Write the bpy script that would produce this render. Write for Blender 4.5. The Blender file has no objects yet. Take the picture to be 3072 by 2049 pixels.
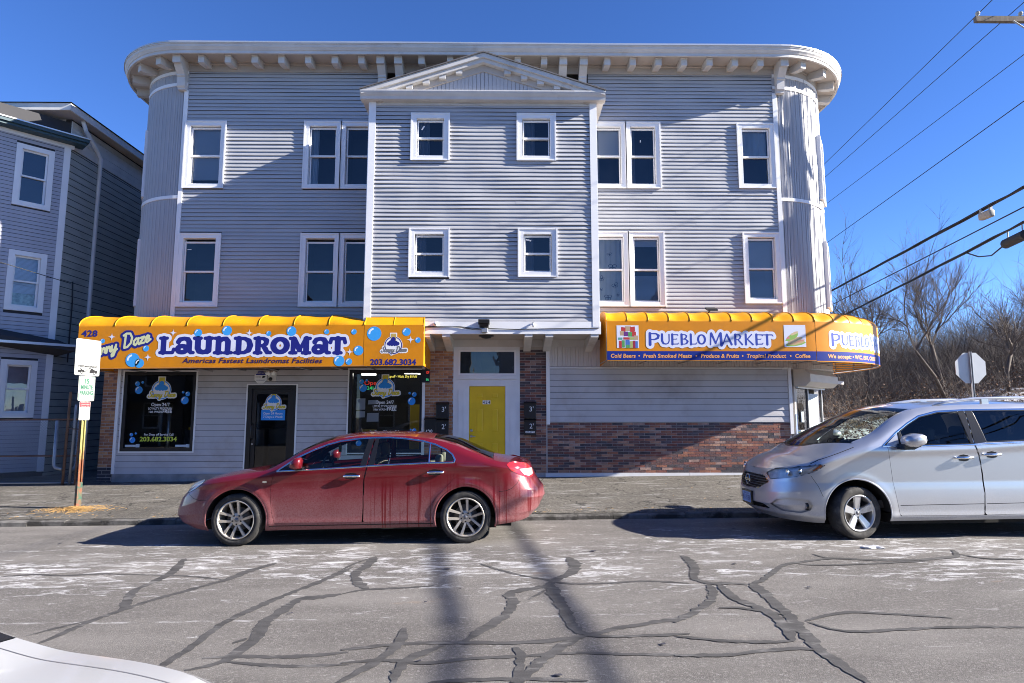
import bpy, bmesh, math, random
import numpy as np
from mathutils import Vector, Matrix

# ------------------------------------------------------------------ camera, sky, sun, exposure
scene = bpy.context.scene
C = scene.collection
cam_data = bpy.data.cameras.new('camera')
cam_data.lens = 21.82
cam_data.sensor_width = 36.0
cam_data.clip_start = 0.05
cam_data.clip_end = 2000.0
camera = bpy.data.objects.new('camera', cam_data)
C.objects.link(camera)
camera.location = (0, 0, 1.75)
camera.rotation_euler = (math.radians(90) + math.atan(0.1165), 0, math.radians(-0.65))
scene.camera = camera

SUN = Vector((1.0, -0.155, 0.49)).normalized()      # towards the sun
world = bpy.data.worlds.new('World')
scene.world = world
world.use_nodes = True
wn = world.node_tree
wn.nodes.clear()
w_out = wn.nodes.new('ShaderNodeOutputWorld')
w_bg = wn.nodes.new('ShaderNodeBackground')
w_sky = wn.nodes.new('ShaderNodeTexSky')
w_sky.sky_type = 'NISHITA'
w_sky.sun_disc = False
w_sky.sun_elevation = math.asin(SUN.z)
w_sky.sun_rotation = math.atan2(SUN.x, SUN.y)
w_sky.air_density = 1.0
w_sky.dust_density = 0.0
w_sky.ozone_density = 4.0
w_sky.altitude = 3000
w_hsv = wn.nodes.new('ShaderNodeHueSaturation')
w_hsv.inputs['Saturation'].default_value = 1.16; w_hsv.inputs['Hue'].default_value = 0.512
w_bg.inputs['Strength'].default_value = 0.07
wn.links.new(w_sky.outputs[0], w_hsv.inputs['Color'])
wn.links.new(w_hsv.outputs[0], w_bg.inputs['Color'])
wn.links.new(w_bg.outputs[0], w_out.inputs[0])

sun_data = bpy.data.lights.new('sun', 'SUN')
sun_data.energy = 4.5
sun_data.angle = math.radians(0.53)
sun_data.color = (1.0, 0.93, 0.82)
sun = bpy.data.objects.new('sun', sun_data)
C.objects.link(sun)
sun.location = (40, -9, 25)
sun.rotation_euler = (-SUN).to_track_quat('-Z', 'Y').to_euler()

scene.view_settings.view_transform = 'Standard'
scene.view_settings.look = 'None'
scene.view_settings.exposure = 1.92
scene.view_settings.gamma = 1.0
scene.render.engine = 'CYCLES'
scene.cycles.max_bounces = 8
scene.cycles.transparent_max_bounces = 16
scene.cycles.sample_clamp_indirect = 6.0
scene.cycles.use_denoising = True
scene.cycles.filter_width = 1.0

rnd = random.Random(7)
PI = math.pi

# ------------------------------------------------------------------ materials
def new_mat(name):
    m = bpy.data.materials.new(name)
    m.use_nodes = True
    nt = m.node_tree
    return m, nt, nt.nodes['Principled BSDF']

def M(name, col, rough=0.6, metal=0.0, var=0.0, vscale=4.0, stretch=(1, 1, 1), bump=0.0, bscale=60.0, coat=0.0,
      spec=0.5, dirt=None, dscale=3.0, dlo=0.5, dhi=0.7, emit=0.0, detail=5.0):
    m, nt, b = new_mat(name)
    N, L = nt.nodes.new, nt.links.new
    b.inputs['Base Color'].default_value = (*col, 1)
    b.inputs['Roughness'].default_value = rough
    b.inputs['Metallic'].default_value = metal
    b.inputs['Specular IOR Level'].default_value = spec
    b.inputs['Coat Weight'].default_value = coat
    b.inputs['Coat Roughness'].default_value = 0.05
    if emit:
        b.inputs['Emission Color'].default_value = (*col, 1)
        b.inputs['Emission Strength'].default_value = emit
    if var or bump or dirt:
        tc = N('ShaderNodeTexCoord'); mp = N('ShaderNodeMapping')
        mp.inputs['Scale'].default_value = stretch
        L(tc.outputs['Object'], mp.inputs['Vector'])
        src = None
        if var:
            nz = N('ShaderNodeTexNoise'); nz.inputs['Scale'].default_value = vscale; nz.inputs['Detail'].default_value = detail
            L(mp.outputs[0], nz.inputs['Vector'])
            rp = N('ShaderNodeValToRGB')
            rp.color_ramp.elements[0].position = 0.28; rp.color_ramp.elements[1].position = 0.72
            rp.color_ramp.elements[0].color = (*[c * (1 - var) for c in col], 1)
            rp.color_ramp.elements[1].color = (*[min(1, c * (1 + var)) for c in col], 1)
            L(nz.outputs['Fac'], rp.inputs[0]); src = rp.outputs[0]
        if dirt:
            n2 = N('ShaderNodeTexNoise'); n2.inputs['Scale'].default_value = dscale; n2.inputs['Detail'].default_value = 8
            n2.inputs['Roughness'].default_value = 0.65
            L(mp.outputs[0], n2.inputs['Vector'])
            r2 = N('ShaderNodeMapRange'); r2.inputs['From Min'].default_value = dlo; r2.inputs['From Max'].default_value = dhi
            L(n2.outputs['Fac'], r2.inputs['Value'])
            mx = N('ShaderNodeMix'); mx.data_type = 'RGBA'
            L(r2.outputs[0], mx.inputs[0])
            if src: L(src, mx.inputs[6])
            else: mx.inputs[6].default_value = (*col, 1)
            mx.inputs[7].default_value = (*dirt, 1)
            src = mx.outputs[2]
        if src: L(src, b.inputs['Base Color'])
        if bump:
            n3 = N('ShaderNodeTexNoise'); n3.inputs['Scale'].default_value = bscale; n3.inputs['Detail'].default_value = 4
            L(mp.outputs[0], n3.inputs['Vector'])
            bp = N('ShaderNodeBump'); bp.inputs['Strength'].default_value = bump; bp.inputs['Distance'].default_value = 0.01
            L(n3.outputs['Fac'], bp.inputs['Height']); L(bp.outputs[0], b.inputs['Normal'])
    return m

def glass_mat(name, tint=(0.9, 0.95, 0.95), ior=1.55, rough=0.0, keep=1.0, wav=0.0):
    """thin pane: mirror-like by Fresnel over a tinted see-through"""
    m = bpy.data.materials.new(name); m.use_nodes = True
    nt = m.node_tree; nt.nodes.clear(); N, L = nt.nodes.new, nt.links.new
    o = N('ShaderNodeOutputMaterial'); mix = N('ShaderNodeMixShader'); fr = N('ShaderNodeFresnel')
    tr = N('ShaderNodeBsdfTransparent'); gl = N('ShaderNodeBsdfGlossy')
    tr.inputs['Color'].default_value = (*[t * keep for t in tint], 1)
    gl.inputs['Roughness'].default_value = rough
    fr.inputs['IOR'].default_value = ior
    if wav:
        tc = N('ShaderNodeTexCoord'); nz = N('ShaderNodeTexNoise'); nz.inputs['Scale'].default_value = 2.2
        bp = N('ShaderNodeBump'); bp.inputs['Strength'].default_value = wav; bp.inputs['Distance'].default_value = 0.05
        L(tc.outputs['Object'], nz.inputs['Vector']); L(nz.outputs['Fac'], bp.inputs['Height'])
        L(bp.outputs[0], gl.inputs['Normal'])
    L(fr.outputs[0], mix.inputs[0]); L(tr.outputs[0], mix.inputs[1]); L(gl.outputs[0], mix.inputs[2])
    L(mix.outputs[0], o.inputs[0])
    return m

# ------------------------------------------------------------------ object helpers
INV = {}
def mkobj(name, verts, faces, mat, parent=None, smooth=False, fmat=None, local=False):
    me = bpy.data.meshes.new(name)
    me.from_pydata([tuple(v) for v in verts], [], [tuple(int(i) for i in f) for f in faces])
    mats = mat if isinstance(mat, (list, tuple)) else [mat]
    for mm in mats: me.materials.append(mm)
    if fmat is not None: me.polygons.foreach_set('material_index', fmat)
    if smooth: me.polygons.foreach_set('use_smooth', [True] * len(me.polygons))
    me.update()
    o = bpy.data.objects.new(name, me); C.objects.link(o)
    setparent(o, parent, local)
    return o

def setparent(o, parent, local=False):
    if parent is None: return
    o.parent = parent
    if not local and parent in INV: o.matrix_parent_inverse = INV[parent]

def thing(name, label, cat, loc=(0, 0, 0), group=None):
    o = bpy.data.objects.new(name, None); C.objects.link(o)
    o.location = loc; o.empty_display_size = 0.2
    INV[o] = Matrix.Translation(-Vector(loc))
    tag(o, label, cat, group)
    return o

def tag(o, label, cat, group=None, kind=None):
    o['label'] = label; o['category'] = cat
    if group: o['group'] = group
    if kind: o['kind'] = kind
    return o

def structure(o): o['kind'] = 'structure'; return o

class MB:
    def __init__(s): s.v = []; s.f = []; s.m = []
    def add(s, verts, faces, mi=0):
        b = len(s.v); s.v += [tuple(v) for v in verts]; s.f += [tuple(b + i for i in f) for f in faces]; s.m += [mi] * len(faces)
        return s
    def box(s, x0, x1, y0, y1, z0, z1, mi=0):
        v = [(x0, y0, z0), (x1, y0, z0), (x1, y1, z0), (x0, y1, z0), (x0, y0, z1), (x1, y0, z1), (x1, y1, z1), (x0, y1, z1)]
        return s.add(v, [(0, 3, 2, 1), (4, 5, 6, 7), (0, 1, 5, 4), (1, 2, 6, 5), (2, 3, 7, 6), (3, 0, 4, 7)], mi)
    def prism(s, poly, axis, a, b, mi=0):
        """poly: 2D points; axis 'x': (y,z); 'y': (x,z); 'z': (x,y); extruded from a to b"""
        def p(q, t):
            return (t, q[0], q[1]) if axis == 'x' else (q[0], t, q[1]) if axis == 'y' else (q[0], q[1], t)
        n = len(poly)
        v = [p(q, a) for q in poly] + [p(q, b) for q in poly]
        f = [tuple(range(n)), tuple(range(2 * n - 1, n - 1, -1))] + [(i, n + i, n + (i + 1) % n, (i + 1) % n) for i in range(n)]
        return s.add(v, f, mi)
    def tube(s, pts, r, n=8, cap=True, mi=0):
        pts = [Vector(p) for p in pts]; rs = r if isinstance(r, (list, tuple)) else [r] * len(pts)
        verts = []; up = None
        for i, p in enumerate(pts):
            d = (pts[min(i + 1, len(pts) - 1)] - pts[max(i - 1, 0)])
            d = d.normalized() if d.length > 1e-9 else Vector((0, 0, 1))
            if up is None:
                up = Vector((0, 0, 1)) if abs(d.z) < 0.9 else Vector((1, 0, 0))
            a = d.cross(up)
            if a.length < 1e-6: a = d.cross(Vector((0, 1, 0)))
            a.normalize(); b = a.cross(d).normalized(); up = b
            for k in range(n):
                t = 2 * PI * k / n
                verts.append(p + (a * math.cos(t) + b * math.sin(t)) * rs[i])
        f = []
        for i in range(len(pts) - 1):
            for k in range(n):
                k2 = (k + 1) % n
                f.append((i * n + k, i * n + k2, (i + 1) * n + k2, (i + 1) * n + k))
        if cap and n > 2:
            f.append(tuple(range(n - 1, -1, -1))); e = (len(pts) - 1) * n; f.append(tuple(range(e, e + n)))
        return s.add(verts, f, mi)
    def lathe(s, prof, centre, axis='z', n=32, mi=0):
        """prof: (radius, along) pairs revolved round axis through centre"""
        cx, cy, cz = centre; v = []
        for r, h in prof:
            for k in range(n):
                t = 2 * PI * k / n; c, q = r * math.cos(t), r * math.sin(t)
                v.append((cx + c, cy + q, cz + h) if axis == 'z' else (cx + c, cy + h, cz + q) if axis == 'y' else (cx + h, cy + c, cz + q))
        f = [(i * n + k, i * n + (k + 1) % n, (i + 1) * n + (k + 1) % n, (i + 1) * n + k) for i in range(len(prof) - 1) for k in range(n)]
        return s.add(v, f, mi)
    def build(s, name, mat, parent=None, smooth=False, local=False):
        return mkobj(name, s.v, s.f, mat, parent, smooth, s.m if isinstance(mat, (list, tuple)) else None, local)

def box(name, x0, x1, y0, y1, z0, z1, mat, parent=None, local=False):
    return MB().box(x0, x1, y0, y1, z0, z1).build(name, mat, parent, local=local)

def bevel_box(name, x0, x1, y0, y1, z0, z1, r, mat, parent=None, seg=2, local=False):
    o = box(name, x0, x1, y0, y1, z0, z1, mat, parent, local)
    bm = bmesh.new(); bm.from_mesh(o.data)
    bmesh.ops.bevel(bm, geom=bm.edges[:] + bm.verts[:], offset=r, segments=seg, affect='EDGES', profile=0.5)
    for f in bm.faces: f.smooth = seg > 2
    bm.to_mesh(o.data); bm.free()
    return o

# ------------------------------------------------------------------ 2D fields, clipped grids, lettering
def clip_grid(P, F):
    """P (n,m,3) points, F (n,m) field; keep F<0; returns verts, faces (quads + clipped polygons)"""
    n, m = F.shape
    ins = F < 0
    cnt = ins[:-1, :-1].astype(int) + ins[1:, :-1] + ins[1:, 1:] + ins[:-1, 1:]
    vid = -np.ones(n * m, int); verts = []; faces = []
    Pf = P.reshape(-1, 3); Ff = F.reshape(-1)
    full = np.argwhere(cnt == 4)
    if len(full):
        a = full[:, 0] * m + full[:, 1]
        q = np.stack([a, a + m, a + m + 1, a + 1], 1)
        used = np.unique(q); vid[used] = np.arange(len(used)); verts = [tuple(p) for p in Pf[used]]
        faces = [tuple(r) for r in vid[q]]
    em = {}
    def vert(i):
        if vid[i] < 0: vid[i] = len(verts); verts.append(tuple(Pf[i]))
        return int(vid[i])
    def edge(i, j):
        k = (i, j) if i < j else (j, i)
        if k not in em:
            t = Ff[k[0]] / (Ff[k[0]] - Ff[k[1]]); em[k] = len(verts)
            verts.append(tuple(Pf[k[0]] + (Pf[k[1]] - Pf[k[0]]) * t))
        return em[k]
    for i, j in np.argwhere((cnt > 0) & (cnt < 4)):
        a = int(i) * m + int(j); cs = (a, a + m, a + m + 1, a + 1); poly = []
        for k in range(4):
            p, q = cs[k], cs[(k + 1) % 4]; fp, fq = Ff[p] < 0, Ff[q] < 0
            if fp: poly.append(vert(p))
            if fp != fq: poly.append(edge(p, q))
        if len(poly) > 2: faces.append(tuple(poly))
    return verts, faces

def sd_poly(X, Y, poly):
    X = np.asarray(X, float); Y = np.asarray(Y, float)
    d = np.full(X.shape, 1e9); ins = np.zeros(X.shape, bool); n = len(poly)
    for i in range(n):
        x0, y0 = poly[i]; x1, y1 = poly[(i + 1) % n]
        ex, ey = x1 - x0, y1 - y0; l2 = ex * ex + ey * ey + 1e-12
        t = np.clip(((X - x0) * ex + (Y - y0) * ey) / l2, 0, 1)
        d = np.minimum(d, (X - x0 - t * ex) ** 2 + (Y - y0 - t * ey) ** 2)
        if y0 != y1:
            c = (y0 > Y) != (y1 > Y)
            ins ^= c & (X < x0 + (Y - y0) * ex / ey)
    d = np.sqrt(d)
    return np.where(ins, -d, d)

def sd_strokes(X, Y, strokes):
    d = np.full(X.shape, 1e9)
    for s in strokes:
        for (x0, y0, r0), (x1, y1, r1) in zip(s[:-1], s[1:]):
            ex, ey = x1 - x0, y1 - y0; l2 = ex * ex + ey * ey + 1e-12
            t = np.clip(((X - x0) * ex + (Y - y0) * ey) / l2, 0, 1)
            d = np.minimum(d, np.hypot(X - x0 - t * ex, Y - y0 - t * ey) - (r0 + (r1 - r0) * t))
    return d

def flat(Yp): return lambda X, Z: np.stack([X, np.full(X.shape, Yp), Z], -1)

def decal(name, field, bounds, res, mapf, mat, parent=None, local=False):
    x0, x1, y0, y1 = bounds
    xs = np.linspace(x0, x1, max(4, int((x1 - x0) / res))); ys = np.linspace(y0, y1, max(4, int((y1 - y0) / res)))
    X, Y = np.meshgrid(xs, ys, indexing='ij')
    v, f = clip_grid(mapf(X, Y), field(X, Y))
    if not f: return None
    return mkobj(name, v, f, mat, parent, local=local)

_tc = {}
def text2d(s, bold=0.0, shear=0.0, spacing=1.0):
    k = (s, bold, shear, spacing)
    if k not in _tc:
        cu = bpy.data.curves.new('lettering', 'FONT'); cu.body = s; cu.size = 1.0; cu.offset = bold; cu.shear = shear
        cu.space_character = spacing; cu.resolution_u = 3
        o = bpy.data.objects.new('lettering', cu)
        me = bpy.data.meshes.new_from_object(o)
        v = np.array([(p.co.x, p.co.y) for p in me.vertices]) if len(me.vertices) else np.zeros((0, 2))
        f = [tuple(p.vertices) for p in me.polygons]
        bpy.data.objects.remove(o); bpy.data.curves.remove(cu); bpy.data.meshes.remove(me)
        _tc[k] = (v, f)
    return _tc[k]

def cap_h():
    v, f = text2d('H'); return v[:, 1].max()

def text(name, s, x0, x1, zb, h, mapf, mat, parent=None, bold=0.0, shear=0.0, spacing=1.0, local=False):
    """lettering stretched to run from x0 to x1, capital height h on baseline zb"""
    v, f = text2d(s, bold, shear, spacing)
    if not len(v): return None
    a, b = v[:, 0].min(), v[:, 0].max()
    X = x0 + (v[:, 0] - a) * (x1 - x0) / (b - a); Z = zb + v[:, 1] * h / cap_h()
    P = mapf(X[:, None], Z[:, None])[:, 0, :]
    return mkobj(name, P, f, mat, parent, local=local)
# ------------------------------------------------------------------ ground
def zr(x): return 0.01 * x
KERB = 10.5
def zs(x, y): return 0.01 * x + 0.085 + 0.195 * (y - KERB) / 4.2

def road_material():
    m, nt, b = new_mat('asphalt_road'); N, L = nt.nodes.new, nt.links.new
    tc = N('ShaderNodeTexCoord')
    def noise(scale, det, st=(1, 1, 1), rg=0.6, dist=0.0):
        mp = N('ShaderNodeMapping'); mp.inputs['Scale'].default_value = st; L(tc.outputs['Object'], mp.inputs['Vector'])
        n = N('ShaderNodeTexNoise'); n.inputs['Scale'].default_value = scale; n.inputs['Detail'].default_value = det
        n.inputs['Roughness'].default_value = rg; n.inputs['Distortion'].default_value = dist
        L(mp.outputs[0], n.inputs['Vector']); return n.outputs['Fac']
    def rng(v, a, b2, c=0.0, d=1.0):
        r = N('ShaderNodeMapRange'); r.inputs[1].default_value = a; r.inputs[2].default_value = b2; r.inputs[3].default_value = c; r.inputs[4].default_value = d
        L(v, r.inputs[0]); return r.outputs[0]
    def mix(f, a, bcol):
        x = N('ShaderNodeMix'); x.data_type = 'RGBA'; L(f, x.inputs[0])
        for k, s in ((6, a), (7, bcol)):
            if isinstance(s, tuple): x.inputs[k].default_value = (*s, 1)
            else: L(s, x.inputs[k])
        return x.outputs[2]
    def mul(a, c):
        x = N('ShaderNodeMath'); x.operation = 'MULTIPLY'; L(a, x.inputs[0])
        if isinstance(c, float): x.inputs[1].default_value = c
        else: L(c, x.inputs[1])
        return x.outputs[0]
    base = mix(rng(noise(0.5, 6), .3, .7), (0.175, 0.160, 0.15), (0.25, 0.232, 0.218))
    agg = noise(130, 3, rg=0.8)
    base = mix(rng(agg, .42, .62), (0.085, 0.08, 0.078), base)
    base = mix(rng(noise(95, 2, rg=.7), .60, .70, 0, .75), base, (0.36, 0.35, 0.34))
    base = mix(rng(noise(44, 4, rg=.85), .38, .60, .70, 0.), base, (0.07, 0.065, 0.062))
    base = mix(rng(noise(33, 4, (1, 1.2, 1), rg=.85), .54, .66, 0, .6), base, (0.40, 0.385, 0.37))
    base = mix(rng(noise(7, 6, (.7, 1.2, 1), rg=.7), .38, .66, .45, 0.), base, (0.11, 0.102, 0.097))
    base = mix(rng(noise(.9, 5, (.4, 1.2, 1), rg=.6), .42, .7, 0., .45), base, (0.27, 0.255, 0.24))
    # salt film drawn out along the traffic
    sx = N('ShaderNodeSeparateXYZ'); L(tc.outputs['Object'], sx.inputs[0])
    fine = noise(5.2, 10, (.45, 1.25, 1), .76, 1.0)
    def add(a, c):
        x = N('ShaderNodeMath'); x.operation = 'ADD'; L(a, x.inputs[0])
        if isinstance(c, float): x.inputs[1].default_value = c
        else: L(c, x.inputs[1])
        return x.outputs[0]
    band = mul(rng(sx.outputs['Y'], 5.5, 7.0), rng(sx.outputs['Y'], 10.6, 8.4))          # gutter side of the lane keeps most salt
    band = mul(band, rng(noise(0.5, 3, (.45, 1, 1)), .30, .55, .25, 1.0))
    salt = rng(add(fine, mul(band, .135)), .625, .76)
    ln = N('ShaderNodeMath'); ln.operation = 'ADD'; L(sx.outputs['Y'], ln.inputs[0]); L(mul(noise(.6, 4), .22), ln.inputs[1])
    ab = N('ShaderNodeMath'); ab.operation = 'COMPARE'; L(ln.outputs[0], ab.inputs[0]); ab.inputs[1].default_value = 5.74; ab.inputs[2].default_value = .022
    worn = mul(ab.outputs[0], rng(noise(9, 6, (.4, 1, 1), .7), .50, .62))                 # worn trace of an old line
    salt = add(salt, mul(worn, .38))
    base = mix(mul(salt, rng(noise(60, 3, rg=.8), .3, .6, .45, 1.0)), base, (0.62, 0.62, 0.64))
    base = mix(mul(rng(noise(1.1, 5, (.5, 1, 1)), .66, .73), .35), base, (0.34, 0.2, 0.1))
    L(base, b.inputs['Base Color']); b.inputs['Roughness'].default_value = 0.85
    b.inputs['Specular IOR Level'].default_value = 0.25
    bp = N('ShaderNodeBump'); bp.inputs['Strength'].default_value = 0.9; bp.inputs['Distance'].default_value = 0.008
    L(agg, bp.inputs['Height']); L(bp.outputs[0], b.inputs['Normal'])
    return m

def walk_material():
    m, nt, b = new_mat('asphalt_walk'); N, L = nt.nodes.new, nt.links.new
    tc = N('ShaderNodeTexCoord')
    def noise(scale, det, st=(1, 1, 1), rg=0.6, dist=0.):
        mp = N('ShaderNodeMapping'); mp.inputs['Scale'].default_value = st; L(tc.outputs['Object'], mp.inputs['Vector'])
        n = N('ShaderNodeTexNoise'); n.inputs['Scale'].default_value = scale; n.inputs['Detail'].default_value = det
        n.inputs['Roughness'].default_value = rg; n.inputs['Distortion'].default_value = dist
        L(mp.outputs[0], n.inputs['Vector']); return n.outputs['Fac']
    def rng(v, a, b2, c=0.0, d=1.0):
        r = N('ShaderNodeMapRange'); r.inputs[1].default_value = a; r.inputs[2].default_value = b2; r.inputs[3].default_value = c; r.inputs[4].default_value = d
        L(v, r.inputs[0]); return r.outputs[0]
    def mix(f, a, bcol):
        x = N('ShaderNodeMix'); x.data_type = 'RGBA'; L(f, x.inputs[0])
        for k, s in ((6, a), (7, bcol)):
            if isinstance(s, tuple): x.inputs[k].default_value = (*s, 1)
            else: L(s, x.inputs[k])
        return x.outputs[2]
    base = mix(rng(noise(0.9, 6, (.6, 1.6, 1)), .32, .68), (0.15, 0.138, 0.122), (0.28, 0.258, 0.228))
    agg = noise(75, 3, rg=0.8)
    base = mix(rng(agg, .40, .60), (0.06, 0.056, 0.052), base)
    base = mix(rng(noise(22, 4, rg=.75), .36, .66, .75, 0.), base, (0.05, 0.047, 0.043))
    base = mix(rng(noise(17, 5, (.7, 1.3, 1), rg=.8), .56, .72, 0, .8), base, (0.42, 0.40, 0.375))
    base = mix(rng(noise(3.2, 8, (.35, 1.8, 1), .7), .56, .72, 0, .65), base, (0.5, 0.5, 0.5))
    base = mix(rng(noise(1.6, 6, (.6, 1.5, 1)), .62, .72, 0, .6), base, (0.05, 0.047, 0.045))
    vo = N('ShaderNodeTexVoronoi'); vo.feature = 'DISTANCE_TO_EDGE'; vo.inputs['Scale'].default_value = 0.55
    mpv = N('ShaderNodeMapping'); L(tc.outputs['Object'], mpv.inputs['Vector'])
    nd = N('ShaderNodeTexNoise'); nd.inputs['Scale'].default_value = 2.5; nd.inputs['Detail'].default_value = 6
    L(tc.outputs['Object'], nd.inputs['Vector'])
    va = N('ShaderNodeVectorMath'); va.operation = 'MULTIPLY_ADD'; va.inputs[1].default_value = (.9, .9, .9)
    L(nd.outputs['Color'], va.inputs[0]); L(tc.outputs['Object'], va.inputs[2]); L(va.outputs[0], vo.inputs['Vector'])
    crack = rng(vo.outputs['Distance'], 0.0, 0.012, 1.0, 0.0)
    base = mix(crack, base, (0.02, 0.02, 0.02))
    L(base, b.inputs['Base Color']); b.inputs['Roughness'].default_value = 0.9; b.inputs['Specular IOR Level'].default_value = 0.2
    bp = N('ShaderNodeBump'); bp.inputs['Strength'].default_value = 0.9; bp.inputs['Distance'].default_value = 0.012
    L(agg, bp.inputs['Height']); L(bp.outputs[0], b.inputs['Normal'])
    return m

m_road = road_material(); m_walk = walk_material()
m_tar = M('tar_seal', (0.062, 0.06, 0.061), 0.85, var=0.35, vscale=9, stretch=(.5, 1.5, 1), dirt=(0.25, 0.24, 0.235), dscale=5, dlo=.56, dhi=.78, bump=.5, bscale=120, spec=.3)
m_kerb = M('old_kerb', (0.12, 0.115, 0.11), 0.9, var=0.4, vscale=6, dirt=(0.035, 0.033, 0.03), dscale=2.5, dlo=.46, dhi=.58, bump=.8, bscale=40)

road = structure(mkobj('road', [(-300, -300, zr(-300)), (300, -300, zr(300)), (300, 400, zr(300)), (-300, 400, zr(-300))], [(0, 1, 2, 3)], m_road))
def strip_sheet(name, x0, x1, ys, zf, mat, n=40):
    v = []; f = []
    for i in range(n + 1):
        x = x0 + (x1 - x0) * i / n
        for y in ys: v.append((x, y, zf(x, y)))
    k = len(ys)
    for i in range(n):
        for j in range(k - 1): f.append((i * k + j, (i + 1) * k + j, (i + 1) * k + j + 1, i * k + j + 1))
    return structure(mkobj(name, v, f, mat))
sidewalk = strip_sheet('sidewalk', -60, 12.2, [KERB + 0.13, 12, 13.5, 14.9, 30], lambda x, y: zs(x, min(y, 14.9)), m_walk)
kb = MB()
rk = random.Random(3)
xk = -60.0
while xk < 12.2:
    x1 = min(12.2, xk + 0.6); h0, h1 = (rk.uniform(-.018, .012) for _ in range(2)); o0 = rk.uniform(-.02, .02)
    pr = [(KERB + o0, -.1), (KERB + o0 + .012, .07 + h0), (KERB + .045, .088 + h0), (KERB + .16, .086), (KERB + .16, -.1)]
    kb.add([(x, y, zr(x) + z) for x in (xk, x1 - .004) for y, z in pr], [(0, 1, 6, 5), (1, 2, 7, 6), (2, 3, 8, 7), (0, 4, 3, 2, 1), (5, 6, 7, 8, 9)])
    xk = x1
structure(kb.build('kerb', m_kerb))

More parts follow.
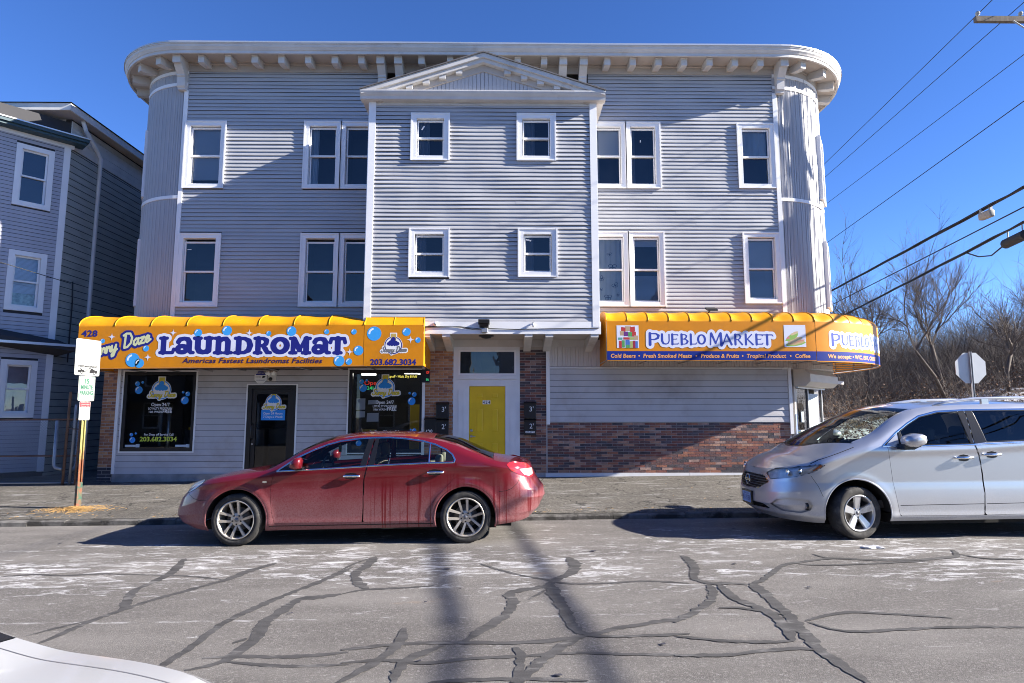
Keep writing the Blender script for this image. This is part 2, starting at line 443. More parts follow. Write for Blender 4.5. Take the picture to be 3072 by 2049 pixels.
TAR = [[(-5.62,7.24,0.05),(-5.28,7.32,0.05),(-4.92,7.26,0.05),(-4.55,7.31,0.05),(-4.03,7.25,0.05),(-3.5,7.16,0.05),(-3.05,6.99,0.05)],
[(-3.98,8.02,0.11),(-3.78,7.37,0.1),(-3.75,6.93,0.1),(-3.76,6.66,0.09),(-3.67,6.35,0.09),(-3.52,6.03,0.09),(-3.5,5.86,0.08)],
[(-2.74,7.72,0.1),(-2.92,7.32,0.1),(-3.02,6.96,0.09),(-3.25,6.53,0.09),(-3.42,6.2,0.08),(-3.51,5.9,0.08),(-3.59,5.63,0.07),(-3.62,5.31,0.07),(-3.65,5.12,0.07)],
[(-3.59,5.7,0.05),(-3.74,5.52,0.05),(-3.88,5.31,0.05)],
[(-1.77,7.46,0.1),(-1.84,7.26,0.1),(-1.96,6.85,0.09),(-2.09,6.53,0.09),(-2.27,6.06,0.08),(-2.38,5.69,0.08),(-2.4,5.33,0.07),(-2.4,4.98,0.07),(-2.42,4.71,0.06),(-2.41,4.51,0.06)],
[(-1.61,6.38,0.12),(-1.8,6.29,0.12),(-1.97,6.22,0.11),(-2.0,5.87,0.11),(-2.04,5.64,0.1),(-2.02,5.42,0.1),(-1.96,5.15,0.09),(-1.99,4.91,0.09),(-2.01,4.74,0.09),(-2.12,4.62,0.08),(-2.22,4.57,0.08)],
[(-1.16,4.86,0.06),(-1.46,4.8,0.06),(-1.67,4.79,0.06),(-1.94,4.81,0.06),(-2.2,4.79,0.06)],
[(-1.1,4.63,0.05),(-1.51,4.62,0.05),(-1.83,4.67,0.05),(-2.0,4.72,0.05)],
[(-2.04,5.18,0.1),(-2.11,5.08,0.1)],
[(-1.86,7.33,0.05),(-1.77,7.67,0.05),(-1.6,8.0,0.05)],
[(-1.61,7.96,0.13),(-1.62,7.52,0.12),(-1.66,7.19,0.12),(-1.56,6.83,0.11),(-1.39,6.54,0.11)],
[(-1.61,6.38,0.05),(-1.43,6.52,0.05),(-1.21,6.55,0.05),(-1.0,6.58,0.05),(-0.72,6.64,0.05)],
[(-0.28,7.55,0.05),(-0.04,7.24,0.05),(0.2,7.0,0.05),(0.42,6.84,0.05),(0.64,6.66,0.05),(1.01,6.64,0.05),(1.48,6.7,0.05),(1.9,6.6,0.05)],
[(0.77,7.83,0.14),(0.82,7.46,0.14),(0.74,7.07,0.13),(0.55,6.81,0.12),(0.41,6.56,0.12),(0.11,6.39,0.12),(0.05,6.27,0.11),(0.09,6.08,0.11),(0.01,5.7,0.1),(-0.13,5.41,0.1),(-0.26,5.14,0.09),(-0.33,4.99,0.09)],
[(0.23,6.12,0.05),(0.43,6.46,0.05)],
[(0.47,6.61,0.13),(0.48,6.25,0.12),(0.52,5.84,0.11),(0.56,5.45,0.1),(0.61,5.21,0.1),(0.72,5.17,0.1)],
[(-1.23,4.91,0.07),(-0.81,5.01,0.07),(-0.36,5.02,0.07),(0.08,5.0,0.07),(0.42,5.05,0.07),(0.66,5.14,0.07),(0.92,5.29,0.07),(1.18,5.39,0.07),(1.59,5.54,0.07)],
[(-1.16,4.66,0.05),(-0.86,4.7,0.05),(-0.54,4.64,0.05),(-0.23,4.7,0.05),(0.18,4.74,0.05),(0.51,4.78,0.05),(0.93,4.74,0.05),(1.34,4.71,0.05)],
[(0.59,5.11,0.1),(0.41,4.87,0.1),(0.26,4.63,0.09),(0.13,4.37,0.09),(0.07,4.24,0.09)],
[(-0.83,5.37,0.1),(-0.81,5.04,0.09),(-0.91,4.68,0.09),(-1.01,4.48,0.08),(-1.11,4.3,0.08)],
[(0.08,4.91,0.09),(0.12,4.72,0.09),(0.1,4.46,0.08),(0.05,4.29,0.08)],
[(-0.73,4.29,0.08),(-0.73,4.54,0.09),(-0.66,4.75,0.09),(-0.47,4.97,0.1)],
[(-0.5,4.31,0.05),(-0.02,4.35,0.05),(0.55,4.3,0.05)],
[(0.6,5.14,0.05),(0.88,5.1,0.05),(1.47,5.14,0.05)],
[(2.18,7.83,0.11),(2.19,7.53,0.1),(2.12,7.12,0.1),(2.01,6.82,0.09),(2.09,6.59,0.09),(2.3,6.58,0.09),(2.47,6.51,0.09)],
[(2.08,6.53,0.11),(2.02,6.23,0.1),(1.86,5.91,0.1),(1.63,5.63,0.09),(1.42,5.41,0.09)],
[(2.51,6.51,0.07),(2.72,6.72,0.07),(3.0,7.08,0.07),(3.14,7.26,0.07),(3.42,7.42,0.08),(3.92,7.58,0.08),(4.3,7.48,0.08),(4.8,7.46,0.08),(5.2,7.54,0.08),(5.43,7.64,0.08),(5.6,7.95,0.08)],
[(2.53,6.57,0.13),(2.5,6.21,0.12),(2.46,5.72,0.11),(2.42,5.37,0.11),(2.35,5.0,0.1),(2.32,4.74,0.09),(2.33,4.48,0.09),(2.35,4.18,0.08)],
[(3.37,7.32,0.05),(3.68,7.27,0.05),(4.2,7.31,0.05),(4.94,7.41,0.05)],
[(3.78,7.82,0.05),(3.86,7.62,0.05),(4.18,7.56,0.05)],
[(2.52,5.4,0.05),(2.78,5.54,0.05),(3.01,5.61,0.05),(3.29,5.56,0.05),(3.51,5.51,0.05),(3.78,5.42,0.05)],
[(2.53,5.37,0.05),(2.65,5.19,0.05),(2.85,5.13,0.05),(3.17,5.17,0.05),(3.54,5.2,0.05),(3.9,5.2,0.05),(4.25,5.17,0.05)],
[(1.34,5.09,0.06),(1.7,4.97,0.06),(2.02,4.94,0.06),(2.22,4.95,0.06)],
[(1.23,4.7,0.06),(1.6,4.7,0.06),(1.89,4.76,0.06),(2.18,4.8,0.06),(2.32,4.74,0.06)],
[(2.18,6.53,0.11),(2.16,6.08,0.1),(2.26,5.81,0.1),(2.31,5.49,0.09),(2.27,5.2,0.09),(2.2,4.95,0.08)],
[(5.52,7.71,0.05),(5.67,7.48,0.05),(6.14,7.42,0.05)],
[(1.92,5.78,0.05),(2.11,5.77,0.05),(2.32,5.64,0.05),(2.52,5.52,0.05)]]


def ribbon(pts, seed, z0):
    r = random.Random(seed); P = []
    n = len(pts)
    for i in range(n - 1):
        p0, p1, p2, p3 = (np.array(pts[max(0, min(n - 1, i + k))]) for k in (-1, 0, 1, 2))
        ln = max(2, int(np.hypot(*(p2 - p1)[:2]) / 0.035))
        for k in range(ln):
            t = k / ln
            P.append(.5 * (2 * p1 + (p2 - p0) * t + (2 * p0 - 5 * p1 + 4 * p2 - p3) * t * t + (3 * p1 - p0 - 3 * p2 + p3) * t ** 3))
    P.append(np.array(pts[-1])); v = []; f = []
    wl = wr = 1.0
    for i, p in enumerate(P):
        d = P[min(i + 1, len(P) - 1)] - P[max(0, i - 1)]; d = d[:2] / (np.hypot(*d[:2]) + 1e-9); nrm = np.array((-d[1], d[0]))
        wl = .86 * wl + .14 * r.uniform(.2, 1.8); wr = .86 * wr + .14 * r.uniform(.2, 1.8)
        e = min(1, .35 + i * .12, .35 + (len(P) - 1 - i) * .12); w = p[2] * .5 * e
        for sgn, q in ((1, wl), (-1, wr)):
            x, y = p[:2] + nrm * sgn * w * (q + r.uniform(-.3, .3)); v.append((x, y, zr(x) + z0))
    for i in range(len(P) - 1): f.append((2 * i, 2 * i + 1, 2 * i + 3, 2 * i + 2))
    return v, f
for i, t in enumerate(TAR):
    v, f = ribbon(t, i, 0.0020 + 0.00012 * i)
    mkobj('tar_strip', v, f, m_tar, road)

# ------------------------------------------------------------------ building: materials
m_side = M('vinyl_siding', (0.42, 0.422, 0.445), 0.55, var=0.05, vscale=1.2, stretch=(1, 1, 3), spec=.35)
m_side2 = M('vinyl_siding_worn', (0.50, 0.49, 0.51), 0.55, var=0.06, vscale=1.5, dirt=(0.36, 0.32, 0.31), dscale=1.1, dlo=.5, dhi=.8, spec=.35)
m_vert = M('vertical_vinyl', (0.40, 0.40, 0.42), 0.5, var=0.04, vscale=1.5, spec=.35)
m_trim = M('white_trim', (0.80, 0.80, 0.81), 0.5, var=0.04, vscale=2.0)
m_sash = M('white_sash', (0.82, 0.82, 0.82), 0.4)
m_old = M('old_white_paint', (0.56, 0.545, 0.53), 0.65, var=0.10, vscale=2.5, dirt=(0.40, 0.36, 0.32), dscale=2.2, dlo=.58, dhi=.8)
m_soffit = M('soffit_paint', (0.46, 0.42, 0.385), 0.7, var=0.10, vscale=1.2, dirt=(0.45, 0.38, 0.32), dscale=1.0, dlo=.5, dhi=.8)
m_sheath = M('sheathing', (0.045, 0.045, 0.05), 0.95)
m_room = M('dim_room', (0.035, 0.035, 0.045), 0.9)
m_pane = glass_mat('window_pane', (0.78, 0.84, 0.93), 1.8, wav=0.08)
m_shade = M('roller_shade', (0.78, 0.76, 0.73), 0.8)
m_blind = M('blind', (0.66, 0.68, 0.72), 0.6)
m_curt = M('sheer_curtain', (0.62, 0.64, 0.64), 0.9, var=.15, vscale=7, stretch=(1, 1, .15))
m_metal = M('grey_metal', (0.45, 0.45, 0.46), 0.4, metal=.8)
m_black = M('black_paint', (0.012, 0.012, 0.013), 0.4)
m_alu = M('black_aluminium', (0.012, 0.012, 0.014), 0.35)
m_roof = M('roof_membrane', (0.10, 0.10, 0.10), 0.9)
m_gutter = M('aluminium_edge', (0.62, 0.62, 0.62), 0.35, metal=.6)
m_mort = M('mortar', (0.42, 0.40, 0.39), 0.9, var=.1, vscale=20)
m_conc = M('concrete', (0.27, 0.27, 0.28), 0.9, var=.25, vscale=4, bump=.4)
m_paper = M('paper', (0.75, 0.75, 0.76), 0.8)

YW, YB = 14.7, 13.6
bld = thing('apartment_building', 'three-storey grey vinyl-sided building with rounded corners, white cornice and shops below', 'building', (-0.5, 15.2, 0.28))

def wall_holes(mb, x0, x1, z0, z1, holes, y0, y1):
    xs = sorted({x0, x1, *[h[0] for h in holes], *[h[1] for h in holes]}); zz = sorted({z0, z1, *[h[2] for h in holes], *[h[3] for h in holes]})
    xs = [x for x in xs if x0 <= x <= x1]; zz = [z for z in zz if z0 <= z <= z1]
    for i in range(len(xs) - 1):
        for j in range(len(zz) - 1):
            cx, cz = (xs[i] + xs[i + 1]) / 2, (zz[j] + zz[j + 1]) / 2
            if not any(h[0] < cx < h[1] and h[2] < cz < h[3] for h in holes):
                mb.box(xs[i], xs[i + 1], y0, y1, zz[j], zz[j + 1])

def wv(x, s):
    return .5 * math.sin(1.7 * x + s * 2.1) + .3 * math.sin(4.1 * x + s * 1.3) + .2 * math.sin(8.7 * x - s * .7)

def board(name, xa, xb, za, zb, Yp, lip, seed, mat, parent, amp=1.0, back=0.0, gap=.001):
    n = max(2, int((xb - xa) / .2)); v = []; f = []
    for i in range(n + 1):
        x = xa + (xb - xa) * i / n
        w = wv(x, seed); dz = .0035 * wv(x * .7, seed + 5) * amp; l = lip * (1 + .32 * w * amp)
        v += [(x, Yp - .002 - back, zb - gap), (x, Yp - l * .84 - back, za + (zb - za) * .32 + dz), (x, Yp - l - back, za + dz), (x, Yp - .003, za + .05)]
    for i in range(n):
        a, b = i * 4, i * 4 + 4
        f += [(a, b, b + 1, a + 1), (a + 1, b + 1, b + 2, a + 2)]
    f += [(0, 1, 2, 3), (n * 4 + 3, n * 4 + 2, n * 4 + 1, n * 4)]
    return mkobj(name, v, f, mat, parent)

def siding(name, parent, x0, x1, z0, z1, exp, holes, Yp, lip, mat, seed=0, joints=0.0, amp=1.0, gap=.001):
    r = random.Random(seed); k = 0; z = z0
    while z < z1 - .01:
        zt = min(z + exp, z1); zc = (z + zt) / 2
        cuts = sorted((h[0], h[1]) for h in holes if h[2] < zc < h[3])
        segs = []; a = x0
        for h0, h1 in cuts:
            if h0 - a > .02: segs.append((a, h0))
            a = max(a, h1)
        if x1 - a > .02: segs.append((a, x1))
        for a, b in segs:
            if b - a > 2.6 and r.random() < joints:
                c = a + (b - a) * r.uniform(.2, .8)
                board(name, a, c, z, zt, Yp, lip, seed + k * .37, mat, parent, amp, gap=gap)
                board(name, c - .012, b, z, zt, Yp, lip, seed + k * .37 + .05, mat, parent, amp, back=.0025, gap=gap)
            else: board(name, a, b, z, zt, Yp, lip, seed + k * .37, mat, parent, amp, gap=gap)
        z = zt; k += 1

def window(parent, x0, x1, z0, z1, Yp, cw=.115, meet=.5, fill=None, casing=True, inset=.035, name='window', top_gap=0.0, xf=None):
    """double-hung window: casing mesh carries sashes, panes, what hangs behind them and the dark room"""
    a, b, c, d = x0 + cw, x1 - cw, z0 + cw * .85, z1 - cw
    mb = MB()
    mb.box(x0, a, Yp - .045, Yp + .14, z0, z1).box(b, x1, Yp - .045, Yp + .14, z0, z1)
    mb.box(a, b, Yp - .042, Yp + .14, d, z1 - .002).box(a, b, Yp - .042, Yp + .14, z0 + .002, c)
    mb.box(x0 - .012, x0 + .02, Yp - .06, Yp - .046, z0 - .01, z1 + .01).box(x1 - .02, x1 + .012, Yp - .06, Yp - .046, z0 - .01, z1 + .01)
    mb.box(x0 + .02, x1 - .02, Yp - .058, Yp - .043, z1 - .02, z1 + .009).box(x0 + .02, x1 - .02, Yp - .058, Yp - .043, z0 - .009, z0 + .02)
    w = mb.build(name, m_trim, parent)
    d2 = d - top_gap; zm = c + (d2 - c) * meet; s = .042
    def sash(y, za, zb):
        q = MB().box(a + .012, a + s, y, y + .035, za, zb).box(b - s, b - .012, y, y + .035, za, zb)
        q.box(a + s, b - s, y + .001, y + .034, za, za + s).box(a + s, b - s, y + .001, y + .034, zb - s, zb)
        q.build('sash', m_sash, w)
        mkobj('pane', [(a + s, y + .018, za + s), (b - s, y + .018, za + s), (b - s, y + .018, zb - s), (a + s, y + .018, zb - s)], [(0, 1, 2, 3)], m_pane, w)
    yu = Yp + inset
    sash(yu, zm - .02, d2 - .02); sash(yu + .04, c + .015, zm + .022)
    y2 = Yp + .141
    MB().add([(a, y2, c), (b, y2, c), (b, y2, d), (a, y2, d), (a, y2 + .5, c), (b, y2 + .5, c), (b, y2 + .5, d), (a, y2 + .5, d)],
             [(4, 5, 6, 7), (0, 4, 7, 3), (1, 2, 6, 5), (3, 7, 6, 2), (0, 1, 5, 4)]).build('room', m_room, w)
    yb = Yp + .128
    for it in (fill or []):
        k = it[0]
        if k == 'shade':                       # pale shade down from the top by a fraction
            zz = d - (d - c) * it[1]
            MB().box(a + .01, b - .01, yb, yb + .004, zz, d).box(a + .01, b - .01, yb - .008, yb + .006, zz - .025, zz).build('shade', m_shade, w)
        elif k == 'blind':                     # slatted blind between two fractions from the bottom
            q = MB(); zz = c + (d - c) * it[1]; zt = c + (d - c) * it[2]
            while zz < zt - .02:
                q.add([(a + .01, yb, zz), (b - .01, yb, zz), (b - .01, yb + .015, zz + .026), (a + .01, yb + .015, zz + .026)], [(0, 1, 2, 3)]); zz += .026
            q.build('blind', m_blind, w)
        elif k == 'curtain':                   # hanging cloth from x-fraction to x-fraction
            xa, xb2 = a + (b - a) * it[1], a + (b - a) * it[2]; q = []; n = 24; ff = []
            lo = c + (d - c) * (it[3] if len(it) > 3 else 0)
            for i in range(n + 1):
                x = xa + (xb2 - xa) * i / n; y = yb + .012 * math.sin(i * 1.4 + it[1] * 9) + .008 * math.sin(i * .6)
                q += [(x, y, lo), (x, y, d)]
            for i in range(n): ff.append((2 * i, 2 * i + 2, 2 * i + 3, 2 * i + 1))
            mkobj('curtain', q, ff, it[4] if len(it) > 4 else m_curt, w)
        elif k == 'tape':
            cx, cz, an, l, wd = it[1:]; cx = a + (b - a) * cx; cz = c + (d2 - c) * cz
            co, si = math.cos(an), math.sin(an)
            mkobj('sticker', [(cx + co * u - si * t, yu + .012, cz + si * u + co * t) for u, t in ((-l, -wd), (l, -wd), (l, wd), (-l, wd))], [(0, 1, 2, 3)], m_paper, w)
    return w

# ------------------------------------------------------------------ building: upper walls
XL, XR = -7.87, 6.70                 # where the flat front turns into the rounded corners
RL, RR = 1.65, 1.85
ZT, ZB = 10.23, 4.0                  # siding top and bottom
BX0, BX1 = -3.10, 2.07               # the projecting bay
winL = [(-7.87, -6.88, 7.215, 8.92), (-4.95, -4.045, 7.215, 8.93), (-4.045, -3.13, 7.215, 8.93),
        (-7.87, -6.86, 4.29, 6.075), (-4.93, -4.005, 4.295, 6.08), (-4.005, -3.09, 4.295, 6.08)]
winR = [(2.05, 2.985, 7.255, 8.95), (2.985, 3.84, 7.255, 8.95), (5.76, 6.695, 7.27, 8.935),
        (2.08, 2.995, 4.315, 6.15), (2.995, 3.865, 4.315, 6.15), (5.79, 6.695, 4.395, 6.14)]
winB = [(-2.15, -1.28, 7.485, 8.60), (.27, 1.15, 7.49, 8.61), (-2.145, -1.25, 4.775, 5.88), (.295, 1.165, 4.785, 5.885)]

mb = MB(); wall_holes(mb, XL, BX0 + .06, 3.5, 10.5, winL, YW, YW + .14)
wl = mb.build('wall', m_sheath, bld)
mb = MB(); wall_holes(mb, BX1 - .06, XR, 3.4, 10.5, winR, YW, YW + .14)
wr = mb.build('wall', m_sheath, bld)
mb = MB(); wall_holes(mb, BX0, BX1, 3.52, 8.95, winB, YB, YB + .14)
mb.box(BX0, BX0 + .14, YB + .141, YW + .05, 3.52, 8.95).box(BX1 - .14, BX1, YB + .141, YW + .05, 3.52, 8.95)
wb = mb.build('bay', m_sheath, bld)
siding('siding_board', wl, XL + .0, BX0, ZB, ZT, .0965, winL, YW, .023, m_side, 1, 0.0, .6)
siding('siding_board', wr, BX1, XR, ZB, ZT, .0965, winR, YW, .023, m_side, 2, .38, 1.0)
siding('siding_board', wb, BX0 + .13, BX1 - .13, 3.78, 8.93, .0955, winB, YB, .025, m_side, 3, .30, 1.15)
# sides of the bay
for xs, sg in ((BX0, -1), (BX1, 1)):
    q = MB(); z = 3.78; k = 0
    while z < 8.9:
        q.add([(xs + sg * .002, YB + .1, z + .1), (xs + sg * .002, YW, z + .1), (xs + sg * .02, YW, z), (xs + sg * .02, YB + .1, z), (xs, YW, z), (xs, YB + .1, z)], [(0, 1, 2, 3), (3, 2, 4, 5)]); z += .0955
    q.build('side_siding', m_side, wb)

fillL = [[('shade', .88)], [('curtain', 0, .3, 0)], [('tape', .93, .72, .3, .02, .012)], [('tape', .15, .86, 0, .05, .008)], [], []]
for h, fl in zip(winL, fillL): window(bld, *h, YW, fill=fl, top_gap=.05 if h[2] < 5 else 0)
m_curt2 = M('pale_print_curtain', (0.66, 0.69, 0.68), .9, var=.08, vscale=3)
m_dkcurt = M('grey_curtain', (0.32, 0.31, 0.31), .9, var=.1, vscale=5)
fillR = [[('shade', .5), ('curtain', 0, .25, 0, m_dkcurt)], [('tape', .42, .77, 1.5, .03, .01), ('curtain', 0, .22, 0, m_dkcurt)], [('curtain', 0, .95, .5)],
         [('curtain', 0, 1, 0, m_curt2)], [('shade', .12), ('blind', .0, .42)], [('blind', 0, .48), ('shade', .5)]]
wR = [window(bld, *h, YW, fill=fl) for h, fl in zip(winR, fillR)]
fillB = [[('tape', .22, .78, 1.0, .055, .016), ('curtain', 0, .45, 0, m_dkcurt)], [('curtain', 0, .45, 0, m_dkcurt)], [('curtain', 0, .36, 0, m_dkcurt)], [('tape', .18, .86, -.25, .06, .016), ('curtain', 0, .36, 0, m_dkcurt)]]
for h, fl in zip(winB, fillB): window(bld, *h, YB, cw=.12, fill=fl)
# butterflies printed on the curtain of the lower pair
m_print = M('blue_print', (0.08, 0.12, 0.22), .9)
for k, (bx, bz, s, an) in enumerate([(2.55, 5.62, .06, .2), (2.62, 5.30, .10, 0), (2.68, 4.85, .08, .5), (2.36, 5.02, .07, 1.2), (2.50, 4.55, .09, 0), (2.74, 4.62, .05, .8), (2.33, 4.75, .05, .3)]):
    def fld(X, Z, bx=bx, bz=bz, s=s, an=an):
        c, q = math.cos(an), math.sin(an); U = ((X - bx) * c + (Z - bz) * q) / s; V = (-(X - bx) * q + (Z - bz) * c) / s; U = abs(U)
        w1 = np.abs(np.hypot((U - .5) / .55, (V - .35) / .42) - .85) - .13; w2 = np.abs(np.hypot((U - .35) / .4, (V + .35) / .36) - .85) - .15
        return np.minimum(np.minimum(w1, w2), np.maximum(U - .07, abs(V) - .5))
    decal('printed_butterfly', fld, (bx - 1.2 * s, bx + 1.2 * s, bz - 1.2 * s, bz + 1.2 * s), .006, flat(YW + .108), m_print, wR[3])

# corner boards and drip edges
for xa, za, zb in ((XL - .09, ZB, 9.72), (XR - .01, ZB, 9.74)):
    box('corner_board', xa, xa + .10, YW - .035, YW + .05, za, zb, m_trim, bld)
for xa in (BX0 - .02, BX1 - .13):
    MB().box(xa, xa + .15, YB - .04, YB + .01, 3.66 if xa > 0 else 3.78, 8.94).box(xa - .012 if xa < 0 else xa + .138, xa + .012 if xa < 0 else xa + .162, YB - .038, YB + .14, 3.66 if xa > 0 else 3.78, 8.94).build('corner_board', m_trim, wb)

# rounded corners clad in upright boards
def turret(cx, cy, R, sgn, seed, wav):
    """quarter-round corner from the front (angle 0) to the side (angle 90), plus the straight return wall"""
    def pt(a, r, z): return (cx + sgn * r * math.sin(a), cy - r * math.cos(a), z)
    core = MB(); n = 28
    v = [pt(PI / 2 * i / n, R - .03, z) for i in range(n + 1) for z in (2.82, 10.5)] + [(cx + sgn * (R - .03), 27, 2.82), (cx + sgn * (R - .03), 27, 10.5)]
    core.add(v, [(2 * i, 2 * i + 2, 2 * i + 3, 2 * i + 1) for i in range(n + 1)])
    w = core.build('corner_wall', m_sheath, bld)
    nb = 21; da = PI / 2 / nb; r = random.Random(seed)
    for z0, z1 in ((ZB - .1, 6.95), (7.03, 9.86), (9.92, 10.23)):
        for k in range(nb):
            a0 = k * da; v = []; f = []; nz = max(2, int((z1 - z0) / .25))
            for j in range(nz + 1):
                z = z0 + (z1 - z0) * j / nz; w1 = wav * (math.sin(z * 1.9 + k * 1.1) + .6 * math.sin(z * 3.7 + k * 2.3))
                for t, ro in ((.0, -.026), (.03, .004), (.42, .016 + .006 * w1), (.5, .002), (.58, .016 - .005 * w1), (.87, .024 + .012 * w1), (.89, -.026)):
                    v.append(pt(a0 + da * t, R + ro, z))
            for j in range(nz):
                for t in range(6):
                    a = j * 7 + t; f.append((a, a + 1, a + 8, a + 7))
            mkobj('upright_board', v, f, m_vert, w)
    for zb in (6.99, 9.89, 10.2):
        q = MB(); v = [pt(PI / 2 * i / 24, R + o, zb + h) for i in range(25) for o, h in ((0, -.04), (.035, -.04), (.035, .04), (0, .04))]
        q.add(v, [(4 * i + j, 4 * i + 4 + j, 4 * i + 5 + j, 4 * i + 1 + j) for i in range(24) for j in range(3)])
        q.build('belt_band', m_trim, w)
    return w, pt
tl, ptl = turret(XL, YW + RL, RL, -1, 5, .15)
tr_, ptr = turret(XR, YW + RR, RR, 1, 6, 1.0)
def turret_window(parent, pt, R, a0, a1, z0, z1, pr=.03):
    """window set in a flat casing across the rounded corner"""
    p0, p1 = Vector(pt(a0, R + pr, 0)), Vector(pt(a1, R + pr, 0)); u = (p1 - p0).normalized(); nrm = Vector((u.y, -u.x, 0))
    if nrm.y > 0: nrm = -nrm
    L = (p1 - p0).length
    def P(x, y, z): q = p0 + u * x + nrm * y; return (q.x, q.y, z)
    def bx(x0, x1, y0, y1, za, zb): return [P(x, y, z) for z in (za, zb) for x, y in ((x0, y0), (x1, y0), (x1, y1), (x0, y1))]
    F6 = [(0, 3, 2, 1), (4, 5, 6, 7), (0, 1, 5, 4), (1, 2, 6, 5), (2, 3, 7, 6), (3, 0, 4, 7)]
    q = MB()
    for b in ((0, .1, -.3, .08, z0, z1), (L - .1, L, -.3, .08, z0, z1), (.1, L - .1, -.3, .077, z1 - .12, z1), (.1, L - .1, -.3, .077, z0, z0 + .1)): q.add(bx(*b), F6)
    w = q.build('window', m_trim, parent)
    zm = (z0 + z1) / 2
    for za, zb, y in ((zm, z1 - .12, .03), (z0 + .1, zm + .03, -.01)):
        q = MB()
        for b in ((.1, .14, y - .03, y, za, zb), (L - .14, L - .1, y - .03, y, za, zb), (.14, L - .14, y - .03, y, za, za + .04), (.14, L - .14, y - .03, y, zb - .04, zb)): q.add(bx(*b), F6)
        q.build('sash', m_sash, w)
        mkobj('pane', [P(.14, y - .015, za), P(L - .14, y - .015, za), P(L - .14, y - .015, zb), P(.14, y - .015, zb)], [(0, 1, 2, 3)], m_pane, w)
    mkobj('room', [P(.1, -.12, z0), P(L - .1, -.12, z0), P(L - .1, -.12, z1), P(.1, -.12, z1)], [(0, 1, 2, 3)], m_room, w)
turret_window(tr_, ptr, RR, .80, 1.22, 7.2, 8.9)
turret_window(tr_, ptr, RR, .82, 1.24, 4.4, 6.1)
turret_window(tl, ptl, RL, .86, 1.30, 7.2, 8.95, -.0)
turret_window(tl, ptl, RL, .86, 1.30, 4.4, 6.1, -.0)

# roof and rear shell
MB().box(XL - RL + .05, XR + RR - .05, YW + 1.0, 27, 10.5, 10.6).box(XL, XR, YW + .15, YW + 1.2, 10.5, 10.6).box(XL - RL, XR + RR, 27, 27.15, 0, 10.6).box(XL - RL + .02, XR + RR - .02, YW + 3, YW + 3.1, .2, 10.4).build('roof', m_roof, bld)

# ------------------------------------------------------------------ cornice
def cornice_path(n=16):
    """(point, outward normal) along left side, left corner, front, right corner, right side"""
    out = [((XL - RL, 27), (-1, 0)), ((XL - RL, 21), (-1, 0))]
    for i in range(n + 1):
        a = PI / 2 * (1 - i / n); out.append(((XL - RL * math.sin(a), YW + RL - RL * math.cos(a)), (-math.sin(a), -math.cos(a))))
    for i in range(1, 12): out.append(((XL + (XR - XL) * i / 12, YW), (0, -1)))
    for i in range(n + 1):
        a = PI / 2 * i / n; out.append(((XR + RR * math.sin(a), YW + RR - RR * math.cos(a)), (math.sin(a), -math.cos(a))))
    out += [((XR + RR, 21), (1, 0)), ((XR + RR, 27), (1, 0))]
    return out
CP = cornice_path()
def sweep(name, prof, mat, parent, smooth=False, wob=0.0):
    v = []; f = []; k = len(prof)
    for i, (p, nn) in enumerate(CP):
        for o, z in prof: v.append((p[0] + nn[0] * o, p[1] + nn[1] * o, z + wob * math.sin(i * .9)))
    for i in range(len(CP) - 1):
        for j in range(k - 1): f.append((i * k + j, (i + 1) * k + j, (i + 1) * k + j + 1, i * k + j + 1))
    return mkobj(name, v, f, mat, parent, smooth)
corn = sweep('cornice', [(.0, 10.46), (.50, 10.44), (.50, 10.40), (.545, 10.40), (.545, 10.475), (.56, 10.48), (.575, 10.51), (.60, 10.545), (.61, 10.60), (.62, 10.60), (.62, 10.655), (.2, 10.68)], m_old, bld)
sweep('soffit', [(.0, 10.455), (.498, 10.435)], m_soffit, corn)
sweep('frieze', [(-.01, 10.23), (.022, 10.23), (.022, 10.40), (.05, 10.41), (.05, 10.455)], m_soffit, corn)
sweep('metal_edge', [(.60, 10.63), (.635, 10.63), (.635, 10.668), (.15, 10.70)], m_gutter, corn, wob=.004)
def radial_block(p, nn, prof, w, name, mat):
    """profile (outward, z) given thickness w across"""
    t = (-nn[1], nn[0]); v = [(p[0] + nn[0] * o + t[0] * s * w / 2, p[1] + nn[1] * o + t[1] * s * w / 2, z) for s in (-1, 1) for o, z in prof]
    n = len(prof); f = [tuple(range(n)), tuple(range(2 * n - 1, n - 1, -1))] + [(i, n + i, n + (i + 1) % n, (i + 1) % n) for i in range(n)]
    return mkobj(name, v, f, mat, corn)
mod_prof = [(0, 10.452), (0, 10.30), (.30, 10.235), (.42, 10.235), (.42, 10.40), (.45, 10.405), (.45, 10.433)]
cor_prof = [(0, 10.452), (0, 9.70), (.12, 9.70), (.12, 9.74), (.16, 9.78), (.17, 10.0), (.20, 10.02), (.20, 10.06), (.26, 10.12), (.33, 10.2), (.36, 10.235), (.43, 10.235), (.43, 10.40), (.46, 10.405), (.46, 10.433)]
for x in [-7.40 + .648 * i for i in range(7)] + [-2.05, -1.35] + [.3, .95] + [2.50 + .628 * i for i in range(7)]:
    radial_block((x, YW), (0, -1), mod_prof, .15, 'modillion', m_old)
for x in (-7.99, 6.86, -3.05, -2.62, 1.42, 1.92):
    radial_block((x, YW), (0, -1), cor_prof, .19, 'bracket', m_old)
for cx, cy, R, sg in ((XL, YW + RL, RL, -1), (XR, YW + RR, RR, 1)):
    for a in (.30, .66, 1.02, 1.38):
        nn = (sg * math.sin(a), -math.cos(a)); radial_block((cx + nn[0] * R, cy + nn[1] * R), nn, mod_prof, .15, 'modillion', m_old)
    for yy in (cy + .35, cy + 1.2, cy + 2.1): radial_block((cx + sg * R, yy), (sg, 0), cor_prof if yy < cy + .5 else mod_prof, .18, 'bracket', m_old)

